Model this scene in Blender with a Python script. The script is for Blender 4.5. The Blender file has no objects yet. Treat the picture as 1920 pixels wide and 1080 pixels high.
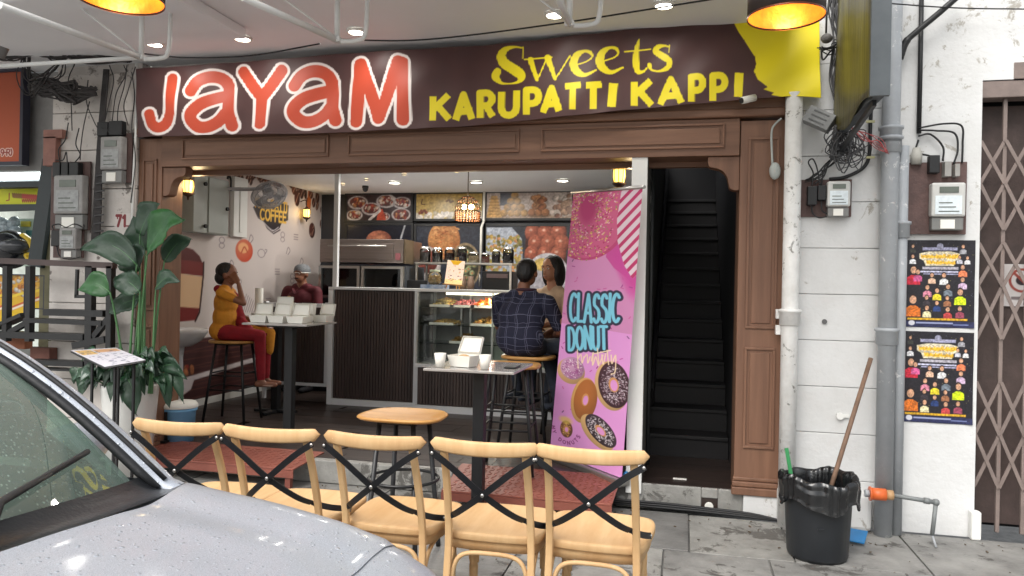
import bpy, bmesh, math, random
import numpy as np
from mathutils import Vector, Matrix

random.seed(7); np.random.seed(7)
SC = bpy.context.scene
COL = SC.collection
R = math.radians

# ------------------------------------------------------------------ camera
EYE = 1.45; FOC = 1390.0; YAW = R(13.03); ROLL = math.atan(0.02)
cam_d = bpy.data.cameras.new('camera'); cam = bpy.data.objects.new('camera', cam_d); COL.objects.link(cam)
cam_d.sensor_width = 36; cam_d.lens = 36 * FOC / 1920; cam_d.clip_start = 0.05; cam_d.clip_end = 400
cam.matrix_world = (Matrix.Translation((0, 0, EYE)) @ Matrix.Rotation(YAW, 4, 'Z') @
                    Matrix.Rotation(R(90), 4, 'X') @ Matrix.Rotation(ROLL, 4, 'Z'))
SC.camera = cam

# ------------------------------------------------------------------ light
world = bpy.data.worlds.new('World'); SC.world = world; world.use_nodes = True
wn = world.node_tree.nodes; wl = world.node_tree.links
bg = wn['Background']
sky = wn.new('ShaderNodeTexSky'); sky.sky_type = 'NISHITA'; sky.sun_disc = False
SUN_EL, SUN_AZ = R(52), R(205)
sky.sun_elevation = SUN_EL; sky.sun_rotation = SUN_AZ
sky.air_density = 1.6; sky.dust_density = 4.0; sky.ozone_density = 0.6
hs = wn.new('ShaderNodeHueSaturation'); hs.inputs['Saturation'].default_value = 0.25
wl.new(sky.outputs[0], hs.inputs['Color']); wl.new(hs.outputs[0], bg.inputs['Color'])
bg.inputs['Strength'].default_value = 0.15
sun_d = bpy.data.lights.new('sun', 'SUN'); sun_d.energy = 1.5; sun_d.angle = R(40); sun_d.color = (1, .97, .93)
sun = bpy.data.objects.new('sun', sun_d); COL.objects.link(sun)
sd = Vector((math.sin(SUN_AZ) * math.cos(SUN_EL), math.cos(SUN_AZ) * math.cos(SUN_EL), math.sin(SUN_EL)))
sun.rotation_euler = sd.to_track_quat('Z', 'Y').to_euler(); sun.location = (0, -6, 12)
SC.view_settings.view_transform = 'Standard'; SC.view_settings.look = 'None'
SC.view_settings.exposure = 0.66; SC.view_settings.gamma = 1.0; SC.view_settings.use_curve_mapping = False
SC.render.engine = 'CYCLES'
SC.cycles.use_denoising = True
SC.cycles.max_bounces = 8; SC.cycles.diffuse_bounces = 4; SC.cycles.glossy_bounces = 4
SC.cycles.transparent_max_bounces = 12; SC.cycles.sample_clamp_indirect = 6
SC.cycles.use_adaptive_sampling = True; SC.cycles.adaptive_threshold = 0.02

# ------------------------------------------------------------------ photo pixel -> place
_c, _s = math.cos(-YAW), math.sin(-YAW)
def at(px, py, Y=None, z=None, X=None):
    """the point of the plane Y=, z= or X= that the photograph shows at a pixel"""
    a, b = px - 960, py - 540; n = 1.0004
    u = (a + .02 * b) / n; v = (b - .02 * a) / n
    r, up = u / FOC, -v / FOC
    d = (_s + r * _c, _c - r * _s, up)
    k = Y / d[1] if Y is not None else (X / d[0] if X is not None else (z - EYE) / d[2])
    return Vector((d[0] * k, d[1] * k, EYE + d[2] * k))

# ------------------------------------------------------------------ colour and materials
def lin(c):
    c = np.asarray(c, float) / 255.
    return np.where(c <= .04045, c / 12.92, ((c + .055) / 1.055) ** 2.4)
MATS = {}
SPECK = {}
def M(name, col, rough=.6, metal=0., var=.10, scale=6., bump=0., bscale=60., spec=.5, coat=0., emit=None, estr=0.,
      col2=None, stretch=None, detail=6., trans=0., orand=0.):
    """noise-varied principled surface; col is the surface's own colour in sRGB 0-255"""
    if name in MATS: return MATS[name]
    m = bpy.data.materials.new(name); m.use_nodes = True
    nt = m.node_tree; N = nt.nodes; L = nt.links; b = N['Principled BSDF']
    c = lin(col)
    tc = N.new('ShaderNodeTexCoord'); mp = N.new('ShaderNodeMapping'); L.new(tc.outputs['Object'], mp.inputs[0])
    if stretch: mp.inputs['Scale'].default_value = stretch
    if orand:   # every piece of timber shows its own stretch of grain
        oi = N.new('ShaderNodeObjectInfo'); vm = N.new('ShaderNodeVectorMath'); vm.operation = 'SCALE'; vm.inputs[0].default_value = (7, 5, 9); L.new(oi.outputs['Random'], vm.inputs['Scale']); L.new(vm.outputs[0], mp.inputs['Location'])
    nz = N.new('ShaderNodeTexNoise'); nz.inputs['Scale'].default_value = scale; nz.inputs['Detail'].default_value = detail
    nz.inputs['Roughness'].default_value = .65
    L.new(mp.outputs[0], nz.inputs['Vector'])
    rp = N.new('ShaderNodeValToRGB'); rp.color_ramp.elements[0].position = .3; rp.color_ramp.elements[1].position = .7
    c2 = lin(col2) if col2 is not None else c * (1 - 2 * var)
    rp.color_ramp.elements[0].color = (*np.clip(c2, 0, 1), 1)
    rp.color_ramp.elements[1].color = (*np.clip(c * (1 + (var if col2 is None else 0)), 0, 1), 1)
    L.new(nz.outputs['Fac'], rp.inputs[0]); L.new(rp.outputs[0], b.inputs['Base Color'])
    if orand:
        hv = N.new('ShaderNodeHueSaturation'); mr_ = N.new('ShaderNodeMapRange'); mr_.inputs['To Min'].default_value = 1 - orand; mr_.inputs['To Max'].default_value = 1 + orand
        L.new(oi.outputs['Random'], mr_.inputs['Value']); L.new(mr_.outputs[0], hv.inputs['Value']); L.new(rp.outputs[0], hv.inputs['Color']); L.new(hv.outputs[0], b.inputs['Base Color'])
    if SPECK.get(name):   # chips and smears of their own shape
        amt, dcol, sc1 = SPECK[name]
        n3 = N.new('ShaderNodeTexNoise'); n3.inputs['Scale'].default_value = sc1; n3.inputs['Detail'].default_value = 12; n3.inputs['Roughness'].default_value = .72; n3.inputs['Distortion'].default_value = .6
        L.new(tc.outputs['Object'], n3.inputs['Vector'])
        n4 = N.new('ShaderNodeTexNoise'); n4.inputs['Scale'].default_value = 1.1; n4.inputs['Detail'].default_value = 3; L.new(tc.outputs['Object'], n4.inputs['Vector'])
        ad = N.new('ShaderNodeMath'); ad.operation = 'MULTIPLY_ADD'; ad.inputs[1].default_value = .45; L.new(n4.outputs['Fac'], ad.inputs[0]); L.new(n3.outputs['Fac'], ad.inputs[2])
        r3 = N.new('ShaderNodeValToRGB'); r3.color_ramp.elements[0].position = .93 - amt; r3.color_ramp.elements[1].position = .97 - amt; L.new(ad.outputs[0], r3.inputs[0])
        mx3 = N.new('ShaderNodeMix'); mx3.data_type = 'RGBA'; L.new(r3.outputs[0], mx3.inputs[0]); L.new(rp.outputs[0], mx3.inputs[6]); mx3.inputs[7].default_value = (*lin(dcol), 1); L.new(mx3.outputs[2], b.inputs['Base Color'])
    b.inputs['Roughness'].default_value = rough; b.inputs['Metallic'].default_value = metal
    b.inputs['Specular IOR Level'].default_value = spec; b.inputs['Coat Weight'].default_value = coat
    b.inputs['Coat Roughness'].default_value = .05
    if trans: b.inputs['Transmission Weight'].default_value = trans
    if bump:
        n2 = N.new('ShaderNodeTexNoise'); n2.inputs['Scale'].default_value = bscale; n2.inputs['Detail'].default_value = 4
        L.new(mp.outputs[0], n2.inputs['Vector'])
        bp = N.new('ShaderNodeBump'); bp.inputs['Strength'].default_value = bump; bp.inputs['Distance'].default_value = .01
        L.new(n2.outputs['Fac'], bp.inputs['Height']); L.new(bp.outputs[0], b.inputs['Normal'])
    if emit is not None:
        b.inputs['Emission Color'].default_value = (*lin(emit), 1); b.inputs['Emission Strength'].default_value = estr
    MATS[name] = m
    return m
def M_emit(name, col, strength):
    if name in MATS: return MATS[name]
    m = bpy.data.materials.new(name); m.use_nodes = True
    b = m.node_tree.nodes['Principled BSDF']; b.inputs['Base Color'].default_value = (*lin(col), 1)
    b.inputs['Emission Color'].default_value = (*lin(col), 1); b.inputs['Emission Strength'].default_value = strength
    MATS[name] = m; return m
def M_glass(name, tint=(235, 240, 240), refl=1.0, rough=.02, drops=0., refl_haze=0.):
    if name in MATS: return MATS[name]
    m = bpy.data.materials.new(name); m.use_nodes = True
    nt = m.node_tree; N = nt.nodes; L = nt.links; N.remove(N['Principled BSDF'])
    out = N['Material Output']; tr = N.new('ShaderNodeBsdfTransparent'); tr.inputs[0].default_value = (*lin(tint), 1)
    gl = N.new('ShaderNodeBsdfGlossy'); gl.inputs['Roughness'].default_value = rough
    fr = N.new('ShaderNodeFresnel'); fr.inputs[0].default_value = 1.5
    mu = N.new('ShaderNodeMath'); mu.operation = 'MULTIPLY'; mu.inputs[1].default_value = refl; mu.use_clamp = True
    mx = N.new('ShaderNodeMixShader'); L.new(fr.outputs[0], mu.inputs[0]); L.new(mu.outputs[0], mx.inputs[0])
    L.new(tr.outputs[0], mx.inputs[1]); L.new(gl.outputs[0], mx.inputs[2]); last = mx
    if drops or refl_haze:
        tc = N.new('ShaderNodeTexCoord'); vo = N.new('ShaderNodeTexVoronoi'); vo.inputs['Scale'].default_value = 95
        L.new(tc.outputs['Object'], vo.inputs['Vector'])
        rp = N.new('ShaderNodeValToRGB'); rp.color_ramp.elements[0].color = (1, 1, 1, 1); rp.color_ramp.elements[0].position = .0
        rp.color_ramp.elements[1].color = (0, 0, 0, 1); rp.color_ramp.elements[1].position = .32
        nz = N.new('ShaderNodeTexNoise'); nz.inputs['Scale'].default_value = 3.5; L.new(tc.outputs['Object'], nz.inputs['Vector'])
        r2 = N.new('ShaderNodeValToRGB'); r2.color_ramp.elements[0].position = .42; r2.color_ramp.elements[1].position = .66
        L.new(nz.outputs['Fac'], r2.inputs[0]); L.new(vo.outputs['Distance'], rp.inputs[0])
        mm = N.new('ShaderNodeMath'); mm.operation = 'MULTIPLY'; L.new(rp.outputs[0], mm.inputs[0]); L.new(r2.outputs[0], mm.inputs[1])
        m2 = N.new('ShaderNodeMath'); m2.operation = 'MULTIPLY_ADD'; L.new(mm.outputs[0], m2.inputs[0]); m2.inputs[1].default_value = drops; m2.inputs[2].default_value = refl_haze
        df = N.new('ShaderNodeBsdfDiffuse'); df.inputs[0].default_value = (.50, .66, .56, 1)  # pale green of the rain drops and of the painted reflection
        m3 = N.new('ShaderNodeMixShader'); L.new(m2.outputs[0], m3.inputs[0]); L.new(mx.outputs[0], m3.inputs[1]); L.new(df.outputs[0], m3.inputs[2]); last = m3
    L.new(last.outputs[0], out.inputs['Surface']); MATS[name] = m; return m
def M_print(name, rough=.45, emit=0., bump=.0, bscale=300, spec=.4):
    """printed surface: ink colours come from the mesh's own colour attribute"""
    if name in MATS: return MATS[name]
    m = bpy.data.materials.new(name); m.use_nodes = True
    nt = m.node_tree; N = nt.nodes; L = nt.links; b = N['Principled BSDF']
    a = N.new('ShaderNodeAttribute'); a.attribute_name = 'ink'
    L.new(a.outputs['Color'], b.inputs['Base Color']); b.inputs['Roughness'].default_value = rough
    b.inputs['Specular IOR Level'].default_value = spec
    if emit: L.new(a.outputs['Color'], b.inputs['Emission Color']); b.inputs['Emission Strength'].default_value = emit
    if bump:
        tc = N.new('ShaderNodeTexCoord'); n2 = N.new('ShaderNodeTexNoise'); n2.inputs['Scale'].default_value = bscale
        L.new(tc.outputs['Object'], n2.inputs['Vector'])
        bp = N.new('ShaderNodeBump'); bp.inputs['Strength'].default_value = bump; bp.inputs['Distance'].default_value = .01
        L.new(n2.outputs['Fac'], bp.inputs['Height']); L.new(bp.outputs[0], b.inputs['Normal'])
    MATS[name] = m; return m

# ------------------------------------------------------------------ mesh builder
def catmull(pts, n=8):
    P = [Vector(p) for p in pts]
    if len(P) < 3: return P
    P = [P[0] * 2 - P[1]] + P + [P[-1] * 2 - P[-2]]
    out = []
    for i in range(1, len(P) - 2):
        a, b, c, d = P[i - 1:i + 3]
        for k in range(n):
            t = k / n
            out.append(.5 * ((2 * b) + (c - a) * t + (2 * a - 5 * b + 4 * c - d) * t * t + (3 * b - a - 3 * c + d) * t ** 3))
    out.append(P[-2]); return out
class MB:
    def __init__(s): s.v = []; s.f = []; s.mi = []; s.sm = []; s.cur = 0
    def add(s, vs, fs, smooth=False):
        o = len(s.v); s.v += [tuple(p) for p in vs]
        for f in fs: s.f.append([i + o for i in f]); s.mi.append(s.cur); s.sm.append(smooth)
        return s
    def mat(s, i): s.cur = i; return s
    def box(s, a, b, T=None):
        x0, y0, z0 = (min(a[i], b[i]) for i in range(3)); x1, y1, z1 = (max(a[i], b[i]) for i in range(3))
        vs = [Vector(p) for p in ((x0, y0, z0), (x1, y0, z0), (x1, y1, z0), (x0, y1, z0), (x0, y0, z1), (x1, y0, z1), (x1, y1, z1), (x0, y1, z1))]
        if T is not None: vs = [T @ p for p in vs]
        return s.add(vs, [(0, 3, 2, 1), (4, 5, 6, 7), (0, 1, 5, 4), (1, 2, 6, 5), (2, 3, 7, 6), (3, 0, 4, 7)])
    def cbox(s, c, sz, T=None):
        return s.box([c[i] - sz[i] / 2 for i in range(3)], [c[i] + sz[i] / 2 for i in range(3)], T)
    def bar(s, p0, p1, w, d, up=(0, 0, 1), w1=None, d1=None):
        """rectangular bar from p0 to p1, w across, d along 'up'"""
        p0, p1 = Vector(p0), Vector(p1); t = (p1 - p0).normalized(); up = Vector(up)
        if abs(t.dot(up)) > .98: up = Vector((0, 1, 0))
        a = t.cross(up).normalized(); b = a.cross(t).normalized()
        w1 = w if w1 is None else w1; d1 = d if d1 is None else d1
        vs = []
        for p, ww, dd in ((p0, w, d), (p1, w1, d1)):
            vs += [p - a * ww / 2 - b * dd / 2, p + a * ww / 2 - b * dd / 2, p + a * ww / 2 + b * dd / 2, p - a * ww / 2 + b * dd / 2]
        return s.add(vs, [(0, 1, 2, 3), (7, 6, 5, 4), (0, 4, 5, 1), (1, 5, 6, 2), (2, 6, 7, 3), (3, 7, 4, 0)])
    def tube(s, pts, r, n=8, cap=True, closed=False, flat=None):
        P = [Vector(p) for p in pts]; m = len(P)
        rr = [r] * m if not hasattr(r, '__len__') else list(r)
        if m < 2: return s
        vs = []; fs = []; a = None
        for i in range(m):
            if closed: t = (P[(i + 1) % m] - P[i - 1])
            else: t = P[min(i + 1, m - 1)] - P[max(i - 1, 0)]
            if t.length < 1e-9: t = Vector((0, 0, 1))
            t.normalize()
            if a is None:
                u = Vector((0, 0, 1)) if abs(t.z) < .9 else Vector((0, 1, 0))
                a = t.cross(u).normalized()
            else:
                a = a - t * a.dot(t)
                a = a.normalized() if a.length > 1e-6 else t.orthogonal().normalized()
            b = t.cross(a)
            for k in range(n):
                q = 2 * math.pi * k / n
                vs.append(P[i] + (a * math.cos(q) + b * math.sin(q) * (flat or 1)) * rr[i])
        for i in range(m if closed else m - 1):
            j = (i + 1) % m
            for k in range(n): fs.append((i * n + k, i * n + (k + 1) % n, j * n + (k + 1) % n, j * n + k))
        s.add(vs, fs, True)
        if cap and not closed:
            o = len(s.v) - len(vs)
            s.f.append([o + k for k in reversed(range(n))]); s.mi.append(s.cur); s.sm.append(False)
            s.f.append([o + (m - 1) * n + k for k in range(n)]); s.mi.append(s.cur); s.sm.append(False)
        return s
    def cyl(s, p0, p1, r0, r1=None, n=16, cap=True):
        return s.tube([p0, p1], [r0, r0 if r1 is None else r1], n, cap)
    def lathe(s, prof, c=(0, 0, 0), n=24, T=None, arc=None, sx=1, sy=1):
        """prof: list of (radius, z)"""
        vs = []; fs = []; m = len(prof); c = Vector(c)
        for r, z in prof:
            for k in range(n):
                q = 2 * math.pi * k / n
                p = Vector((r * math.cos(q) * sx, r * math.sin(q) * sy, z))
                if T is not None: p = T @ p
                vs.append(p + c)
        for i in range(m - 1):
            for k in range(n): fs.append((i * n + k, i * n + (k + 1) % n, (i + 1) * n + (k + 1) % n, (i + 1) * n + k))
        return s.add(vs, fs, True)
    def ball(s, c, r, n=12, m=8, T=None):
        rx, ry, rz = (r, r, r) if not hasattr(r, '__len__') else r
        vs = []; fs = []
        for i in range(m + 1):
            th = math.pi * i / m
            for k in range(n):
                q = 2 * math.pi * k / n
                p = Vector((rx * math.sin(th) * math.cos(q), ry * math.sin(th) * math.sin(q), rz * math.cos(th)))
                if T is not None: p = T @ p
                vs.append(p + Vector(c))
        for i in range(m):
            for k in range(n): fs.append((i * n + k, (i + 1) * n + k, (i + 1) * n + (k + 1) % n, i * n + (k + 1) % n))
        return s.add(vs, fs, True)
    def prism(s, poly, axis='y', a=0, b=.02):
        """outline in the two other axes, swept from a to b along axis"""
        n = len(poly)
        def P(p, t): return {'y': (p[0], t, p[1]), 'x': (t, p[0], p[1]), 'z': (p[0], p[1], t)}[axis]
        vs = [P(p, a) for p in poly] + [P(p, b) for p in poly]
        fs = [tuple(range(n)), tuple(reversed(range(n, 2 * n)))] + [(i, i + n, (i + 1) % n + n, (i + 1) % n) for i in range(n)]
        return s.add(vs, fs)
    def grid(s, fn, nu, nv, smooth=True):
        vs = [fn(i / nu, j / nv) for j in range(nv + 1) for i in range(nu + 1)]
        fs = [(j * (nu + 1) + i, j * (nu + 1) + i + 1, (j + 1) * (nu + 1) + i + 1, (j + 1) * (nu + 1) + i) for j in range(nv) for i in range(nu)]
        return s.add(vs, fs, smooth)
    def build(s, name, mats, parent=None, bev=0., loc=None, solid=0., fixn=True):
        me = bpy.data.meshes.new(name)
        V = np.array(s.v, float)
        if parent is not None: org = np.array(wloc(parent))
        elif loc is not None: org = np.array(loc, float)
        else:
            org = (V.min(0) + V.max(0)) / 2; org[2] = V[:, 2].min()
        me.from_pydata([tuple(p) for p in (V - org)], [], s.f)
        if not isinstance(mats, (list, tuple)): mats = [mats]
        for m in mats: me.materials.append(m)
        me.polygons.foreach_set('material_index', s.mi); me.polygons.foreach_set('use_smooth', s.sm)
        if fixn:
            bm = bmesh.new(); bm.from_mesh(me); bmesh.ops.recalc_face_normals(bm, faces=bm.faces); bm.to_mesh(me); bm.free()
        me.update()
        o = bpy.data.objects.new(name, me); COL.objects.link(o)
        if parent is not None: o.parent = parent
        else: o.location = org
        if bev:
            md = o.modifiers.new('bev', 'BEVEL'); md.width = bev; md.segments = 2; md.limit_method = 'ANGLE'; md.angle_limit = R(40)
        if solid:
            md = o.modifiers.new('sol', 'SOLIDIFY'); md.thickness = solid
        return o
def wloc(o):
    p = Vector((0, 0, 0))
    while o is not None: p = p + o.location; o = o.parent
    return p
def tag(o, label=None, cat=None, group=None, kind=None):
    if label: o['label'] = label
    if cat: o['category'] = cat
    if group: o['group'] = group
    if kind: o['kind'] = kind
    return o
def thing(name, loc, label, cat, group=None, rot=0, kind=None):
    o = bpy.data.objects.new(name, None); COL.objects.link(o); o.location = loc; o.rotation_euler = (0, 0, rot)
    o.empty_display_size = .1
    return tag(o, label, cat, group, kind)
def copy_tree(o, parent=None):
    kids = [c for c in bpy.data.objects if c.parent == o]
    c = o.copy(); COL.objects.link(c); c.parent = parent
    for k in kids: copy_tree(k, c)
    return c
def S(name, mb, mat, **k):
    return tag(mb.build(name, mat, **k), kind='structure')

# ------------------------------------------------------------------ ink: flat prints as colour on a fine mesh
class Canvas:
    def __init__(s, w, h, res, bg=(255, 255, 255)):
        s.w, s.h, s.res = w, h, res
        s.nx, s.ny = max(2, int(w * res)) + 1, max(2, int(h * res)) + 1
        s.I = np.ones((s.ny, s.nx, 3)) * np.array(bg, float)
        s.xs = np.linspace(0, w, s.nx); s.ys = np.linspace(0, h, s.ny); s.px = 1. / res
    def win(s, x0, y0, x1, y1):
        i0 = max(0, int(x0 / s.w * (s.nx - 1)) - 1); i1 = min(s.nx, int(x1 / s.w * (s.nx - 1)) + 3)
        j0 = max(0, int(y0 / s.h * (s.ny - 1)) - 1); j1 = min(s.ny, int(y1 / s.h * (s.ny - 1)) + 3)
        if i1 <= i0 or j1 <= j0: return None
        X, Y = np.meshgrid(s.xs[i0:i1], s.ys[j0:j1]); return (slice(j0, j1), slice(i0, i1)), X, Y
    def blend(s, sl, cov, col, al=1.):
        cov = np.clip(cov, 0, 1)[..., None] * al
        c = np.asarray(col, float)
        s.I[sl] = s.I[sl] * (1 - cov) + c * cov
    def stroke(s, pts, r, col, al=1., butt=False):
        pts = [tuple(p) for p in pts]
        rr = [r] * len(pts) if not hasattr(r, '__len__') else list(r)
        P = np.array([p[:2] for p in pts], float); m = max(rr) + 2 * s.px
        w = s.win(P[:, 0].min() - m, P[:, 1].min() - m, P[:, 0].max() + m, P[:, 1].max() + m)
        if w is None: return
        sl, X, Y = w; D = np.full(X.shape, 1e9)
        for i in range(max(1, len(P) - 1)):
            a = P[i]; b = P[min(i + 1, len(P) - 1)]; d = b - a; L2 = max(1e-12, d @ d); L = math.sqrt(L2)
            t0 = ((X - a[0]) * d[0] + (Y - a[1]) * d[1]) / L2; t = np.clip(t0, 0, 1)
            ra = rr[i] + (rr[min(i + 1, len(P) - 1)] - rr[i]) * t
            q = np.hypot(X - a[0] - d[0] * t, Y - a[1] - d[1] * t) - ra
            if butt:
                e = np.maximum(-t0, t0 - 1) * L
                lat = np.abs((X - a[0]) * d[1] - (Y - a[1]) * d[0]) / L - ra
                bb = np.maximum(lat, e)
                if (i == 0 or i == len(P) - 2): q = np.where(((i == 0) & (t0 < 0)) | ((i == len(P) - 2) & (t0 > 1)), bb, q)
            D = np.minimum(D, q)
        s.blend(sl, .5 - D / s.px, col, al)
    def curve(s, pts, r, col, al=1., n=6):
        if hasattr(r, '__len__'):
            q = catmull([(p[0], p[1], rr) for p, rr in zip(pts, r)], n)
            s.stroke([(a.x, a.y) for a in q], [max(.0001, a.z) for a in q], col, al)
        else:
            q = catmull([(p[0], p[1], 0) for p in pts], n); s.stroke([(a.x, a.y) for a in q], r, col, al)
    def ell(s, cx, cy, rx, ry, col, rot=0., al=1., soft=0., shade=None, hole=0):
        m = max(rx, ry) * 1.1 + soft; w = s.win(cx - m, cy - m, cx + m, cy + m)
        if w is None: return
        sl, X, Y = w; c, q = math.cos(rot), math.sin(rot)
        u = ((X - cx) * c + (Y - cy) * q) / rx; v = (-(X - cx) * q + (Y - cy) * c) / ry
        d = (np.hypot(u, v) - 1) * min(rx, ry)
        cov = .5 - d / max(s.px, soft)
        if hole: cov = np.minimum(np.clip(cov, 0, 1), .5 + (np.hypot(u, v) - hole) * min(rx, ry) / s.px)
        if shade is not None:
            k = np.clip(1 - ((u + .35) ** 2 + (v + .4) ** 2) / 2.6, 0, 1)[..., None]
            col = np.asarray(shade, float) * (1 - k) + np.asarray(col, float) * k
        s.blend(sl, cov, col, al)
    def poly(s, pts, col, al=1.):
        P = np.array(pts, float)
        w = s.win(P[:, 0].min(), P[:, 1].min(), P[:, 0].max(), P[:, 1].max())
        if w is None: return
        sl, X, Y = w; ins = np.zeros(X.shape, bool); D = np.full(X.shape, 1e9)
        for i in range(len(P)):
            a, b = P[i], P[(i + 1) % len(P)]
            if a[1] != b[1]:
                c = ((a[1] > Y) != (b[1] > Y)) & (X < (b[0] - a[0]) * (Y - a[1]) / (b[1] - a[1]) + a[0]); ins ^= c
            d = b - a; t = np.clip(((X - a[0]) * d[0] + (Y - a[1]) * d[1]) / max(1e-12, d @ d), 0, 1)
            D = np.minimum(D, np.hypot(X - a[0] - d[0] * t, Y - a[1] - d[1] * t))
        s.blend(sl, .5 + np.where(ins, D, -D) / s.px, col, al)
    def rect(s, x0, y0, x1, y1, col, al=1.): s.poly([(x0, y0), (x1, y0), (x1, y1), (x0, y1)], col, al)
    def grain(s, amp, cells=0):
        if cells:
            g = np.random.rand(int(s.h * cells) + 3, int(s.w * cells) + 3)
            yi = s.ys * cells; xi = s.xs * cells; y0 = yi.astype(int); x0 = xi.astype(int); fy = (yi - y0)[:, None]; fx = (xi - x0)[None]
            g = (g[y0][:, x0] * (1 - fy) * (1 - fx) + g[y0 + 1][:, x0] * fy * (1 - fx) + g[y0][:, x0 + 1] * (1 - fy) * fx + g[y0 + 1][:, x0 + 1] * fy * fx)
        else: g = np.random.rand(s.ny, s.nx)
        s.I *= (1 + amp * (g[..., None] - .5) * 2)
    def build(s, name, mat, fn, parent=None, loc=None):
        """fn(X, Y) -> x, y, z arrays for canvas coordinates"""
        X, Y = np.meshgrid(s.xs, s.ys); x, y, z = fn(X, Y)
        V = np.stack([np.broadcast_to(q, X.shape) for q in (x, y, z)], -1).reshape(-1, 3).astype(float)
        if parent is not None: org = np.array(wloc(parent))
        elif loc is not None: org = np.array(loc)
        else: org = (V.min(0) + V.max(0)) / 2; org[2] = V[:, 2].min()
        idx = np.arange(s.nx * s.ny).reshape(s.ny, s.nx)
        q = np.stack([idx[1:, :-1], idx[1:, 1:], idx[:-1, 1:], idx[:-1, :-1]], -1).reshape(-1, 4)
        me = bpy.data.meshes.new(name); me.vertices.add(len(V)); me.vertices.foreach_set('co', (V - org).ravel())
        me.loops.add(q.size); me.loops.foreach_set('vertex_index', q.ravel().astype(np.int32))
        me.polygons.add(len(q)); me.polygons.foreach_set('loop_start', (np.arange(len(q)) * 4).astype(np.int32))
        me.polygons.foreach_set('use_smooth', np.ones(len(q), bool))
        me.update(calc_edges=True)
        ca = me.color_attributes.new('ink', 'FLOAT_COLOR', 'POINT')
        C = np.ones((len(V), 4)); C[:, :3] = lin(np.clip(s.I, 0, 255)).reshape(-1, 3); ca.data.foreach_set('color', C.ravel())
        me.materials.append(mat); o = bpy.data.objects.new(name, me); COL.objects.link(o)
        if parent is not None: o.parent = parent
        else: o.location = org
        return o
# stroke alphabet: each glyph (width, [polylines]) in a box 0..w x 0..1, y up
def _arc(cx, cy, rx, ry, a0, a1, n=8):
    return [(cx + rx * math.cos(R(a0 + (a1 - a0) * i / n)), cy + ry * math.sin(R(a0 + (a1 - a0) * i / n))) for i in range(n + 1)]
G = {
 'A': (.8, [[(0, 0), (.4, 1), (.8, 0)], [(.14, .33), (.66, .33)]]), 'B': (.65, [[(0, 0), (0, 1)] + _arc(.35, .76, .28, .24, 90, -90) + [(0, .52)] + _arc(.35, .26, .3, .26, 90, -90) + [(0, 0)]]),
 'C': (.7, [_arc(.4, .5, .4, .5, 50, 310, 12)]), 'D': (.7, [[(0, 0), (0, 1)] + _arc(.25, .5, .43, .5, 90, -90, 10) + [(0, 0)]]),
 'E': (.55, [[(.55, 1), (0, 1), (0, 0), (.55, 0)], [(0, .52), (.48, .52)]]), 'F': (.55, [[(.55, 1), (0, 1), (0, 0)], [(0, .52), (.48, .52)]]),
 'G': (.75, [_arc(.4, .5, .4, .5, 50, 320, 12) + [(.72, .45), (.45, .45)]]), 'H': (.65, [[(0, 0), (0, 1)], [(.65, 0), (.65, 1)], [(0, .5), (.65, .5)]]),
 'I': (.1, [[(.05, 0), (.05, 1)]]), 'J': (.5, [[(.5, 1), (.5, .25)] + _arc(.25, .25, .25, .25, 0, -180, 6)]),
 'K': (.65, [[(0, 0), (0, 1)], [(.62, 1), (.02, .45)], [(.2, .58), (.66, 0)]]), 'L': (.5, [[(0, 1), (0, 0), (.5, 0)]]),
 'M': (.85, [[(0, 0), (.05, 1), (.42, .3), (.8, 1), (.85, 0)]]), 'N': (.7, [[(0, 0), (0, 1), (.7, 0), (.7, 1)]]),
 'O': (.8, [_arc(.4, .5, .4, .5, 0, 360, 16)]), 'P': (.6, [[(0, 0), (0, 1)] + _arc(.3, .72, .3, .28, 90, -90) + [(0, .44)]]),
 'Q': (.8, [_arc(.4, .5, .4, .5, 0, 360, 16), [(.5, .25), (.8, -.05)]]), 'R': (.65, [[(0, 0), (0, 1)] + _arc(.3, .74, .3, .26, 90, -90) + [(0, .48)], [(.3, .48), (.65, 0)]]),
 'S': (.6, [_arc(.3, .75, .28, .25, 30, 240, 8)[:-1] + _arc(.3, .25, .3, .26, 80, -150, 8)]), 'T': (.7, [[(0, 1), (.7, 1)], [(.35, 1), (.35, 0)]]),
 'U': (.65, [[(0, 1), (0, .33)] + _arc(.325, .33, .325, .33, 180, 360, 8) + [(.65, 1)]]), 'V': (.7, [[(0, 1), (.35, 0), (.7, 1)]]),
 'W': (1., [[(0, 1), (.25, 0), (.5, .8), (.75, 0), (1, 1)]]), 'X': (.65, [[(0, 0), (.65, 1)], [(0, 1), (.65, 0)]]), 'Y': (.7, [[(0, 1), (.35, .45), (.7, 1)], [(.35, .45), (.35, 0)]]),
 'Z': (.6, [[(0, 1), (.6, 1), (0, 0), (.6, 0)]]), '7': (.55, [[(0, 1), (.55, 1), (.2, 0)]]), '1': (.35, [[(0, .8), (.2, 1), (.2, 0)]]), '9': (.55, [_arc(.28, .7, .27, .3, 0, 360, 12), [(.55, .7), (.5, .3), (.25, 0)]]),
 '-': (.4, [[(0, .5), (.4, .5)]]), ')': (.25, [_arc(-.1, .5, .35, .6, 60, -60, 6)]), '&': (.6, [[(.6, 0), (.1, .7), (.2, 1), (.4, .9), (.1, .3), (.2, 0), (.55, .4)]]), '.': (.1, [[(.05, .0), (.05, .03)]]),
}
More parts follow.
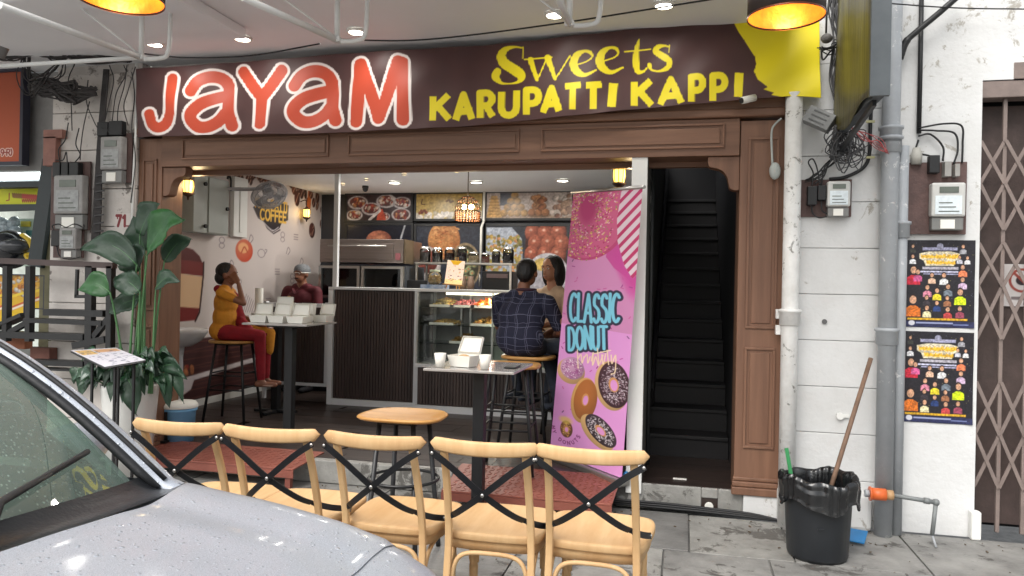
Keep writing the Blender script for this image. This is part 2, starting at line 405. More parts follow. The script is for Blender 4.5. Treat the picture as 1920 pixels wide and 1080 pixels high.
def text(cv, t, x, y, h, r, col, gap=.22, sx=1., dx=0., dy=0., butt=False):
    """baseline start (x, y) in canvas coordinates; returns the end x. dy: rise per unit of run"""
    x0 = x
    for ch in t:
        if ch == ' ': x += .45 * h * sx; continue
        w, st = G.get(ch.upper(), G['O'])
        for pl in st:
            cv.stroke([(x + p[0] * h * sx + dx * p[1] * h, y - p[1] * h + dy * (x + p[0] * h * sx - x0)) for p in pl], r, col, butt=butt)
        x += (w + gap) * h * sx
    return x
def text_w(t, h, gap=.22, sx=1.):
    return sum(.45 * h * sx if c == ' ' else (G.get(c.upper(), G['O'])[0] + gap) * h * sx for c in t) - gap * h * sx
# ================================================================== materials
WOOD = M('timber_brown', (134, 99, 78), .5, col2=(104, 74, 58), scale=11, detail=12, bump=.15, bscale=40, stretch=(1, 1, .07), spec=.4, orand=.08)
WOODH = M('timber_brown_across', (134, 99, 78), .5, col2=(104, 74, 58), scale=11, detail=12, bump=.15, bscale=40, stretch=(.07, 1, 1), spec=.4, orand=.08)
SPECK.update({'weathered_white_paint': (.078, (164, 160, 152), 6.), 'grubby_white_paint': (.105, (120, 112, 106), 7.), 'chipped_white_pipe': (.13, (140, 138, 132), 14.), 'pale_concrete': (.15, (92, 90, 86), 6.), 'worn_concrete': (.15, (80, 78, 75), 6.), 'damp_concrete': (.14, (66, 64, 62), 5.), 'grey_pipe': (.10, (206, 206, 204), 16.)})
WHITEP = M('white_paint', (226, 226, 222), .6, var=.035, scale=2.2, bump=.12, bscale=30)
OLDWALL = M('weathered_white_paint', (218, 219, 219), .75, col2=(200, 200, 198), scale=1.8, bump=.3, bscale=38, detail=9)
LEFTWALL = M('grubby_white_paint', (220, 214, 208), .75, col2=(186, 179, 173), scale=2.2, bump=.35, bscale=38, detail=9)
CEIL = M('ceiling_paint', (228, 229, 231), .7, var=.02, scale=1.2)
CONC = M('worn_concrete', (148, 147, 143), .6, col2=(98, 97, 95), scale=3.4, bump=.4, bscale=45, detail=10)
CONC2 = M('pale_concrete', (160, 159, 154), .6, col2=(116, 115, 111), scale=4, bump=.4, bscale=45, detail=10)
CONC3 = M('damp_concrete', (140, 139, 136), .42, col2=(88, 87, 86), scale=2.8, bump=.3, bscale=40, detail=10)
ASPH = M('pale_roadway', (158, 156, 152), .7, col2=(126, 125, 122), scale=14, bump=.5, bscale=180)
BLACK = M('black_steel', (30, 31, 33), .42, var=.1, spec=.5)
BLACKP = M('black_plastic', (24, 25, 27), .5, var=.1, bump=.1, bscale=60)
CHROME = M('brushed_steel', (190, 188, 184), .28, metal=.9, var=.06, scale=3, stretch=(1, 1, 8))
GREYM = M('grey_pipe', (160, 164, 168), .5, var=.08, scale=5, bump=.15, bscale=40)
CHAIRW = M('beech_wood', (218, 184, 138), .55, col2=(196, 154, 106), scale=9, detail=10, bump=.1, bscale=30, stretch=(1.2, .18, .22), spec=.35, orand=.07)
OAKTOP = M('stool_wood', (200, 152, 88), .4, col2=(160, 112, 58), scale=9, detail=10, bump=.05, bscale=30, stretch=(.2, 1.3, 1), spec=.4, orand=.06)
DARKFL = M('dark_floor_board', (62, 50, 45), .38, col2=(36, 29, 27), scale=3.5, bump=.1, bscale=30, stretch=(.2, 1.5, 1))
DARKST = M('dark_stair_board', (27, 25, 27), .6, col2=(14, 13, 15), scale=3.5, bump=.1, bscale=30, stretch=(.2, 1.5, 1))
SLAT = M('dark_slat', (80, 66, 62), .5, col2=(50, 40, 38), scale=6, stretch=(1, 1, .1))
RED = M('red_oxide', (144, 84, 70), .5, col2=(112, 60, 50), scale=3, bump=.2, bscale=50, detail=8)
CARDW = M('white_card', (232, 230, 222), .6, var=.02)
PLATEG = M('grey_enamel', (176, 180, 176), .45, var=.05)
BRNB = M('meter_backboard', (92, 70, 66), .65, var=.2, scale=9, bump=.3)
MBODY = M('meter_case', (196, 196, 192), .35, var=.05)
LCD = M('meter_display', (96, 104, 96), .2)
LBL = M('meter_label', (216, 226, 230), .5, var=.06, scale=60)
PRINT = M_print('print_ink', .5)
GLOSSP = M_print('gloss_print_ink', .3)
VINYL = M_print('vinyl_ink', .5, bump=.02, bscale=8)
LIT = M_print('backlit_print_ink', .3, emit=.10)
CARDLIT = M_print('glowing_card_ink', .5, emit=.35)  # plain card given a glow of its own to look brightly lit

# ================================================================== setting: ground, floor, walls
GZ, FZ, FY = 0.0, 0.17, 5.0
S('road', MB().box((-40, -30, -.30), (40, .2, -.12)), ASPH)
S('distant_ground', MB().box((-150, -150, -.5), (150, 150, -.31)), ASPH)
pv = S('pavement', MB().box((-7, .2, -.31), (6, FY - .02, -.014)), CONC3)
xs = [-6.9, -6.1, -5.2, -4.4, -3.5, -2.75, -2.0, -1.42, -.72, .06, .62, 1.30, 2.05, 2.8, 3.6, 4.5]
ys = [.22, .95, 1.62, 2.30, 3.02, 3.62, 4.26, 4.97]
k = 0
for j in range(len(ys) - 1):
    for i in range(len(xs) - 1):
        sh = ((j * 37) % 5 - 2) * .07
        k += 1
        mb = MB().box((xs[i] + sh + .005, ys[j] + .005, -.013), (xs[i + 1] + sh - .005, ys[j + 1] - .005, random.uniform(-.003, .003)))
        mb.build('slab', [CONC, CONC2, CONC3, CONC, CONC3][(i * 7 + j * 3) % 5], pv, bev=.003)
# kerb in front of the shop floor, drain hole, cables
kb = S('shop_kerb', MB().box((-4.3, 4.965, 0), (-1.55, 5.35, .166)).box((-.42, 5.02, 0), (.14, 5.30, .166)).box((-1.55, 5.2, 0), (-.42, 5.4, .166))
       .box((.245, 5.02, 0), (.40, 5.30, .166)).box((.14, 5.02, .10), (.245, 5.30, .166)).box((.14, 5.22, 0), (.245, 5.30, .10)), CONC2, bev=.008)
S('kerb_end', MB().box((.40, 4.985, 0), (.62, 5.3, .155)), OLDWALL, bev=.01)
mb = MB().cyl((.19, 5.02, .045), (.19, 5.2, .05), .028, n=14); mb.build('outlet', CARDW, kb)
mb = MB()
for q in range(3): mb.tube(catmull([(-.46, 4.975 - .012 * q, .03 + .016 * q), (-.1, 4.98, .025 + .014 * q), (.2, 4.975, .022 + .012 * q), (.45, 4.955, .02 + .01 * q), (.62, 4.93, .02)]), .009, 6)
tag(mb.build('cable', BLACKP), 'black cables laid along the foot of the concrete kerb', 'cable')
mb = MB(); rg0 = random.Random(9)
for q in range(170):
    x, y = rg0.uniform(-2.6, 2.4), rg0.choice([rg0.uniform(3.2, 4.95), rg0.uniform(4.6, 4.93)]); s0 = rg0.uniform(.003, .009); a0 = rg0.uniform(0, 3)
    mb.bar((x - s0 * math.cos(a0), y - s0 * math.sin(a0), .006), (x + s0 * math.cos(a0), y + s0 * math.sin(a0), .007), s0 * rg0.uniform(.5, 1.3), s0 * .6)
tag(mb.build('litter', M('grit_brown', (96, 84, 70), .9, var=.4, scale=50)), 'scattered grit and tiny litter on the pavement', 'litter', kind='stuff')
# shop floor boards
fl = S('shop_floor', MB().box((-5.0, 5.03, 0), (.66, 9.6, .152)), DARKFL)
y = 5.03
r_ = 0
while y < 9.45:
    w = .155; xx = -4.98; r_ += 1
    cuts = [-4.98] + sorted(random.uniform(-4.3, .1) for _ in range(3)) + [.655]
    for i in range(4):
        if cuts[i + 1] - cuts[i] < .08: continue
        MB().box((cuts[i] + .002, y + .002, .153), (cuts[i + 1] - .002, y + w - .002, FZ + random.uniform(-.0008, .0008))).build('floor_board', DARKFL, fl)
    y += w
# interior shell
RC = 2.68
S('interior_ceiling', MB().box((-4.95, 5.22, RC), (-.26, 9.5, RC + .06)), CEIL)
S('back_wall', MB().box((-4.95, 9.32, FZ - .02), (-.26, 9.42, RC)), M('back_wall_dark', (44, 46, 54), .5))
S('left_shop_wall', MB().box((-4.99, 5.02, 0), (-4.862, 9.5, 3.1)), WHITEP)
S('partition_wall', MB().box((-.345, 5.03, FZ), (-.25, 9.8, 3.1)), M('partition_paint', (98, 98, 92), .6, var=.06))
S('partition_end', MB().box((-.352, 4.995, .10), (-.248, 5.028, 2.36)), WHITEP, bev=.004)
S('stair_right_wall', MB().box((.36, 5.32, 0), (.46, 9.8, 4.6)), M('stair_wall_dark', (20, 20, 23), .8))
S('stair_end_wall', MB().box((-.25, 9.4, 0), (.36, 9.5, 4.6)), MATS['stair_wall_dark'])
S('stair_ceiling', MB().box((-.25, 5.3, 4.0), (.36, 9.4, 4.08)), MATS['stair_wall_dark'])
# stairs
st = thing('staircase', (.05, 5.6, FZ), 'dark wooden staircase rising behind the narrow open doorway', 'staircase')
for k in range(14):
    z = FZ + .17 * (k + 1); y = 5.87 + .25 * k
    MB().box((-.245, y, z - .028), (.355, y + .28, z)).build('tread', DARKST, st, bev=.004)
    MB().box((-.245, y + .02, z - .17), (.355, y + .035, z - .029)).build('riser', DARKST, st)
MB().bar((-.225, 5.9, .62), (-.225, 9.2, 2.86), .03, .18).build('side_board', DARKST, st)
MB().tube([(-.235, 5.55, FZ), (-.235, 5.55, 2.9)], .014, 8).build('wall_pipe', M('stair_pipe', (58, 60, 60), .5), st)
tag(MB().cbox((.0, 5.18, FZ + .004), (.09, .03, .004)).build('paper_scrap', CARDW), 'small white scrap of paper lying on the dark floor at the stair doorway', 'paper')
# veranda ceiling, upper wall
vc = S('veranda_ceiling', MB().box((-7.2, 3.15, 3.165), (.62, 5.118, 3.24)), CEIL)
S('upper_wall', MB().box((-4.18, 5.12, 2.6), (.62, 5.22, 3.3)).box((-4.9, 5.225, RC + .07), (.62, 5.32, 5.2)), WHITEP)
S('ceiling_beam', MB().box((-4.75, 3.6, 3.09), (-2.9, 4.45, 3.163)), CEIL, bev=.01)
# left pillar with courses
lp = S('left_pillar', MB().box((-4.985, 5.03, 0), (-4.19, 5.30, 3.165)), LEFTWALL)
zz = 0.02
for h in (.32, .31, .30, .31, .30, .31, .30, .31, .30, .31):
    MB().box((-4.99, 4.99, zz + .004), (-4.19, 5.028, min(3.16, zz + h - .002))).build('course', LEFTWALL, lp, bev=.004); zz += h
# right pillar with courses, right wall
rp = S('right_pillar', MB().box((.63, 5.03, 0), (1.22, 5.5, 5.2)), OLDWALL)
zz = 0.0
for h in [.29] * 17:
    MB().box((.632, 4.985, zz + .0015), (1.218, 5.028, zz + h - .0015)).build('course', OLDWALL, rp, bev=.004); zz += h
S('right_wall', MB().box((1.22, 4.995, 0), (1.735, 5.45, 5.2)).box((1.735, 4.995, 2.76), (5, 5.45, 5.2)).box((3.4, 4.995, 0), (5, 5.45, 2.76)), OLDWALL)
S('wall_foot', MB().box((1.70, 4.93, 0), (1.755, 4.993, .17)), WHITEP, bev=.01)
tag(MB().box((.60, 4.9, .0), (1.15, 4.984, .24)).build('wall_base', OLDWALL, bev=.03), kind='structure')

# ================================================================== timber shopfront
sf = thing('timber_shopfront', (-1.8, 5.0, .1), 'brown timber shopfront frame with panelled columns and wide beam over the entrance', 'shopfront')
def moulding(x0, x1, z0, z1, y, d=.012, w=.016, name='panel', m=WOOD):
    mb = MB()
    for a, b in (((x0, z0), (x1, z0 + w)), ((x0, z1 - w), (x1, z1)), ((x0, z0 + w), (x0 + w, z1 - w)), ((x1 - w, z0 + w), (x1, z1 - w))):
        mb.box((a[0], y - d, a[1]), (b[0], y, b[1]))
    mb.box((x0 + w * 2.2, y - d * .7, z0 + w * 2.2), (x1 - w * 2.2, y, z1 - w * 2.2))
    return mb.build(name, m, sf, bev=.003)
for x0, x1, yb in ((-4.18, -3.97, 5.25), (.34, .63, 5.30)):
    MB().box((x0, 5.0, .17 if x0 < 0 else .155), (x1, yb, 2.56)).build('column', WOOD, sf, bev=.004)
    for q, (z0, z1, e) in enumerate(((.15, .20, .030), (.203, .235, .022), (.238, .262, .012))):
        MB().box((x0 - e * .5, 5.0 - e, z0), (x1 + min(e, .006), 5.04, z1)).build('plinth_moulding', WOOD, sf, bev=.006)
    if x0 > 0:
        moulding(x0 + .05, x1 - .05, .45, 1.10, 4.999); moulding(x0 + .05, x1 - .05, 1.22, 2.45, 4.999)
    else:
        moulding(x0 + .04, x1 - .04, .45, 1.10, 4.999); moulding(x0 + .04, x1 - .04, 1.22, 2.40, 4.999)
MB().box((-3.965, 4.985, 2.335), (.335, 5.2, 2.575)).build('beam', WOODH, sf, bev=.004)
MB().box((-3.965, 5.202, 2.30), (.335, 5.25, 2.62)).build('beam_backing', WOODH, sf)
MB().box((-4.19, 4.955, 2.578), (.635, 5.11, 2.635)).build('cornice', WOODH, sf, bev=.012)
MB().box((-4.18, 4.985, 2.64), (.63, 5.11, 3.0)).build('fascia', WOODH, sf)
for x0, x1 in ((-3.78, -2.55), (-2.40, -1.12), (-.97, .24)):
    mb = MB(); y = 4.984; z0, z1, w = 2.385, 2.545, .014
    for a, b in (((x0, z0), (x1, z0 + w)), ((x0, z1 - w), (x1, z1)), ((x0, z0 + w), (x0 + w, z1 - w)), ((x1 - w, z0 + w), (x1, z1 - w))):
        mb.box((a[0], y - .012, a[1]), (b[0], y, b[1]))
    mb.box((x0 + .03, y - .007, z0 + .03), (x1 - .03, y, z1 - .03)); mb.build('beam_panel', WOODH, sf, bev=.003)
def bracket(xc, sgn):
    # S-shaped corner bracket
    pr = [(0, 0), (.20, 0), (.20, -.035), (.185, -.06), (.14, -.07), (.10, -.09), (.075, -.125), (.065, -.165), (.055, -.19), (.03, -.20), (0, -.20)]
    sm = [pr[0], pr[1]] + [(p.x, p.y) for p in catmull([(a, b, 0) for a, b in pr[2:10]], 4)] + [pr[10]]
    MB().prism([(xc + sgn * a, 2.333 + b * 1.1) for a, b in sm], 'y', 5.01, 5.10).build('corner_bracket', WOOD, sf, bev=.003)
bracket(-3.968, 1); bracket(.338, -1)

# ================================================================== banner
BX0, BX1 = 256., 1537.
def btop(x): return np.interp(x, [256, 600, 920, 1300, 1400, 1537], [130, 104, 83, 44, 35, 28])
def bbot(x): return np.interp(x, [256, 600, 855, 1110, 1300, 1420, 1470, 1537], [257, 251, 239, 215, 195, 186, 184, 187])
BY = 4.91
def b_at(px, py):
    px = np.asarray(px, float); py = np.asarray(py, float)
    a, b = px - 960, py - 540; u = (a + .02 * b) / 1.0004; v = (b - .02 * a) / 1.0004
    rr, up = u / FOC, -v / FOC; kx = BY / (_c - rr * _s)
    return (_s + rr * _c) * kx, EYE + up * kx
cv = Canvas(1281, 235, .95, (74, 48, 47))
BO = 22.
def bp(p): return (p[0] - BX0, p[1] - BO)
def z5(p): return bp((p[0] / 2.743, p[1] / 2.743))
def z6(p): return bp((600 + p[0] / 2.743, p[1] / 2.743))
cv.grain(.05, .04)
YEL = (232, 214, 30); ORG = (192, 74, 48); WHI = (232, 222, 218)
cv.poly([bp(p) for p in ((1366, 20), (1385, 60), (1405, 90), (1415, 105), (1418, 120), (1413, 135), (1420, 152), (1438, 166), (1430, 170), (1450, 176), (1445, 180), (1470, 186), (1540, 200), (1540, 10), (1366, 10))], YEL)
J = [[(323, 147), (322, 175), (320, 212), (312, 233), (299, 240), (287, 233), (280, 214)]]
a1 = [[(360, 171), (372, 154), (392, 145), (414, 147), (428, 160), (431, 185), (432, 212), (439, 237)],
      [(427, 181), (402, 187), (378, 196), (362, 211), (361, 226), (376, 239), (396, 239), (416, 228), (430, 210)]]
Yl = [[(455, 134), (491, 184), (527, 131)], [(491, 184), (490, 233)]]
a2 = [[(x + 191, y - 11) for x, y in q] for q in a1]
Ml = [[(675, 122), (668, 228)], [(677, 121), (711, 222), (747, 116)], [(754, 118), (757, 225)]]
LET = [(J, 9.5), (a1, 11), (Yl, 10.2), (a2, 11.5), (Ml, 11.5)]
for pas, (e, c) in enumerate(((5.2, WHI), (0, ORG))):
    for g, r in LET:
        for q in g:
            sharp = g in (Yl, Ml)
            (cv.stroke if sharp else cv.curve)([bp(p) for p in q], r + e, c)
def zs(pts): cv.curve([z6(p) for p in pts], [p[2] / 2.743 for p in pts], YEL, n=6)
def zl(pts): cv.stroke([z6(p) for p in pts], [p[2] / 2.743 for p in pts], YEL)
zs([(1035, 243, 4), (1000, 240, 6), (955, 252, 14), (930, 285, 22), (945, 322, 26), (990, 352, 27), (1028, 380, 26), (1035, 405, 16), (1008, 425, 7), (965, 430, 4), (928, 424, 9), (903, 396, 20), (912, 366, 18)])
zl([(1042, 240, 4), (1040, 296, 4)])
zl([(1050, 302, 4), (1192, 294, 4)]); zl([(1080, 305, 16), (1116, 410, 9)]); zl([(1116, 414, 4), (1166, 300, 4)]); zl([(1170, 296, 17), (1208, 404, 9)]); zl([(1208, 406, 4), (1285, 285, 4)])
for o in ((0, 0), (136, -14)):
    zs([(p[0] + o[0], p[1] + o[1], p[2]) for p in ((1316, 332, 4), (1372, 314, 4), (1398, 292, 5), (1388, 268, 9), (1356, 262, 8), (1320, 282, 17), (1302, 325, 22), (1320, 366, 20), (1362, 386, 11), (1420, 362, 5))])
zs([(1643, 200, 2), (1628, 250, 12), (1624, 320, 17), (1634, 368, 14), (1662, 370, 7), (1680, 352, 4)]); zl([(1568, 268, 4), (1700, 254, 4)])
zs([(1792, 244, 4), (1770, 238, 7), (1738, 244, 14), (1728, 268, 16), (1762, 292, 18), (1796, 318, 16), (1786, 350, 13), (1745, 368, 6), (1706, 362, 6), (1694, 338, 13)])
zl([(1797, 236, 4), (1793, 272, 4)])
# KARUPATTI KAPPI
LB = {'K': (806, 850), 'A': (849, 892), 'R': (894, 931), 'U': (934, 976), 'P': (981, 1017), 'a': (1012, 1056), 'T': (1053, 1095), 't': (1092, 1134), 'I': (1142, 1154),
      'k': (1183, 1228), 'b': (1231, 1284), 'p': (1289, 1324), 'q': (1330, 1366), 'i': (1378, 1396)}
MAPG = {'a': 'A', 't': 'T', 'k': 'K', 'b': 'A', 'p': 'P', 'q': 'P', 'i': 'I'}
for ch, (x0, x1) in LB.items():
    g = MAPG.get(ch, ch); w, st_ = G[g]; rr = 6.2; xm = (x0 + x1) / 2
    base = 231 - (xm - 828) * .0773; tp = base - 54; rr = 6.6
    wid = (x1 - x0) - 2 * rr if g != 'I' else 0; wob = (hash(ch) % 5 - 2) if False else (ord(ch) % 3 - 1)
    for pl in st_:
        def fx(p): return x0 + rr + (p[0] / max(w, .1)) * wid + (3 * (p[1] - .5) if g == 'I' else 0)
        cv.stroke([bp((fx(p), base - rr * .6 - p[1] * (54 - rr * 1.2) - .0773 * (fx(p) - xm) + wob)) for p in pl], [rr + (1.6 if g == 'I' else 0)] * len(pl), YEL, butt=True)
def ban(X, Y):
    px = X + BX0; t = Y / 235.; py = btop(px) + (bbot(px) - btop(px)) * t
    x, z = b_at(px, py)
    yy = BY - .012 * np.sin(px * .017 + 1) * t - .02 * np.exp(-((px - 1480) / 40.) ** 2) * t + .006 * np.sin(px * .06 + py * .05) + .008 * np.sin(px * .011 - py * .03) - .02 * (t ** 2)
    yy = yy + .010 * np.sin((px - 1400) * .045 + (py - 100) * .06) * np.clip((px - 1360) / 80, 0, 1) + .008 * np.sin((px - 256) * .08 - py * .07) * np.clip((420 - px) / 160, 0, 1)
    return x, yy, z
# the drawing above is in straight photo coordinates, so resample it to the banner's own frame
def resample(cv, w, h):
    X, Y = np.meshgrid(cv.xs, cv.ys); px = X + BX0; py = btop(px) + (bbot(px) - btop(px)) * (Y / h)
    jj = np.clip((py - BO) / h * (cv.ny - 1), 0, cv.ny - 1.001); ii = np.clip(X / w * (cv.nx - 1), 0, cv.nx - 1).astype(int)
    j0 = jj.astype(int); f = (jj - j0)[..., None]
    cv.I = cv.I[j0, ii] * (1 - f) + cv.I[np.minimum(j0 + 1, cv.ny - 1), ii] * f
resample(cv, 1281., 235.)
bn = cv.build('shop_banner', VINYL, ban)
md = bn.modifiers.new('sol', 'SOLIDIFY'); md.thickness = .002; md.offset = -1
tag(bn, 'long dark brown vinyl banner reading JAYAM Sweets KARUPATTI KAPPI with yellow right end', 'banner')
# the back of the banner hangs on a batten
tag(MB().box((-4.2, 4.955, 3.02), (.78, 4.98, 3.06)).build('banner_batten', WHITEP), 'thin white batten fixed behind the top of the brown banner', 'batten')
# ================================================================== lit lamps
LIGHTW = M_emit('lamp_glow', (255, 250, 240), 9.)
LIGHTY = M_emit('lantern_glow', (255, 206, 92), 3.2)
def lamp(name, loc, parent, power, color=(1, .96, .9), size=.12, rot=(0, 0, 0), kind='AREA', spread=None):
    d = bpy.data.lights.new(name, kind); d.energy = power; d.color = color
    if kind == 'AREA':
        d.shape = 'DISK'; d.size = size
        if spread: d.spread = spread
    else: d.shadow_soft_size = size
    o = bpy.data.objects.new(name, d); COL.objects.link(o); o.rotation_euler = rot
    o.parent = parent; o.location = Vector(loc) - wloc(parent); return o
def downlight(p, r, power, label, group, glow=LIGHTW, zc=None):
    t = thing('downlight', (p.x, p.y, p.z - .02), label, 'ceiling light', group)
    MB().lathe([(r * .82, -.004), (r, -.008), (r * 1.06, 0), (r * 1.06, .012), (r * .82, .012)], (p.x, p.y, p.z - .013), 28).build('trim_ring', CARDW, t)
    MB().lathe([(0.0005, 0), (r * .82, 0)], (p.x, p.y, p.z - .012), 28).build('diffuser', glow, t)
    if power: lamp('lamp', (p.x, p.y, p.z - .03), t, power, size=r * 1.6)
for (x, y), lb in zip(((290, 80), (455, 70), (668, 57), (1040, 25), (1245, 7)), ('above the first letter of the banner', 'above the second letter of the banner', 'above the last letter of JAYAM', 'above the word Sweets', 'nearest the right lamp shade')):
    downlight(at(x, y, z=3.163), .062, 2.0, 'round white downlight in the veranda ceiling ' + lb, 'round downlights in the veranda ceiling')
for (x, y), lb in zip(((740, 341), (893, 340), (1055, 337)), ('over the steel oven', 'beside the bead chandelier', 'over the fried ball picture')):
    downlight(at(x, y, z=RC - .002), .075, 10.5, 'large round downlight in the shop ceiling ' + lb, 'large downlights in the shop ceiling')
for (x, y), lb in zip(((643, 344), (687, 335), (758, 325), (856, 320), (951, 317), (1041, 311)), ('first from the white post', 'second from the white post', 'third from the white post', 'left of the chandelier rod', 'right of the chandelier rod', 'nearest the pink banner')):
    downlight(at(x, y, z=RC - .002), .028, 3, 'tiny spotlight in the shop ceiling ' + lb, 'tiny spotlights in the shop ceiling', M_emit('spot_glow', (255, 226, 180), 6.))
# unseen depth of the room keeps its own two warm lamps along the left wall
cm = at(685, 350, z=RC - .01)
tag(MB().ball((cm.x, cm.y, cm.z - .03), .035, 12, 8).cyl((cm.x, cm.y, cm.z - .02), (cm.x, cm.y, cm.z + .01), .04, n=14).build('dome_camera', BLACKP), 'small black dome camera on the shop ceiling above the menu boards', 'camera')

# ================================================================== back wall pictures
def rnd(a, b): return random.uniform(a, b)
def wall_pic(x0, y0, x1, y1, paint, label, res=120, Y=9.25, fr=.03):
    a = at(x0, y0, Y=Y); b = at(x1, y1, Y=Y); w, h = b.x - a.x, a.z - b.z
    t = thing('menu_light_box', ((a.x + b.x) / 2, Y, b.z), label, 'menu board', 'menu picture boards on the back wall')
    cv = Canvas(w, h, res); paint(cv, w, h); cv.grain(.16, 60); cv.grain(.10, 25); g_ = cv.I.mean(-1, keepdims=True); cv.I = (cv.I * .8 + g_ * .2) * .86
    cv.build('picture', LIT, lambda X, Yc: (a.x + X, Y, a.z - Yc), parent=t)
    MB().box((a.x - fr, Y + .004, b.z - fr), (b.x + fr, Y + .06, a.z + fr)).build('case', BLACKP, t)
    mb = MB()
    for q in ((a.x - fr, b.z - fr, a.x, a.z + fr), (b.x, b.z - fr, b.x + fr, a.z + fr), (a.x, a.z, b.x, a.z + fr), (a.x, b.z - fr, b.x, b.z)):
        mb.box((q[0], Y - .012, q[1]), (q[2], Y + .003, q[3]))
    mb.build('frame', BLACKP, t)
def blobs(cv, n, x0, y0, x1, y1, r0, r1, cols, sh=.55, asp=.8):
    for _ in range(n):
        r = rnd(r0, r1); c = random.choice(cols)
        cv.ell(rnd(x0, x1), rnd(y0, y1), r, r * asp, c, rnd(0, 3), shade=[q * sh for q in c])
def pileup(cv, cx, by, r, rows, c, sq=.9, al=.5):
    for j in range(rows):
        n = rows - j
        for i in range(n): cv.ell(cx + (i - (n - 1) / 2) * r * 1.75 + rnd(-.1, .1) * r, by - r - j * r * 1.5, r, r * sq, c, shade=[q * al for q in c])
def pA(cv, w, h):
    cv.I[:] = (54, 34, 36)
    for cx, cy, rx in ((.17, .3, .16), (.38, .55, .15), (.62, .25, .16), (.86, .32, .14), (.12, .8, .13), (.85, .78, .15), (.58, .85, .1)):
        cv.ell(cx * w, cy * h, rx * w, rx * w * .62, (178, 168, 166), soft=.01); cv.ell(cx * w, cy * h - .005, rx * w * .8, rx * w * .48, (110, 52, 40), shade=(60, 22, 22))
        blobs(cv, 26, cx * w - rx * w * .6, cy * h - rx * w * .35, cx * w + rx * w * .6, cy * h + rx * w * .3, .012, .03, [(176, 62, 40), (150, 36, 36), (198, 120, 56), (214, 190, 170)])
    cv.poly([(w * .47, h), (w * .62, h), (w * .56, h * .55), (w * .5, h * .6)], (206, 70, 40))
    cv.stroke([(w * .36, h * .98), (w * .52, h * .62)], .018, (206, 196, 188)); cv.stroke([(w * .68, 0), (w * .76, h * .3)], .018, (206, 196, 188))
def pB(cv, w, h):
    g = np.clip((cv.ys / h), 0, 1)[:, None, None]
    cv.I[:] = np.array((186, 146, 62)) * (1 - g) + np.array((206, 176, 96)) * g
    blobs(cv, 60, 0, h * .78, w, h, .02, .05, [(226, 214, 196), (236, 226, 214), (214, 196, 160)], .85)
    blobs(cv, 14, w * .05, h * .66, w * .16, h * .8, .01, .022, [(190, 80, 50), (150, 70, 46)])
    cv.curve([(w * .09, h * .22), (w * .08, h * .4), (w * .13, h * .42)], .006, (90, 52, 30)); cv.curve([(w * .46, h * .3), (w * .5, h * .26), (w * .52, h * .34), (w * .56, h * .3)], .012, (120, 76, 24))
def pC(cv, w, h):
    cv.I[:] = (188, 168, 156); cv.rect(w * .16, 0, w * .34, h * .5, (84, 86, 96))
    cv.rect(0, h * .9, w, h, (160, 132, 110))
    for q in range(7): cv.stroke([(w * (.02 + .008 * q), h * (.9 - .12 * q)), (w * (.17 - .01 * q), h * (.9 - .12 * q))], .022, (214, 160, 84)); 
    for q in range(6): cv.stroke([(w * .03, h * (.84 - .12 * q)), (w * .16, h * (.84 - .12 * q))], .004, (150, 100, 44))
    pileup(cv, w * .33, h * .95, .05, 4, (206, 150, 74)); cv.ell(w * .62, h * .88, w * .14, .03, (120, 88, 60))
    pileup(cv, w * .62, h * .93, .052, 3, (188, 116, 66)); blobs(cv, 16, w * .54, h * .2, w * .7, h * .6, .03, .05, [(196, 126, 72), (170, 96, 54)])
    blobs(cv, 30, w * .8, h * .1, w * .99, h * .95, .03, .055, [(176, 128, 100), (150, 96, 74), (196, 150, 116), (214, 196, 180)])
def pD(cv, w, h):
    cv.I[:] = (24, 26, 40)
    for cx, cy, r in ((.5, .35, .2), (.27, .55, .13), (.78, .55, .14), (.4, .75, .14), (.62, .72, .15)):
        cv.ell(cx * w, cy * h, r * w, r * w * .72, (186, 104, 74), shade=(92, 40, 34)); cv.ell(cx * w + .02, cy * h - .01, r * w * .45, r * w * .3, (214, 140, 96), soft=.05, al=.6)
    cv.stroke([(w * .9, 0), (w * .84, h * .3)], .012, (170, 172, 176))
def pE(cv, w, h):
    cv.I[:] = (52, 56, 68)
    cv.ell(w * .42, h * .22, w * .24, h * .3, (206, 136, 72), shade=(160, 90, 44))
    for _ in range(46): 
        x, y = rnd(.22, .6) * w, rnd(0, .5) * h; cv.curve([(x, y), (x + rnd(-.06, .06), y + .015), (x + rnd(-.1, .1), y + .02)], .006, random.choice([(226, 160, 92), (176, 92, 44), (206, 120, 60)]))
    cv.ell(w * .18, h * .62, w * .2, h * .3, (186, 176, 170)); cv.ell(w * .18, h * .56, w * .15, h * .18, (150, 74, 60), shade=(90, 40, 36))
    cv.ell(w * .74, h * .62, w * .23, h * .36, (150, 126, 92)); cv.ell(w * .74, h * .62, w * .2, h * .32, (66, 62, 46))
    for q in range(12):
        x, y = w * (.74 + .14 * math.cos(q * .7) * (1 if q % 2 else .5)), h * (.6 + .2 * math.sin(q * .7) * (1 if q % 2 else .5))
        cv.ell(x, y, .035, .035, (150, 160, 110), shade=(90, 96, 66)); cv.ell(x, y, .014, .014, (196, 120, 70))
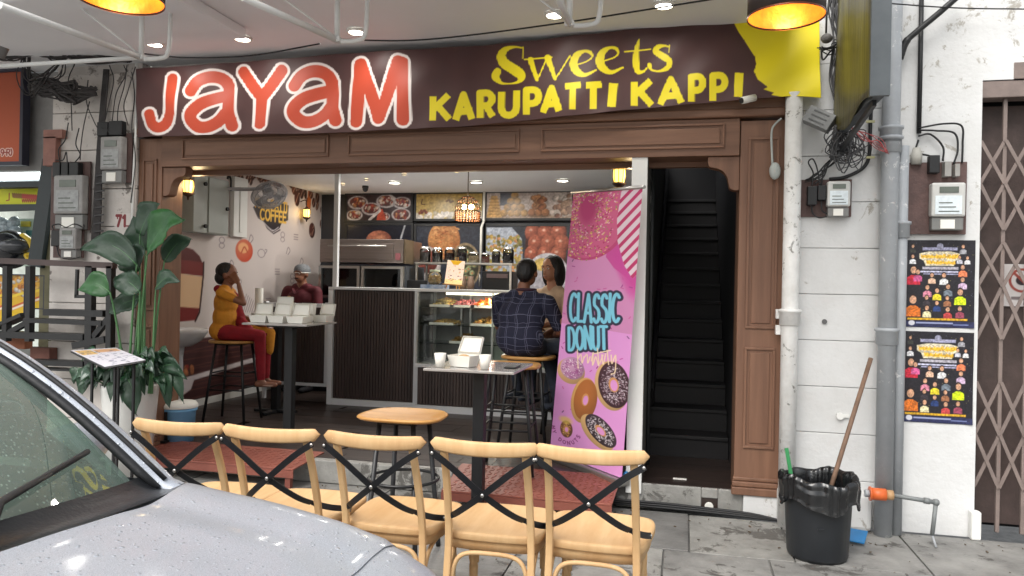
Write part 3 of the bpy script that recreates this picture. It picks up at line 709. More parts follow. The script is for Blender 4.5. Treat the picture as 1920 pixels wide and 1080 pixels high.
def pF(cv, w, h):
    cv.I[:] = (50, 54, 64)
    cv.poly([(0, h * .02), (w * .3, h * .02), (w * .42, h * .2), (w * .45, h), (0, h)], (168, 176, 190))
    blobs(cv, 220, 0, h * .16, w * .42, h * .8, .012, .03, [(206, 170, 76), (190, 150, 60), (160, 150, 70), (216, 140, 80), (120, 110, 50)], .7)
    cv.rect(w * .46, 0, w * .93, h, (70, 34, 28))
    for i in range(3):
        for j in range(3): cv.ell(w * (.54 + .15 * i + .04 * (j % 2)), h * (.1 + .17 * j), w * .088, w * .1, (186, 92, 64), shade=(74, 24, 20)); cv.ell(w * (.52 + .15 * i + .04 * (j % 2)), h * (.06 + .17 * j), .018, .014, (236, 186, 160), soft=.02)
    cv.ell(w * .72, h * .86, w * .27, h * .44, (196, 190, 196)); cv.ell(w * .72, h * .86, w * .24, h * .38, (176, 170, 178))
    cv.ell(w * .82, h * .8, w * .1, h * .15, (206, 140, 50), shade=(160, 90, 26)); cv.ell(w * .66, h * .6, w * .1, h * .1, (206, 170, 80))
wall_pic(651, 366, 770, 413, pA, 'dark menu picture of red meats on plates, top left above the buns')
wall_pic(781, 364, 904, 410, pB, 'yellow menu picture with pale sweets, directly behind the bead chandelier')
wall_pic(913, 362, 1072, 409, pC, 'menu picture of golden fried balls in piles, beside the pink banner')
wall_pic(651, 422, 770, 505, pD, 'menu picture of shiny brown buns rising behind the steel oven')
wall_pic(781, 424, 904, 545, pE, 'menu picture with orange noodles and a round tray of green sweets')
wall_pic(912, 424, 1072, 545, pF, 'menu picture of yellow rice, round syrup balls and egg on white plate')
MB0 = MB(); a = at(908, 357, Y=9.2)
tag(MB().tube([(a.x, 9.2, 2.68), (a.x, 9.2, 2.3), (a.x - .03, 9.2, 2.22), (a.x - .03, 9.2, 1.75)], .016, 8).build('conduit', CARDW), 'thin white conduit running down between the back wall menu pictures', 'conduit')

# ================================================================== left wall mural
MX = -4.855
def m2(px, py):
    p = at(px, py, X=MX); return (p.y - 5.25, 2.68 - p.z)
cv = Canvas(4.05, 2.5, 95, (204, 194, 190))
cv.grain(.03, 3)
BR = (64, 34, 32)
lowl = [m2(335, 640), m2(470, 622), m2(620, 606)]
cv.poly([(0, lowl[0][1]), lowl[0], lowl[1], (4.05, lowl[2][1] + .0), (4.05, 2.6), (0, 2.6)], (72, 44, 44))
for q in range(12):
    y0 = 1.86 + q * .055; cv.curve([(0, y0), (1, y0 + .03 * math.sin(q * 2)), (2, y0 - .02), (3, y0 + .03 * math.cos(q)), (4.05, y0)], .004, (110, 70, 62))
cv.stroke([m2(330, 718), m2(460, 679), m2(520, 664)], .026, (214, 204, 204))
cv.poly([m2(336, 716), m2(366, 706), m2(358, 730), m2(338, 745)], (206, 196, 198))
blobs(cv, 14, *m2(336, 690), *m2(362, 700), .02, .04, [(150, 60, 50), (190, 120, 80)])
# a plain coffee jar
j = lambda x, y: m2(x, y)
cv.poly([j(320, 462), j(345, 462), j(362, 468), j(374, 480), j(379, 492), j(379, 512), j(320, 505)], (92, 34, 32))
cv.poly([j(330, 486), j(382, 492), j(381, 518), j(330, 512)], (120, 44, 40))
cv.poly([j(330, 512), j(381, 519), j(374, 580), j(330, 580)], (214, 178, 140))
cv.poly([j(330, 575), j(374, 578), j(368, 600), j(330, 604)], (120, 40, 38))
cv.stroke([j(382, 492), j(381, 518), j(374, 585), j(366, 602)], .012, (50, 26, 26))
def bean(px, py, rx, ry, c=(84, 48, 42), rot=.0):
    x, y = m2(px, py); k = 1.9; cv.ell(x, y, rx * .0072 * k, ry * .0072, c, rot, shade=[q * .6 for q in c]); cv.curve([(x - rx * .004 * k, y + ry * .005), (x, y), (x + rx * .004 * k, y - ry * .005)], .006, (190, 150, 130))
for b in ((533, 333, 5, 9), (547, 343, 5, 10), (561, 352, 5, 9), (557, 372, 5, 14), (572, 346, 5, 9), (588, 349, 5, 9), (595, 370, 4, 12), (604, 394, 4, 8), (610, 360, 6, 10), (603, 420, 4, 9), (585, 432, 6, 14), (618, 415, 4, 8), (578, 382, 5, 12), (566, 333, 4, 8), (600, 335, 4, 9), (622, 345, 5, 12), (450, 333, 5, 10), (470, 338, 3, 8), (612, 520, 4, 14), (488, 332, 3, 9)): bean(*b)
for b in ((515, 335), (520, 345), (503, 338), (528, 325), (540, 329)): bean(*b, 7, 8, (130, 72, 44))
cv.stroke([m2(583, 325), m2(581, 365), m2(578, 392)], .05, (190, 104, 54)); cv.stroke([m2(566, 330), m2(566, 345)], .03, (196, 120, 70))
rgb_ = random.Random(21)
for q in range(34):
    px = rgb_.uniform(545, 632); py = rgb_.uniform(322, 440) if px > 585 else rgb_.uniform(322, 365)
    bean(px, py, rgb_.uniform(2.5, 4.5), rgb_.uniform(6, 10), rgb_.choice([(84, 48, 42), (110, 64, 48), (64, 36, 34)]), rgb_.uniform(-.5, .5))
for q in range(18): bean(rgb_.uniform(440, 560), rgb_.uniform(321, 338), 3, 6, (96, 54, 44), rgb_.uniform(-.6, .6))
x, y = m2(458, 470); cv.ell(x, y, .17, .13, (206, 112, 84), shade=(186, 66, 44)); cv.ell(x - .02, y - .03, .1, .06, (230, 170, 120)); cv.curve([(x - .06, y + .03), (x, y - .04), (x + .07, y + .02)], .01, (190, 90, 60))
# coffee badge
B = [m2(*p) for p in ((474, 388), (482, 405), (492, 411), (500, 425), (513, 435), (524, 428), (528, 418), (540, 413), (541, 385), (520, 378), (490, 380))]
cv.poly(B, (34, 30, 40)); 
B2 = [m2(*p) for p in ((477, 392), (484, 408), (494, 414), (501, 428), (513, 438), (525, 431))]
cv.stroke(B2, .008, (60, 50, 56)); cv.curve([m2(495, 418), m2(505, 428), m2(513, 432), m2(522, 426)], .006, (206, 200, 200))
a_, b_ = m2(488, 411), m2(536, 411); text(cv, 'COFFEE', a_[0], a_[1], .125, .014, (222, 176, 70), gap=.22, sx=(b_[0] - a_[0]) / text_w('COFFEE', .125, .22), dy=-.02)
a_, b_ = m2(479, 392), m2(538, 392); text(cv, 'KARUPATTI', a_[0], a_[1] - .03, .105, .011, (222, 176, 70), gap=.2, sx=(b_[0] - a_[0]) / text_w('KARUPATTI', .105, .2), dy=-.02)
DO = (120, 106, 112)
for px, py, q in ((433, 495, 0), (530, 440, 1), (555, 440, 2), (548, 518, 1), (520, 505, 2), (565, 490, 0), (416, 450, 1), (490, 475, 3), (470, 447, 0), (503, 560, 2), (448, 528, 1), (540, 470, 0)):
    x, y = m2(px, py)
    if q == 0: cv.curve([(x - .04, y + .04), (x, y - .04), (x + .05, y), (x, y + .05)], .005, DO)
    elif q == 1: cv.ell(x, y, .05, .035, DO, hole=.8); cv.ell(x, y + .06, .05, .03, DO, hole=.8)
    elif q == 2: [cv.stroke([(x - .05, y + .03 * k_), (x + .05, y + .03 * k_)], .004, DO) for k_ in range(3)]
    else: cv.ell(x, y, .08, .05, DO, hole=.88); cv.curve([(x + .08, y), (x + .12, y - .04), (x + .08, y - .05)], .005, DO)
for q in range(8): cv.stroke([m2(452 + q * 4, 585), m2(462 + q * 3.2, 552 + q * 3)], .005, DO)
mu = cv.build('wall_mural', PRINT, lambda X, Y: (MX, 5.25 + X, 2.68 - Y))
tag(mu, 'printed coffee mural with beans, yellow lettered badge and jar covering the left wall', 'mural')
tag(MB().box((-4.86, 5.26, FZ), (-4.845, 9.3, FZ + .07)).build('skirting', WHITEP), 'low white skirting strip along the foot of the coffee mural wall', 'skirting')

# electric cabinet, trunking, fan, lanterns
t = thing('electric_cabinet', at(395, 440, X=-4.8), 'grey steel electric cabinet with black locks on the mural wall', 'cabinet')
a = at(366, 330, X=-4.70); b = at(428, 442, X=-4.70)
GC = M('cabinet_grey', (168, 174, 170), .45, var=.03)
MB().box((-4.855, a.y, b.z), (-4.71, b.y, a.z + .03)).build('body', GC, t, bev=.004)
dy = a.y + .22
MB().box((-4.709, dy, b.z + .01), (-4.695, b.y - .01, a.z + .02)).build('door', GC, t, bev=.003)
for px, py in ((384, 345), (425, 392), (384, 424)):
    p = at(px, py, X=-4.695); MB().cyl((-4.696, p.y, p.z), (-4.675, p.y, p.z), .02, n=12).build('lock', BLACKP, t)
p0 = at(429, 335, X=-4.70)
p = at(425, 335, X=-4.69); MB().tube(catmull([(-4.68, p.y, p.z), (-4.68, p.y + .02, p.z + .03), (-4.68, p.y + .06, p.z), (-4.68, p.y + .06, p.z - .12)]), .012, 6).build('door_cable', BLACKP, t)
a = at(440, 330, X=-4.8); b = at(463, 446, X=-4.8)
tag(MB().box((-4.855, a.y, b.z), (-4.80, b.y, a.z)).box((-4.799, a.y + .1, b.z + .05), (-4.79, b.y - .1, a.z - .1)).build('trunking_box', WHITEP, bev=.004), 'narrow white trunking box right beside the grey electric cabinet', 'trunking')
fc = at(505, 366, X=-4.35)
t = thing('wall_fan', fc, 'grey caged wall fan turned down in front of the coffee badge', 'fan')
Tf = Matrix.Translation(fc) @ Vector((.578, -.40, -.805)).to_track_quat('Z', 'Y').to_matrix().to_4x4() @ Matrix.Scale(.82, 4)
mb = MB(); FGREY = M('fan_grey', (178, 180, 186), .4)
for rr_, zz_ in ((.235, 0), (.2, .05), (.13, .075), (.2, -.05), (.13, -.075), (.05, .08)):
    mb.tube([Tf @ Vector((rr_ * math.cos(q * .2618), rr_ * math.sin(q * .2618), zz_)) for q in range(24)], .004, 5, closed=True)
for q in range(72):
    a_ = q * math.pi / 36; mb.tube([Tf @ Vector((r_ * math.cos(a_), r_ * math.sin(a_), z_)) for r_, z_ in ((.05, .08), (.13, .075), (.2, .05), (.235, 0), (.2, -.05), (.13, -.075))], .0025, 4, cap=False)
tag(mb.build('cage', FGREY, t), kind=None)
for q in range(3):
    T2 = Tf @ Matrix.Rotation(q * 2.094, 4, 'Z') @ Matrix.Rotation(R(22), 4, 'X')
    MB().grid(lambda u, v: T2 @ Vector((.04 + .17 * u, (v - .5) * (.05 + .13 * u * (1.25 - u)), .012 * math.sin(u * 3))), 6, 4).build('blade', M('fan_blade', (124, 128, 134), .35), t)
MB().cyl(Tf @ Vector((0, 0, -.17)), Tf @ Vector((0, 0, -.04)), .05, .06).cyl(Tf @ Vector((0, 0, -.05)), Tf @ Vector((0, 0, .03)), .03).build('motor', FGREY, t)
MB().tube(catmull([Tf @ Vector((0, 0, -.15)), fc + Vector((-.2, -.05, .06)), (-4.8, fc.y - .35, fc.z + .03)]), .02, 8).cbox((-4.82, fc.y - .35, fc.z), (.07, .14, .2)).build('bracket', FGREY, t)
def lantern(p, label, hang, power=1.6):
    t = thing('lantern', (p.x, p.y, p.z - .09), label, 'lantern', 'small lit lanterns of the shop')
    IR = M('lantern_iron', (60, 42, 34), .5)
    MB().lathe([(.012, .088), (.02, .075), (.05, .052), (.046, .048)], p, 8).build('metal_cap', IR, t)
    MB().lathe([(.046, -.048), (.052, -.056), (.03, -.075), (.012, -.082), (.006, -.11)], p, 8).build('metal_foot', IR, t)
    MB().lathe([(.040, .048), (.043, 0), (.034, -.048)], p, 8).build('glass_body', LIGHTY, t)
    mb = MB()
    for q in range(8):
        a_ = q * math.pi / 4; mb.tube([p + Vector((r_ * math.cos(a_), r_ * math.sin(a_), z_)) for r_, z_ in ((.045, .05), (.046, 0), (.037, -.05))], .003, 4)
    mb.build('cage_bar', IR, t)
    if hang: MB().tube(catmull(hang), .006, 6).build('hanger', IR, t)
    lamp('lamp', (p.x + .1, p.y - .02, p.z), t, power, (1, .75, .4), .04, kind='POINT')
p = at(353, 350, Y=5.34); lantern(p, 'lit yellow lantern hanging at the inner corner of the left timber column', [(p.x, p.y, p.z + .1), (p.x, p.y, 2.45), (p.x, 5.26, 2.46)])
p = at(575, 400, X=-4.76); lantern(p, 'lit yellow lantern on the coffee mural among the printed beans', [(p.x, p.y, p.z + .1), (p.x - .02, p.y, p.z + .17), (-4.853, p.y, p.z + .15)], .9)
p = at(1161, 330, Y=5.34); lantern(p, 'lit yellow lantern hanging beside the top of the pink donut banner', [(p.x, p.y, p.z + .1), (p.x, p.y, 2.45), (p.x, 5.26, 2.46)])
# chandelier
p = at(877, 388, Y=6.6)
t = thing('bead_chandelier', (p.x, p.y, p.z - .12), 'lit dark bead chandelier with two bulbs hanging from the shop ceiling', 'chandelier')
IRN = MATS['lantern_iron']
MB().lathe([(.001, 2.68 - p.z), (.05, 2.68 - p.z - .005), (.045, 2.68 - p.z - .03), (.02, 2.68 - p.z - .07), (.006, 2.68 - p.z - .075)], p, 14).cyl((p.x, p.y, p.z + .1), (p.x, p.y, 2.62), .005, n=6).build('rod', IRN, t)
mb = MB()
for q in range(14):
    a_ = q * 2 * math.pi / 14; mb.tube(catmull([p + Vector((r_ * math.cos(a_), r_ * math.sin(a_), z_)) for r_, z_ in ((.02, .1), (.07, .07), (.105, .02), (.115, -.04))], 4), .0035, 4)
for z_, r_ in ((.07, .07), (.02, .105), (-.04, .115)): mb.tube([p + Vector((r_ * math.cos(a_ * .3), r_ * math.sin(a_ * .3), z_)) for a_ in range(21)], .004, 5, closed=True)
mb.build('wire_shade', IRN, t)
BEAD = M('amber_bead', (150, 96, 60), .15, spec=.8)
mb = MB()
for q in range(26):
    a_ = q * 2 * math.pi / 26
    for k_ in range(5): mb.ball(p + Vector((.115 * math.cos(a_), .115 * math.sin(a_), -.05 - .018 * k_)), .0085, 6, 4)
for q in range(14):
    a_ = q * 2 * math.pi / 14
    for r_, z_ in ((.05, .085), (.09, .05), (.11, -.01)): mb.ball(p + Vector((r_ * math.cos(a_), r_ * math.sin(a_), z_)), .009, 6, 4)
tag(mb.build('bead', BEAD, t), kind='stuff')
for dx in (-.035, .035): MB().ball(p + Vector((dx, 0, .0)), .026, 10, 8).build('bulb', M_emit('bulb_glow', (255, 226, 160), 14.), t)
lamp('lamp', (p.x, p.y, p.z - .06), t, 5, (1, .8, .5), .08, kind='POINT')

# ================================================================== counters
def slats(mb, x0, x1, y, z0, z1, pitch=.032):
    n = int((x1 - x0) / pitch); pt = (x1 - x0) / n
    for i in range(n): mb.box((x0 + i * pt + .004, y - .014, z0), (x0 + (i + 1) * pt - .004, y, z1))
WF = M('white_aluminium', (222, 224, 226), .4, var=.02)
t = thing('service_counter', (-3.15, 7.3, FZ), 'tall service counter clad in dark vertical slats with white edging', 'counter')
MB().box((-3.66, 7.305, FZ), (-2.70, 7.9, 1.395)).build('cabinet', SLAT, t)
mb = MB(); slats(mb, -3.63, -2.72, 7.304, FZ + .07, 1.385); tag(mb.build('slat', SLAT, t), kind='stuff')
MB().box((-3.69, 7.26, 1.397), (-2.66, 7.95, 1.425)).build('worktop', WF, t, bev=.003)
MB().box((-3.69, 7.265, FZ), (-3.635, 7.302, 1.395)).build('edge_strip', WF, t); MB().box((-2.715, 7.265, FZ), (-2.665, 7.302, 1.395)).build('edge_strip', WF, t)
MB().box((-3.634, 7.27, FZ), (-2.716, 7.302, FZ + .065)).build('kick_strip', WF, t)
tag(MB().box((-3.655, 7.28, 1.426), (-3.605, 7.33, RC)).build('corner_post', WF, bev=.003), 'thin white post rising from the counter corner to the ceiling', 'post')
t = thing('counter_gate', (-4.1, 7.4, .34), 'low dark slatted gate panel beside the counter, its white frame above the floor', 'gate')
MB().box((-4.50, 7.42, .37), (-3.80, 7.45, 1.19)).build('panel', SLAT, t)
mb = MB(); slats(mb, -4.49, -3.81, 7.419, .375, 1.18); tag(mb.build('slat', SLAT, t), kind='stuff')
for a_, b_ in (((-4.52, 7.40, .335), (-3.76, 7.46, .368)), ((-3.795, 7.40, .37), (-3.75, 7.46, 1.25)), ((-4.54, 7.40, .37), (-4.505, 7.46, 1.25)), ((-4.54, 7.40, 1.195), (-3.80, 7.46, 1.235))): MB().box(a_, b_).build('frame_bar', WF, t)
MB().box((-4.545, 7.41, FZ), (-4.515, 7.45, .334)).build('foot', WF, t)
# display case
DX0, DX1, DY0, DY1 = -2.655, -.95, 7.16, 7.72
t = thing('display_case', ((DX0 + DX1) / 2, DY0, FZ), 'glass fronted food display case with three shelves above a dark slatted base', 'display case')
MB().box((DX0 + .02, DY0 + .02, FZ), (DX1, DY1, .62)).build('base', SLAT, t)
mb = MB(); slats(mb, DX0 + .05, DX1 - .03, DY0 + .018, FZ + .075, .615); tag(mb.build('slat', SLAT, t), kind='stuff')
MB().box((DX0, DY0 - .01, FZ), (DX1, DY0 + .016, FZ + .07)).build('kick_strip', WF, t)
MB().box((DX0, DY0 - .01, .625), (DX1, DY1, .66)).build('case_floor', WF, t, bev=.003)
MB().box((DX0, DY0, 1.395), (DX1, DY1, 1.425)).build('case_top', WF, t, bev=.003)
for x in (DX0, (DX0 + DX1) / 2 - .2, DX1 - .03):
    MB().box((x, DY1 - .03, .662), (x + .03, DY1, 1.393)).build('frame_bar', CHROME, t)
for x in (DX0 + .002, -1.86, DX1 - .02): MB().box((x, DY0, .662), (x + .018, DY0 + .018, 1.393)).build('frame_bar', CHROME, t)
for x in (-2.34, -2.24): MB().box((x, DY1 - .05, .662), (x + .02, DY1 - .03, 1.393)).build('frame_bar', CHROME, t)
GL = M_glass('case_glass', (250, 252, 251), .6)
MB().box((DX0 + .02, DY0 - .006, .665), (DX1 - .02, DY0 - .002, 1.39)).build('front_glass', GL, t)
MB().box((DX0 - .004, DY0 + .02, .665), (DX0 - .001, DY1 - .04, 1.39)).build('side_glass', GL, t)
for z in (.865, 1.05, 1.235): MB().box((DX0 + .02, DY0 + .06, z), (DX1 - .02, DY1 - .06, z + .007)).build('shelf', M_glass('shelf_glass', (232, 240, 236), 1., .05), t)
MB().box((DX0 + .3, DY0 + .05, 1.37), (DX1 - .05, DY0 + .09, 1.392)).build('light_strip', M_emit('strip_glow', (255, 244, 214), 3.), t)
MB().box((DX0 + .02, DY1 - .012, .665), (DX1 - .02, DY1 - .005, 1.39)).build('back_panel', M('case_back', (150, 148, 144), .3), t)
lamp('lamp', ((DX0 + DX1) / 2, DY0 + .2, 1.36), t, 9, (1, .93, .8), .3)
foods = [(-2.42, 1.242, (214, 186, 110), 'pale yellow crisps', 0), (-2.2, 1.242, (206, 120, 120), 'pink wrapped sweets', 1), (-1.98, 1.242, (226, 112, 36), 'orange fried snacks', 0), (-1.62, 1.242, (206, 210, 220), 'clear plastic bags', 1), (-1.3, 1.242, (214, 196, 150), 'cream sweets', 0),
         (-2.42, 1.057, (206, 170, 100), 'thin golden pastries', 2), (-1.98, 1.057, (200, 150, 76), 'heaped golden noodles', 0), (-1.6, 1.057, (130, 64, 40), 'dark red sweets', 2), (-1.3, 1.057, (150, 90, 50), 'brown fritters', 0),
         (-2.2, .872, (176, 130, 50), 'mustard coloured mixture', 0), (-1.66, .872, (134, 40, 34), 'dark crimson sweets', 2), (-1.35, .872, (120, 70, 50), 'brown squares', 2)]
for x, z, c, nm, kd in foods:
    tt = thing('food_tray', (x, DY0 + .28, z), 'steel tray of %s on the %s shelf of the display case' % (nm, {1.242: 'top', 1.057: 'middle', .872: 'bottom'}[z]), 'food tray', 'trays of food in the display case')
    MB().box((x - .13, DY0 + .1, z), (x + .13, DY0 + .46, z + .006)).box((x - .13, DY0 + .1, z + .0065), (x + .13, DY0 + .106, z + .025)).build('tray', CARDW, tt)
    mb = MB(); rg = random.Random(int(x * 100) + int(z * 50))
    for q in range(46):
        u, v = rg.uniform(-.11, .11), rg.uniform(.13, .42); hh = (.075 if kd == 0 else .03 if kd == 2 else .06) * max(.1, 1 - (u / .13) ** 2 - ((v - .28) / .2) ** 2)
        s_ = rg.uniform(.012, .022); T = Matrix.Rotation(rg.uniform(0, 3), 3, 'Z') @ Matrix.Rotation(rg.uniform(-.6, .6), 3, 'X')
        vs = [T @ Vector((a_ * s_ * 1.6, b_ * s_, c_ * s_ * .7)) + Vector((x + u, DY0 + v, z + .016 + hh * rg.random())) for a_ in (-1, 1) for b_ in (-1, 1) for c_ in (-1, 1)]
        mb.add(vs, [(0, 1, 3, 2), (4, 6, 7, 5), (0, 4, 5, 1), (2, 3, 7, 6), (0, 2, 6, 4), (1, 5, 7, 3)], True)
    tag(mb.build('food', M('food_' + nm.replace(' ', '_'), c, .5, var=.3, scale=30), tt), kind='stuff')

# ================================================================== behind the counter
t = thing('back_cabinet', (-3.0, 8.6, FZ), 'dark cabinet run behind the counter carrying the oven and the rack', 'cabinet')
MB().box((-4.6, 8.15, FZ), (-1.2, 9.2, 1.28)).build('body', M('dark_cabinet', (34, 34, 40), .5), t)
a = at(596, 496, Y=8.2); b = at(757, 540, Y=8.2)
t = thing('glass_chiller', ((a.x + b.x) / 2, 8.3, 1.28), 'low glass door chiller under the steel oven behind the counter', 'chiller')
MB().box((a.x, 8.25, 1.285), (b.x, 8.9, a.z)).build('body', M('chiller_dark', (70, 74, 80), .4), t)
w = (b.x - a.x) / 2
for q in range(2):
    x0, x1 = a.x + q * w + .01, a.x + (q + 1) * w - .01; z0, z1 = 1.29, a.z - .01
    d = MB()
    for p_, r_ in (((x0, z0), (x1, z0 + .03)), ((x0, z1 - .03), (x1, z1)), ((x0, z0 + .031), (x0 + .035, z1 - .031)), ((x1 - .035, z0 + .031), (x1, z1 - .031))): d.box((p_[0], 8.20, p_[1]), (r_[0], 8.248, r_[1]))
    d = d.build('door', CHROME, t)
    MB().box((x0 + .036, 8.23, z0 + .032), (x1 - .036, 8.24, z1 - .032)).build('pane', M_glass('chiller_glass', (150, 164, 170), 1.2), d)
for x, c in ((a.x + .3, (150, 40, 50)), (a.x + .44, (60, 62, 70)), (a.x + .8, (130, 150, 150))):
    MB().box((x, 8.243, 1.3), (x + .1, 8.2485, 1.38)).build('stock', M('stock%d' % c[0], c, .5), t)
a = at(600, 448, Y=8.2); b = at(755, 494, Y=8.2)
t = thing('steel_oven', ((a.x + b.x) / 2, 8.3, b.z), 'long brushed steel oven standing on the chiller under the bun picture', 'oven')
MB().box((a.x, 8.2, b.z + .004), (b.x, 8.85, a.z)).build('body', M('oven_steel', (150, 140, 136), .34, metal=.85, var=.08, stretch=(.2, 1, 6)), t, bev=.006)
MB().box((a.x + .05, 8.188, b.z + .05), (b.x - .12, 8.198, a.z - .05)).build('door', MATS['oven_steel'], t, bev=.003)
MB().box((b.x - .09, 8.19, b.z + .04), (b.x - .03, 8.199, b.z + .12)).build('control_panel', M('oven_label', (150, 90, 96), .5), t)
MB().cyl((a.x + .12, 8.17, a.z - .08), (b.x - .2, 8.17, a.z - .08), .009, n=8).build('handle', CHROME, t)
MB().box((b.x + .003, 8.22, b.z), (b.x + .02, 8.5, a.z)).build('side_panel', M('oven_side', (120, 106, 86), .4, metal=.5), t)
# rack with jars
a = at(785, 492, Y=8.5); b = at(965, 492, Y=8.5); zs_ = a.z
t = thing('steel_rack', ((a.x + b.x) / 2, 8.5, 1.285), 'steel rack behind the display case with a row of jars on top', 'rack')
MB().box((a.x, 8.36, zs_ - .02), (b.x, 8.75, zs_)).build('shelf', CHROME, t)
for x in (a.x + .01, b.x - .03):
    for y in (8.37, 8.72): MB().box((x, y, 1.285), (x + .022, y + .022, zs_ - .021)).build('leg', CHROME, t)
MB().box((a.x + .03, 8.38, 1.40), (b.x - .03, 8.72, 1.41)).build('lower_shelf', M('rack_dark', (40, 40, 44), .4), t)
JG = M_glass('jar_glass', (226, 230, 232), 1.2)
jars = [(797, .19, .066, (96, 88, 84), 'empty looking'), (820, .18, .064, (46, 34, 32), 'dark filled'), (843, .18, .064, (60, 34, 30), 'brown filled'), (866, .19, .06, (52, 40, 44), 'half dark'), (888, .13, .062, (190, 168, 130), 'cream filled'), (910, .12, .05, (120, 64, 52), 'red brown filled'), (930, .16, .05, (40, 32, 40), 'black filled'), (953, .19, .066, (36, 26, 34), 'tall black filled')]
for px, h, r, c, nm in jars:
    p = at(px, 492, Y=8.52)
    tt = thing('jar', (p.x, 8.52, zs_), '%s glass jar, %s on the steel rack' % (nm, {797: 'first from the oven', 820: 'second from the oven', 843: 'third from the oven', 866: 'fourth from the oven', 888: 'just right of the easel board', 910: 'before the dark pair', 930: 'left of the tallest black one', 953: 'at the right end'}[px]), 'jar', 'glass jars on the steel rack')
    MB().lathe([(.001, 0), (r, 0), (r, h * .8), (r * .8, h * .88)], (p.x, 8.52, zs_ + .001), 18).build('glass_body', JG, tt)
    MB().lathe([(.001, 0), (r * .93, 0), (r * .93, h * .62), (.001, h * .64)], (p.x, 8.52, zs_ + .005), 16).build('contents', M('jar_fill%d' % px, c, .6, var=.2, scale=60), tt)
    MB().lathe([(r * .84, 0), (r * .84, h * .12), (.001, h * .12)], (p.x, 8.52, zs_ + h * .88), 16).build('lid', CHROME, tt)
for px, c, nm in ((868, (176, 150, 130), 'left'), (883, (190, 160, 140), 'right')):
    p = at(px, 520, Y=8.5); tag(MB().lathe([(.001, 0), (.04, 0), (.045, .1), (.035, .13), (.036, .17), (.001, .17)], (p.x, 8.5, 1.411), 14).build('canister', M('can%d' % px, c, .4)), '%s small beige canister under the rack beside the easel board' % nm, 'canister')
a = at(905, 505, Y=8.45); b = at(962, 540, Y=8.45)
t = thing('coffee_machine', ((a.x + b.x) / 2, 8.5, 1.411), 'black coffee machine with steel spout under the right end of the rack', 'coffee machine')
MB().box((a.x, 8.42, 1.412), (b.x, 8.7, a.z - .02)).build('body', BLACKP, t, bev=.012)
MB().box((a.x + .06, 8.405, a.z - .1), (b.x - .06, 8.418, a.z - .05)).build('panel', M('steam_grey', (110, 90, 90), .35), t)
MB().tube([(a.x - .03, 8.44, a.z - .03), (a.x - .03, 8.43, a.z - .12), (a.x - .03, 8.42, a.z - .2)], .012, 8).build('spout', CHROME, t)
a = at(765, 500, Y=8.3)
t = thing('till_screen', (a.x, 8.3, 1.285), 'small dark till screen glowing blue between the chiller and the rack', 'screen')
MB().box((a.x - .02, 8.30, 1.30), (a.x + .24, 8.33, 1.52)).build('case', BLACKP, t, bev=.006)
MB().box((a.x + .06, 8.293, 1.33), (a.x + .17, 8.299, 1.38)).build('display', M_emit('blue_screen', (20, 60, 170), 1.2), t)
# on top of the case
p = at(815, 541, Y=7.35); zt = 1.426
t = thing('sweets_jar', (p.x, 7.35, zt), 'bright glass jar of cream coloured sweets on top of the display case', 'jar')
MB().lathe([(.001, 0), (.068, 0), (.075, .03), (.075, .10), (.05, .13)], (p.x, 7.35, zt + .045), 18).build('glass_body', JG, t)
mb = MB()
for q in range(60):
    a_, r_ = q * 2.4, .056 * math.sqrt(random.random()); mb.ball((p.x + r_ * math.cos(a_), 7.35 + r_ * math.sin(a_), zt + .055 + .08 * random.random()), .016, 6, 4)
tag(mb.build('sweet', M('cream_sweet', (240, 206, 150), .5, var=.15, scale=30), t), kind='stuff')
MB().lathe([(.055, 0), (.055, .02), (.001, .024)], (p.x, 7.35, zt + .176), 18).build('lid', M('green_lid', (190, 200, 170), .4), t)
p = at(812, 541, Y=7.30)
tag(MB().box((p.x - .11, 7.22, zt), (p.x + .13, 7.44, zt + .042)).build('card_box', M('blue_white_box', (176, 186, 200), .5, col2=(90, 120, 160), scale=16), bev=.003), 'flat blue and white box under the jar of cream sweets', 'box')
p0, p1 = at(833, 533, Y=7.3), at(866, 528, Y=7.3); xc = (p0.x + p1.x) / 2
t = thing('easel_board', (xc, 7.3, zt), 'small wooden easel holding a bright printed menu card on the display case', 'easel')
cv = Canvas(.19, .25, 260, (246, 226, 206))
cv.poly([(.03, 0), (.16, 0), (.12, .045), (.07, .045)], (226, 176, 40))
for q in range(26): cv.stroke([(rnd(.01, .15), rnd(.06, .23)), ] * 1 + [(rnd(.02, .17), rnd(.06, .23))][:0] or [(0, 0)], .001, (0, 0, 0))
for q in range(34):
    x, y = rnd(.015, .17), rnd(.055, .235); cv.stroke([(x, y), (x + rnd(.004, .02), y)], rnd(.0015, .004), random.choice([(60, 60, 66), (150, 110, 90), (226, 190, 60), (190, 150, 140)]))
cv.I[-int(.05 * 260):] = cv.I[-int(.05 * 260):] * .5 + np.array((246, 226, 120)) * .5
Te = Matrix.Translation((xc, 7.3, zt + .05)) @ Matrix.Rotation(R(-10), 4, 'X') @ Matrix.Rotation(R(4), 4, 'Y')
def fe(X, Y):
    P = np.array(Te)[:3]; v = np.stack([X - .095, X * 0, .25 - Y], -1); q = v @ P[:, :3].T + P[:, 3]; return q[..., 0], q[..., 1], q[..., 2]
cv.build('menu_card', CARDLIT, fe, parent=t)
mb = MB().bar(Te @ Vector((-.075, .008, -.05)), Te @ Vector((-.01, .008, .29)), .012, .008).bar(Te @ Vector((.075, .008, -.05)), Te @ Vector((.01, .008, .29)), .012, .008)
mb.bar(Te @ Vector((0, .012, .25)), Vector((xc, 7.42, zt)), .01, .008); mb.build('easel_leg', OAKTOP, t); MB().bar(Te @ Vector((-.11, -.006, -.006)), Te @ Vector((.11, -.006, -.006)), .018, .012).build('ledge', OAKTOP, t)
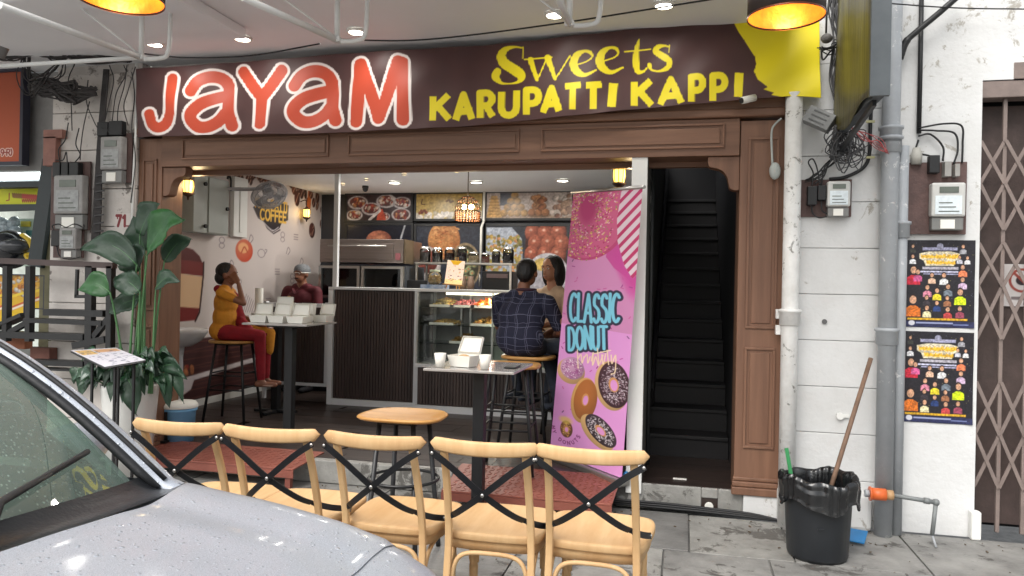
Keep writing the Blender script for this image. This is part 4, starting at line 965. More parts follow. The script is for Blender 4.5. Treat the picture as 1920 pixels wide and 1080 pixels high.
p = at(800, 525, Y=7.25)
# ================================================================== chairs
def rr_plate(pts, z0, z1, rnd_=4):
    return pts
DS = .092
def make_chair():
    t = thing('cross_back_chair', (0, 0, 0), 'wooden cross back chair with black straps', 'chair', 'cross back wooden chairs in a row facing the shop')
    # seat: rounded trapezoid, dished
    ol = [(-.165, -.20), (-.10, -.212), (0, -.216), (.10, -.212), (.165, -.20), (.195, -.17), (.212, -.05), (.222, .08), (.212, .165), (.17, .205), (.08, .222), (0, .226), (-.08, .222), (-.17, .205), (-.212, .165), (-.222, .08), (-.212, -.05), (-.195, -.17)]
    ol = [(p.x, p.y) for p in catmull([(a, b, 0) for a, b in ol + [ol[0]]], 3)][:-1]
    n = len(ol); mb = MB(); rings = [(.0, .449), (.35, .449), (.7, .452), (.93, .458), (.985, .457), (1.0, .450), (1.0, .432), (.985, .426), (.0, .426)]
    vs = [(a * k, b * k + DS, z) for k, z in rings for a, b in ol]
    fs = [(i * n + q, i * n + (q + 1) % n, (i + 1) * n + (q + 1) % n, (i + 1) * n + q) for i in range(len(rings) - 1) for q in range(n)]
    mb.add(vs, fs, True); mb.build('seat', CHAIRW, t)
    mb = MB(); vs = [(a * k, b * k + DS, z) for k, z in ((.93, .4255), (.93, .385), (.86, .385), (.86, .4255)) for a, b in ol]
    mb.add(vs, [(i * n + q, i * n + (q + 1) % n, (i + 1) * n + (q + 1) % n, (i + 1) * n + q) for i in range(3) for q in range(n)], True); mb.build('seat_apron', CHAIRW, t)
    for s in (-1, 1):   # rear legs run up into the back
        P = catmull([(s * .180, -.185, 0), (s * .174, -.150, .22), (s * .169, -.138, .45), (s * .165, -.190, .66), (s * .161, -.262, .84)], 5)
        mb = MB()
        vs = []
        for p in P: vs += [(p.x - .0145, p.y - .011, p.z), (p.x + .0145, p.y - .011, p.z), (p.x + .0145, p.y + .012, p.z), (p.x - .0145, p.y + .012, p.z)]
        m = len(P); fs = [(i * 4 + q, i * 4 + (q + 1) % 4, i * 4 + 4 + (q + 1) % 4, i * 4 + 4 + q) for i in range(m - 1) for q in range(4)] + [(3, 2, 1, 0), (m * 4 - 4, m * 4 - 3, m * 4 - 2, m * 4 - 1)]
        mb.add(vs, fs); mb.build('leg', CHAIRW, t, bev=.006)
        MB().lathe([(.001, 0), (.013, 0), (.016, .06), (.021, .18), (.018, .20), (.024, .22), (.021, .25), (.024, .42), (.001, .425)], (s * .165, .165 + DS, 0), 14).build('leg', CHAIRW, t)
        # side hoop of bent wood
        MB().tube(catmull([(s * .172, -.125, .18), (s * .172, -.11, .30), (s * .172, -.04, .365), (s * .172, .08, .378), (s * .17, .19, .36), (s * .168, .235, .30), (s * .166, .24, .18)], 5), .0095, 8).build('side_hoop', CHAIRW, t)
        # steel strap, crossing from rail end to the other side of the seat
        Q = catmull([(s * .203, -.281, .812), (s * .12, -.279, .755), (0, -.262 - .004 * (s > 0), .655), (-s * .10, -.215, .575), (-s * .152, -.152, .533), (-s * .190, -.075, .498), (-s * .214, .00, .474)], 6)
        mb = MB(); vs = []
        for i, p in enumerate(Q):
            tt = (Q[min(i + 1, len(Q) - 1)] - Q[max(0, i - 1)]).normalized(); nrm = Vector((-s * .15 * min(1, i / 20), 1, 0)) if i < 24 else Vector((s * -.9, .35, 0))
            nrm = (nrm - tt * nrm.dot(tt)).normalized(); w = tt.cross(nrm).normalized() * .0125; h = nrm * .0022
            vs += [p - w - h, p + w - h, p + w + h, p - w + h]
        m = len(Q); mb.add(vs, [(i * 4 + q, i * 4 + (q + 1) % 4, i * 4 + 4 + (q + 1) % 4, i * 4 + 4 + q) for i in range(m - 1) for q in range(4)] + [(3, 2, 1, 0), (m * 4 - 4, m * 4 - 3, m * 4 - 2, m * 4 - 1)])
        stp = mb.build('strap', M('strap_steel', (26, 27, 30), .4), t)
        MB().ball((s * .200, -.285, .808), (.007, .004, .007), 8, 5).build('bolt', CHROME, stp)
        MB().ball((-s * .216, -.006, .476), (.004, .007, .007), 8, 5).build('bolt', CHROME, stp)
    MB().ball((0, -.272, .655), (.008, .004, .008), 8, 5).build('cross_bolt', CHROME, t)
    # back and front hoops
    MB().tube(catmull([(-.155, -.128, .20), (-.150, -.128, .31), (-.11, -.128, .372), (0, -.128, .384), (.11, -.128, .372), (.150, -.128, .31), (.155, -.128, .20)], 5), .0095, 8).build('rear_hoop', CHAIRW, t)
    MB().tube(catmull([(-.15, .257, .20), (-.142, .257, .31), (-.10, .257, .365), (0, .257, .378), (.10, .257, .365), (.142, .257, .31), (.15, .257, .20)], 5), .0095, 8).build('front_hoop', CHAIRW, t)
    # top rail, curved, rounded ends
    mb = MB(); m = 22; vs = []; K = 10
    for i in range(m + 1):
        u = -1 + 2 * i / m; x = .217 * u; y = -.262 - .0 + .028 * (1 - u * u) * -1 + .014
        e = math.sqrt(max(0, 1 - max(0, (abs(u) - .86) / .14) ** 2)) * .9 + .1
        hh = .0255 * e; zc = .842 - .010 * (1 - u * u) + (.0)
        hh2 = hh * (1.02 + .12 * (1 - u * u))
        for q in range(K):
            a_ = 2 * math.pi * q / K; cs, sn = math.cos(a_), math.sin(a_)
            sx_ = abs(cs) ** .6 * (1 if cs > 0 else -1); sz_ = abs(sn) ** .6 * (1 if sn > 0 else -1)
            vs.append((x, y + .0115 * sx_ * (.6 + .4 * e), zc + hh2 * sz_))
    fs = [(i * K + q, i * K + (q + 1) % K, (i + 1) * K + (q + 1) % K, (i + 1) * K + q) for i in range(m) for q in range(K)] + [tuple(range(K)), tuple(reversed(range(m * K, m * K + K)))]
    mb.add(vs, fs, True); mb.build('top_rail', CHAIRW, t)
    return t
ch0 = make_chair()
chs = [(-2.075, 2.985, 2, 'wooden cross back chair in front of the blue pedal bin beside the car'),
       (-1.640, 2.985, 1, 'wooden cross back chair in front of the left red ramp'),
       (-1.178, 2.99, -1, 'wooden cross back chair between the two red ramps, in front of the round wooden stool'),
       (-.738, 3.005, 1, 'wooden cross back chair directly in front of the post of the table with takeaway box'),
       (-.322, 3.01, -1, 'wooden cross back chair in front of the pink donut banner, last towards the dustbin')]
for i, (x, y, a_, lb) in enumerate(chs):
    c = ch0 if i == 0 else copy_tree(ch0)
    c.location = (x, y, 0); c.rotation_euler = (0, 0, R(a_)); c['label'] = lb

# ================================================================== bar stools
def make_stool(h=.75):
    t = thing('bar_stool', (0, 0, 0), 'bar stool with wooden seat and black legs', 'bar stool', 'bar stools with wooden seats and black legs')
    mb = MB(); n = 40
    ol = [(.215 * abs(math.cos(2 * math.pi * q / n)) ** .72 * (1 if math.cos(2 * math.pi * q / n) > 0 else -1), .19 * abs(math.sin(2 * math.pi * q / n)) ** .72 * (1 if math.sin(2 * math.pi * q / n) > 0 else -1)) for q in range(n)]
    rings = [(0, h - .012), (.5, h - .010), (.85, h - .002), (.95, h), (.99, h - .006), (1, h - .016), (.97, h - .027), (0, h - .03)]
    mb.add([(a * k, b * k, z) for k, z in rings for a, b in ol], [(i * n + q, i * n + (q + 1) % n, (i + 1) * n + (q + 1) % n, (i + 1) * n + q) for i in range(len(rings) - 1) for q in range(n)], True)
    mb.build('seat', OAKTOP, t)
    mb = MB().box((-.12, -.12, h - .045), (.12, .12, h - .031)); mb.build('seat_plate', BLACK, t)
    for sx in (-1, 1):
        for sy in (-1, 1):
            MB().tube([(sx * .12, sy * .11, h - .032), (sx * .195, sy * .185, 0)], .0125, 8).build('leg', BLACK, t)
    for z in (.30, .43):
        k = .12 + .075 * (1 - z / (h - .03)); 
        for s in (-1, 1):
            MB().tube([(-k, s * k * .95, z), (k, s * k * .95, z)], .007, 6).build('rung', BLACK, t); MB().tube([(s * k, -k * .95, z + .02), (s * k, k * .95, z + .02)], .007, 6).build('rung', BLACK, t)
    return t
st0 = make_stool()
def make_ring_stool():
    t = thing('round_stool', (0, 0, 0), 'wooden topped stool with black steel foot ring standing behind the middle chairs', 'bar stool')
    h = .752; n = 48; mb = MB()
    ol = []
    for q in range(n):
        a_ = 2 * math.pi * q / n; cq, sq_ = math.cos(a_), math.sin(a_); ol.append((.236 * abs(cq) ** .62 * (1 if cq > 0 else -1) * (1 - .10 * sq_), .205 * abs(sq_) ** .72 * (1 if sq_ > 0 else -1)))
    rings = [(0, h - .008), (.5, h - .007), (.88, h - .001), (.96, h), (.99, h - .004), (1, h - .010), (.95, h - .020), (0, h - .03)]
    mb.add([(a * k, b * k, z) for k, z in rings for a, b in ol], [(i * n + q, i * n + (q + 1) % n, (i + 1) * n + (q + 1) % n, (i + 1) * n + q) for i in range(len(rings) - 1) for q in range(n)], True)
    mb.build('seat', OAKTOP, t)
    MB().box((-.11, -.11, h - .045), (.11, .11, h - .031)).build('seat_plate', BLACK, t)
    for a_ in (40, 130, 220, 310):
        c, s = math.cos(R(a_)), math.sin(R(a_)); MB().tube([(.14 * c, .14 * s, h - .032), (.21 * c, .21 * s, .02), (.212 * c, .212 * s, 0)], .014, 8).build('leg', BLACK, t)
    MB().tube([(.19 * math.cos(q * math.pi / 18), .19 * math.sin(q * math.pi / 18), .40) for q in range(36)], .009, 6, closed=True).build('foot_ring', BLACK, t)
    return t
rs = make_ring_stool(); p = at(759, 776, z=.75); rs.location = (p.x, p.y, 0)
p = at(412, 648, z=.92)
stools = [(st0, (-4.05, 6.12, FZ), 8, 'bar stool under the woman in the orange top beside the mural wall'),
          (None, (-1.18, 5.10, FZ), 4, 'empty bar stool just behind the small table, its wooden edge beside the table corner'),
          (None, (-1.19, 5.78, FZ), -3, 'bar stool that the man in the plaid shirt sits on'),
          (None, (-1.02, 6.62, FZ), 5, 'bar stool under the woman in beige, mostly hidden by the plaid shirt'),
          (None, (-.62, 5.80, FZ), 0, 'bar stool behind the pink banner carrying the person in dark trousers')]
for o, loc, a_, lb in stools:
    o = o or copy_tree(st0); o.location = loc; o.rotation_euler = (0, 0, R(a_)); o['label'] = lb

# ================================================================== tables
def make_table():
    t = thing('cafe_table', (0, 0, 0), 'x', 'table', 'square cafe tables with black posts')
    MB().box((-.28, -.28, .942), (.28, .28, .958)).build('tabletop', M('laminate_top', (160, 156, 152), .14, var=.04, scale=8, spec=.6), t, bev=.003)
    MB().box((-.14, -.14, .922), (.14, .14, .941)).build('mount', BLACK, t)
    MB().box((-.036, -.036, .03), (.036, .036, .921)).build('post', BLACK, t, bev=.004)
    MB().box((-.22, -.035, 0), (.22, .035, .029)).box((-.035, -.22, .0), (.035, -.036, .029)).box((-.035, .036, 0), (.035, .22, .029)).build('base', BLACK, t, bev=.006)
    return t
tb = make_table()
for o, loc, a_, lb in ((tb, (-3.18, 5.60, FZ), 2, 'square table nearer the street carrying the white open takeaway boxes'),
                       (None, (-3.93, 6.66, FZ), 0, 'square table further back beside the seated woman, its post left of the other one'),
                       (None, (-1.235, 4.50, 0), 0, 'square table with a takeaway box and two white cups behind the chairs')):
    o = o or copy_tree(tb); o.location = loc; o.rotation_euler = (0, 0, R(a_)); o['label'] = lb

# takeaway boxes and cups
def make_box(w=.15, d=.11, h=.055, lid=75, name='takeaway_box'):
    t = thing(name, (0, 0, 0), 'x', 'takeaway box', 'white open takeaway boxes')
    mb = MB(); k = .82
    b = [(-w / 2 * k, -d / 2 * k), (w / 2 * k, -d / 2 * k), (w / 2 * k, d / 2 * k), (-w / 2 * k, d / 2 * k)]; u = [(-w / 2, -d / 2), (w / 2, -d / 2), (w / 2, d / 2), (-w / 2, d / 2)]
    mb.add([(x, y, .001) for x, y in b] + [(x, y, h) for x, y in u], [(0, 3, 2, 1), (0, 1, 5, 4), (1, 2, 6, 5), (2, 3, 7, 6), (3, 0, 4, 7)])
    mb.build('tray', CARDW, t, solid=.0015, fixn=False)
    a_ = R(lid); c, s = math.cos(a_), math.sin(a_); y0 = d / 2 + .001
    def T(x, y, z): return (x, y0 - (y * -c) - z * s * 0 + z * s, h + y * s - z * c + .0)
    # lid hinged on the far edge, leaning back
    L = [(-w / 2, 0), (w / 2, 0), (w / 2 * .92, d * .9), (-w / 2 * .92, d * .9)]
    vs = [(x, y0 + y * c, h + y * s) for x, y in L] + [(x * .95, y0 + y * c - .018 * s, h + y * s + .018 * c) for x, y in [(-w / 2, .01), (w / 2, .01), (w / 2 * .92, d * .88), (-w / 2 * .92, d * .88)]]
    MB().add(vs, [(0, 1, 2, 3), (0, 4, 5, 1), (1, 5, 6, 2), (2, 6, 7, 3), (3, 7, 4, 0)]).build('lid', CARDW, t, solid=.0015, fixn=False)
    return t
bx = make_box()
ZT = FZ + .959
B_ = [((-3.375, 5.46, ZT), 4, 'open white takeaway box nearest the seated woman, front row of the table'),
      ((-3.215, 5.47, ZT), -3, 'open white takeaway box in the middle of the front row on the table'),
      ((-3.045, 5.47, ZT), 2, 'open white takeaway box at the front right corner of the table'),
      ((-3.09, 5.63, ZT), 6, 'white takeaway box standing behind the front right box on the table'),
      ((-2.99, 5.80, ZT), -12, 'open white takeaway box at the back right corner with its lid leaning outwards'),
      ((-3.30, 5.66, ZT), 8, 'white takeaway box behind the two left ones, its lid rising highest'),
      ((-3.17, 5.80, ZT), -6, 'white takeaway box in the back row in front of the man in the maroon shirt'),
      ((-3.37, 5.82, ZT), 3, 'pale white takeaway box furthest back on the left edge of the table')]
for i, (loc, a_, lb) in enumerate(B_):
    c = bx if i == 0 else copy_tree(bx); c.location = loc; c.rotation_euler = (0, 0, R(a_)); c['label'] = lb
    if i == 5: c.scale = (1, 1, 1.35)
ob = make_box(.16, .13, .07, 62, 'takeaway_box'); ob['label'] = 'open white takeaway box with pastry inside on the small table behind the chairs'
MB().ball((0, .0, .045), (.05, .035, .03), 12, 8).build('pastry', M('pastry_crust', (206, 168, 116), .6, var=.15, scale=20), ob)
ob.location = (-1.315, 4.40, .960); ob.rotation_euler = (0, 0, R(-14))
for i, (x, y, h, lb) in enumerate(((-1.435, 4.30, .085, 'white paper cup left of the takeaway box on the small table'), (-1.155, 4.31, .085, 'white paper cup near the right corner of the small table'))):
    t = thing('paper_cup', (x, y, .960), lb, 'cup', 'white paper cups')
    MB().lathe([(.001, 0), (.026, 0), (.037, h), (.034, h), (.024, .006), (.001, .006)], (x, y, .960), 20).build('cup_body', CARDW, t)
tag(MB().cbox((-1.02, 4.46, .966), (.075, .15, .010)).build('phone', BLACKP, bev=.003), 'black phone lying at the right end of the small table beside the cup', 'phone')
p = at(485, 592, Y=6.68)
t = thing('paper_roll', (p.x, 6.68, ZT), 'tall white paper roll standing on the table behind the takeaway boxes', 'paper roll')
MB().lathe([(.001, 0), (.07, 0), (.07, .02), (.001, .021)], (p.x, 6.68, ZT + .001), 20).build('base', CARDW, t)
MB().lathe([(.04, .022), (.04, .27), (.012, .27), (.012, .022)], (p.x, 6.68, ZT), 20).build('roll', CARDW, t)

# ================================================================== red ramps
def ramp(x0, x1, y0, y1, z0, z1, label, skew=0.0):
    t = thing('steel_ramp', ((x0 + x1) / 2, (y0 + y1) / 2, 0), label, 'ramp', 'red chequer plate ramps at the shop step')
    T = lambda x, y: z0 + (z1 - z0) * (y - y0) / (y1 - y0)
    vs = [(x0 + skew, y0, z0 - .012), (x1 - skew, y0, z0 - .012), (x1, y1, z1 - .012), (x0, y1, z1 - .012), (x0 + skew, y0, z0), (x1 - skew, y0, z0), (x1, y1, z1), (x0, y1, z1)]
    MB().add(vs, [(0, 3, 2, 1), (4, 5, 6, 7), (0, 1, 5, 4), (1, 2, 6, 5), (2, 3, 7, 6), (3, 0, 4, 7)]).build('plate', RED, t, bev=.002)
    mb = MB(); n = int((x1 - x0) / .045); m = int((y1 - y0) / .04)
    for i in range(n):
        for jx in range(m):
            x = x0 + .02 + i * .045 + .006; y = y0 + .02 + jx * .04; 
            if x > x1 - .03 or x < x0 + skew + .02: continue
            z = T(x, y) + .0002; d = .012 * (1 if (i + jx) % 2 else -1); mb.bar((x - d, y - .012, z), (x + d, y + .012, z + (z1 - z0) * .024 / (y1 - y0)), .006, .003)
    tag(mb.build('tread_stud', RED, t), kind='stuff')
    MB().box((x0 + skew, y0 - .004, z0 - .065), (x1 - skew, y0 + .004, z0 - .013)).build('front_edge', RED, t)
    for x in (x0 + skew + .05, x1 - skew - .05): MB().box((x - .02, y0 + .01, 0), (x + .02, y0 + .05, z0 - .066)).build('leg', RED, t)
ramp(-4.02, -2.62, 4.74, 5.14, .145, .185, 'red oxide ramp plate behind the left chairs against the shop step', .03)
ramp(-1.53, -.385, 4.60, 5.12, .128, .182, 'red oxide ramp plate under the foot of the pink donut banner', .02)

# ================================================================== donut banner
sb0, sb1 = Vector((-.985, 5.50)), Vector((-.375, 4.93))
t = thing('pull_up_banner', (-.68, 5.2, .186), 'pink pull-up banner reading CLASSIC DONUT with doughnut pictures', 'pull-up banner')
PT = [at(1075, 362, Y=5.42), at(1205, 352, Y=4.83), at(1166, 897, Y=4.93), at(1031, 845, Y=5.50)]
XL = lambda y: np.interp(y, [352, 610, 900], [1077, 1060, 1029]); XR = lambda y: np.interp(y, [352, 610, 900], [1205, 1196, 1168])
cv = Canvas(130, 535, 1.35, (226, 150, 216))
def sp(p): 
    x, y = p; s_ = (x - XL(y)) / (XR(y) - XL(y)); y0 = 362 - 10 * s_; y1 = 847 + 50 * s_; return (s_ * 130, (y - y0) / (y1 - y0) * 535)
yy_ = cv.ys[:, None, None] / 535
cv.I = np.where(yy_ < .5, np.array((232, 150, 206)) * (1 - yy_ * .2) + 0 * cv.I, cv.I * 1.0)
cv.poly([sp(p) for p in ((1160, 420), (1210, 500), (1210, 560), (1185, 520), (1160, 500), (1145, 480), (1150, 440))], (206, 62, 150), .8)
for q in range(10): cv.ell(*sp((1172 + q * 3, 470 + q * 8)), 20 - q, 16, (210, 70, 158), soft=14, al=.5)
cv.ell(*sp((1105, 395)), 84, 98, (198, 66, 122)); cv.ell(*sp((1105, 398)), 76, 90, (214, 92, 140)); cv.ell(*sp((1108, 385)), 17, 34, (196, 60, 120), soft=8)
rg = random.Random(3)
for q in range(1000):
    a_, r_ = rg.uniform(0, 6.28), rg.uniform(.25, .97) ; x, y = 1105 + 76 * r_ * math.cos(a_), 398 + 92 * r_ * math.sin(a_)
    if x > 1166 - (y - 360) * .15 or y < 360: continue
    p_ = sp((x, y)); b_ = rg.uniform(0, 3.14); l = rg.uniform(1., 2.6); cv.stroke([p_, (p_[0] + l * math.cos(b_), p_[1] + l * math.sin(b_))], rg.uniform(.6, 1.1), rg.choice([(240, 214, 120), (246, 226, 214), (190, 40, 100), (200, 60, 120), (150, 160, 90), (236, 150, 190), (220, 190, 90), (160, 60, 90)]))
cone = [(1170, 352), (1214, 352), (1212, 500), (1193, 520), (1178, 495), (1165, 450), (1163, 410)]
cv.poly([sp(p) for p in cone], (236, 214, 226))
keep = cv.I.copy()
for q in range(-2, 14):
    x, y = 1160, 376 + q * 21; cv.stroke([sp((1160, y + 10)), sp((1212, y - 52))], 2.9, (198, 48, 104))
m_ = Canvas(130, 535, 1.35, (0, 0, 0)); m_.poly([sp(p) for p in cone], (1, 1, 1)); keep2 = keep
cv.I = np.where(m_.I > .5, cv.I, keep2)
for q in range(60):
    x, y = rg.uniform(1060, 1195), rg.uniform(480, 800); p_ = sp((x, y)); b_ = rg.uniform(0, 3.14); cv.stroke([p_, (p_[0] + 5 * math.cos(b_), p_[1] + 4 * math.sin(b_))], .9, rg.choice([(170, 60, 140), (206, 90, 160), (110, 60, 110), (200, 80, 170)]))
DK = (44, 44, 66); CY = (122, 206, 232)
def sword(t_, x0, x1, yb, h):
    tw = text_w(t_, 1, .2, .5); k = (x1 - x0) / tw
    for r_, c_ in ((8.0, DK), (2.9, CY)):
        x = x0
        for ch in t_:
            w, st_ = G[ch]
            for pl in st_:
                cv.stroke([sp((x + p_[0] * k * .5, yb - p_[1] * h)) for p_ in pl], r_, c_)
            x += (w + .2) * k * .5
for r_, c_ in ((0, 0),): pass
for lay in (0, 1):
    for (t_, x0, x1, yb, h) in (('CLASSIC', 1078, 1172, 601, 52), ('DONUT', 1076, 1150, 654, 42)):
        tw = sum(G[c][0] * .5 + .12 for c in t_) - .12; k = (x1 - x0) / tw; x = x0
        for ch in t_:
            w, st_ = G[ch]
            for pl in st_: cv.stroke([sp((x + p_[0] * k * .5, yb - p_[1] * h + ((ord(ch) % 3) - 1) * 1.5)) for p_ in pl], (7.4, 2.9)[lay], (DK, CY)[lay])
            x += (w * .5 + .12) * k
# doughnuts
def donut(x, y, rx, ry, rot, base, top, spr, hole, topk=.9, off=(-3, 4)):
    p_ = sp((x, y)); cv.ell(p_[0] + off[0], p_[1] + off[1], rx, ry, base, rot, shade=[q * .72 for q in base]); cv.ell(p_[0], p_[1], rx * topk, ry * topk, top, rot, shade=[q * .7 for q in top])
    for q in range(int(rx * ry * .32) if spr else 0):
        a_, r_ = rg.uniform(0, 6.28), rg.uniform(.3, .86); u, v = rx * topk * r_ * math.cos(a_), ry * topk * r_ * math.sin(a_); c, s = math.cos(rot), math.sin(rot)
        X, Y = p_[0] + u * c - v * s, p_[1] + u * s + v * c; b_ = rg.uniform(0, 3.14); cv.stroke([(X, Y), (X + 1.8 * math.cos(b_), Y + 1.8 * math.sin(b_))], .7, rg.choice(spr))
    if hole: cv.ell(p_[0], p_[1], rx * hole, ry * hole, (214, 150, 90), rot); cv.ell(p_[0] + .5, p_[1] + 1, rx * hole * .7, ry * hole * .75, (228, 150, 214), rot)
donut(1082, 690, 27, 26, -.5, (226, 176, 120), (214, 160, 196), [(246, 230, 240), (150, 70, 130), (190, 110, 170)], 0, .86, (-2, 6))
donut(1160, 720, 29, 46, -.1, (226, 180, 120), (70, 42, 50), [(170, 150, 160), (120, 90, 100), (40, 24, 30), (210, 196, 206)], .3, .93, (-4, 3))
donut(1107, 750, 23, 46, .12, (226, 170, 96), (186, 108, 52), None, .28, .9, (-3, 2))
donut(1134, 808, 36, 22, .75, (230, 184, 120), (62, 48, 56), [(226, 220, 224), (180, 170, 176), (40, 30, 34)], .32, .92, (-6, 5))
donut(1069, 806, 12, 17, 0, (150, 96, 60), (124, 76, 50), [(214, 170, 90), (190, 120, 70)], .38, .95, (0, 0))
cv.ell(*sp((1068, 789)), 12, 7, (240, 206, 90), soft=5, al=.7)
a_ = 0
for i, ch in enumerate('MY DONUTS'):
    ang = R(215 - 9 - i * 20 + 180); cx, cy = sp((1068, 806)); X, Y = cx + 25 * math.cos(R(170 - i * 19.5)), cy + 27 * math.sin(R(170 - i * 19.5)) 
    if ch == ' ': continue
    w, st_ = G[ch]; rt = R(170 - i * 19.5 - 90)
    for pl in st_: cv.stroke([(X + (p_[0] - w / 2) * 6.5 * math.cos(rt) + (p_[1] - .5) * 6.5 * math.sin(rt), Y + (p_[0] - w / 2) * 6.5 * math.sin(rt) - (p_[1] - .5) * 6.5 * math.cos(rt)) for p_ in pl], .75, (130, 40, 110))
SCR = (250, 222, 180)
for pts in ([(1093, 655), (1094, 690)], [(1094, 672), (1100, 664), (1102, 680), (1106, 668)], [(1106, 670), (1112, 664), (1113, 680), (1118, 668)], [(1120, 676), (1124, 660), (1122, 684), (1128, 668)], [(1132, 652), (1134, 684), (1129, 668)],
            [(1126, 662), (1156, 655)], [(1140, 664), (1142, 682), (1147, 662)], [(1150, 655), (1152, 682)], [(1157, 664), (1158, 680), (1165, 664), (1163, 695), (1156, 700)], [(1136, 680), (1142, 664)]):
    cv.curve([sp(p_) for p_ in pts], 1.0, SCR)
def fsb(X, Y):
    s_ = X / 130; v_ = Y / 535; r_ = []
    for i in range(3):
        a_ = PT[0][i] * (1 - s_) + PT[1][i] * s_; b_ = PT[3][i] * (1 - s_) + PT[2][i] * s_; r_.append(a_ * (1 - v_) + b_ * v_)
    bow = .012 * np.sin(np.pi * s_) * np.sin(np.pi * v_); return r_[0], r_[1] + bow, r_[2]
cv.I = cv.I * .9 + 20
o = cv.build('printed_sheet', GLOSSP, fsb, parent=t)
dv = (PT[1] - PT[0]).normalized(); MB().tube([PT[0] - dv * .02 + Vector((0, 0, .004)), PT[1] + dv * .02 + Vector((0, 0, .004))], .012, 8).build('top_bar', CHROME, t)
dv = (PT[2] - PT[3]).normalized(); nb = Vector((-dv.y, dv.x, 0)).normalized()
MB().bar(PT[3] + nb * .03 + Vector((0, 0, -.035)), PT[2] + nb * .03 + Vector((0, 0, -.035)), .11, .06).build('base_case', CHROME, t, bev=.015)
pm = (PT[3] + PT[2]) / 2 + nb * .04; MB().tube([pm, (PT[0] + PT[1]) / 2 + nb * .02], .009, 8).build('support_pole', CHROME, t)

# ================================================================== people
PLACE = []
def figure(name, label, prims, loc, heading, mats, scale=1., vox=.0085, parts=()):
    """prims: (p0, p1, r0, r1, material index) tapered capsules, or (c, (rx,ry,rz), rot z, material index) ellipsoids; one continuous remeshed body"""
    t = thing(name, (0, 0, 0), label, 'person'); PLACE.append((t, loc, heading))
    mb = MB()
    for q in prims:
        if len(q) == 5:
            a, b, r0, r1, _ = q; a, b = Vector(a), Vector(b); mb.tube([a, b], [r0, r1], 14); mb.ball(a, r0, 12, 8); mb.ball(b, r1, 12, 8)
        else:
            c, r, rot, _ = q; mb.ball(c, r, 18, 12, T=Matrix.Rotation(R(rot), 3, 'X') if rot else None)
    me = bpy.data.meshes.new('tmp'); me.from_pydata([tuple(v) for v in mb.v], [], mb.f); tmp = bpy.data.objects.new('tmp', me); COL.objects.link(tmp)
    rm = tmp.modifiers.new('r', 'REMESH'); rm.mode = 'VOXEL'; rm.voxel_size = vox; rm.use_smooth_shade = True
    sm = tmp.modifiers.new('s', 'SMOOTH'); sm.factor = .6; sm.iterations = 5
    bpy.context.view_layer.update(); dg = bpy.context.evaluated_depsgraph_get(); ev = tmp.evaluated_get(dg)
    me2 = bpy.data.meshes.new_from_object(ev); bpy.data.objects.remove(tmp)
    for m in mats: me2.materials.append(m)
    n = len(me2.polygons); C = np.zeros(n * 3); me2.polygons.foreach_get('center', C); C = C.reshape(-1, 3); best = np.full(n, 1e9); mi = np.zeros(n, np.int32)
    for q in prims:
        if len(q) == 5:
            a, b, r0, r1, k = q; a = np.array(a, float); b = np.array(b, float); d = b - a; L = max(1e-9, d @ d); tt = np.clip(((C - a) @ d) / L, 0, 1)
            dd = np.linalg.norm(C - a - tt[:, None] * d, axis=1) - (r0 + (r1 - r0) * tt)
        else:
            c, r, rot, k = q; P_ = C - np.array(c)
            if rot: P_ = P_ @ np.array(Matrix.Rotation(R(rot), 3, 'X'))
            dd = (np.linalg.norm(P_ / np.array(r), axis=1) - 1) * min(r)
        w = dd < best; best = np.where(w, dd, best); mi = np.where(w, k, mi)
    me2.polygons.foreach_set('material_index', mi.astype(np.int32)); me2.polygons.foreach_set('use_smooth', np.ones(n, bool))
    o = bpy.data.objects.new('body', me2); me2.name = 'body'; COL.objects.link(o); o.parent = t
    return t
SKIN = M('skin_brown', (134, 88, 66), .5, var=.06, scale=12); SKIN2 = M('skin_tan', (172, 122, 94), .5, var=.06, scale=12)
HAIR = M('black_hair', (22, 19, 20), .5, var=.4, scale=60, stretch=(1, 1, .2), bump=.9, bscale=70)
def head(c, k=0, fy=1.0):
    """skull, jaw, nose, ears, neck stub around centre c, facing +y"""
    x, y, z = c
    return [((x, y, z + .02), (.074, .092, .098), 0, k), ((x, y + .028, z - .055), (.054, .062, .062), 0, k), ((x, y + .082, z - .02), (x, y + .094, z - .042), .010, .016, k),
            ((x - .076, y, z - .02), (.012, .022, .032), 0, k), ((x + .076, y, z - .02), (.012, .022, .032), 0, k), ((x, y + .075, z - .078), (.026, .012, .012), 0, k), ((x, y + .076, z + .012), (.058, .014, .012), 0, k)]
def face(t, c, moustache=False):
    x, y, z = c; W_ = M('eye_white', (220, 214, 208), .3); D_ = M('eye_dark', (20, 14, 12), .2); L_ = M('lip', (120, 62, 56), .5)
    for s in (-1, 1):
        e = MB().ball((x + s * .031, y + .081, z - .002), (.013, .008, .007), 10, 6).build('eye', W_, t); MB().ball((x + s * .031, y + .0885, z - .002), (.005, .003, .005), 8, 5).build('pupil', D_, e)
        MB().tube(catmull([(x + s * .014, y + .091, z + .02), (x + s * .032, y + .088, z + .026), (x + s * .05, y + .074, z + .018)]), .0035, 5).build('eyebrow', HAIR, t)
    MB().ball((x, y + .088, z - .076), (.022, .006, .005), 10, 5).build('mouth', L_, t)
    if moustache: MB().ball((x, y + .092, z - .062), (.03, .008, .009), 10, 6).build('moustache', HAIR, t)
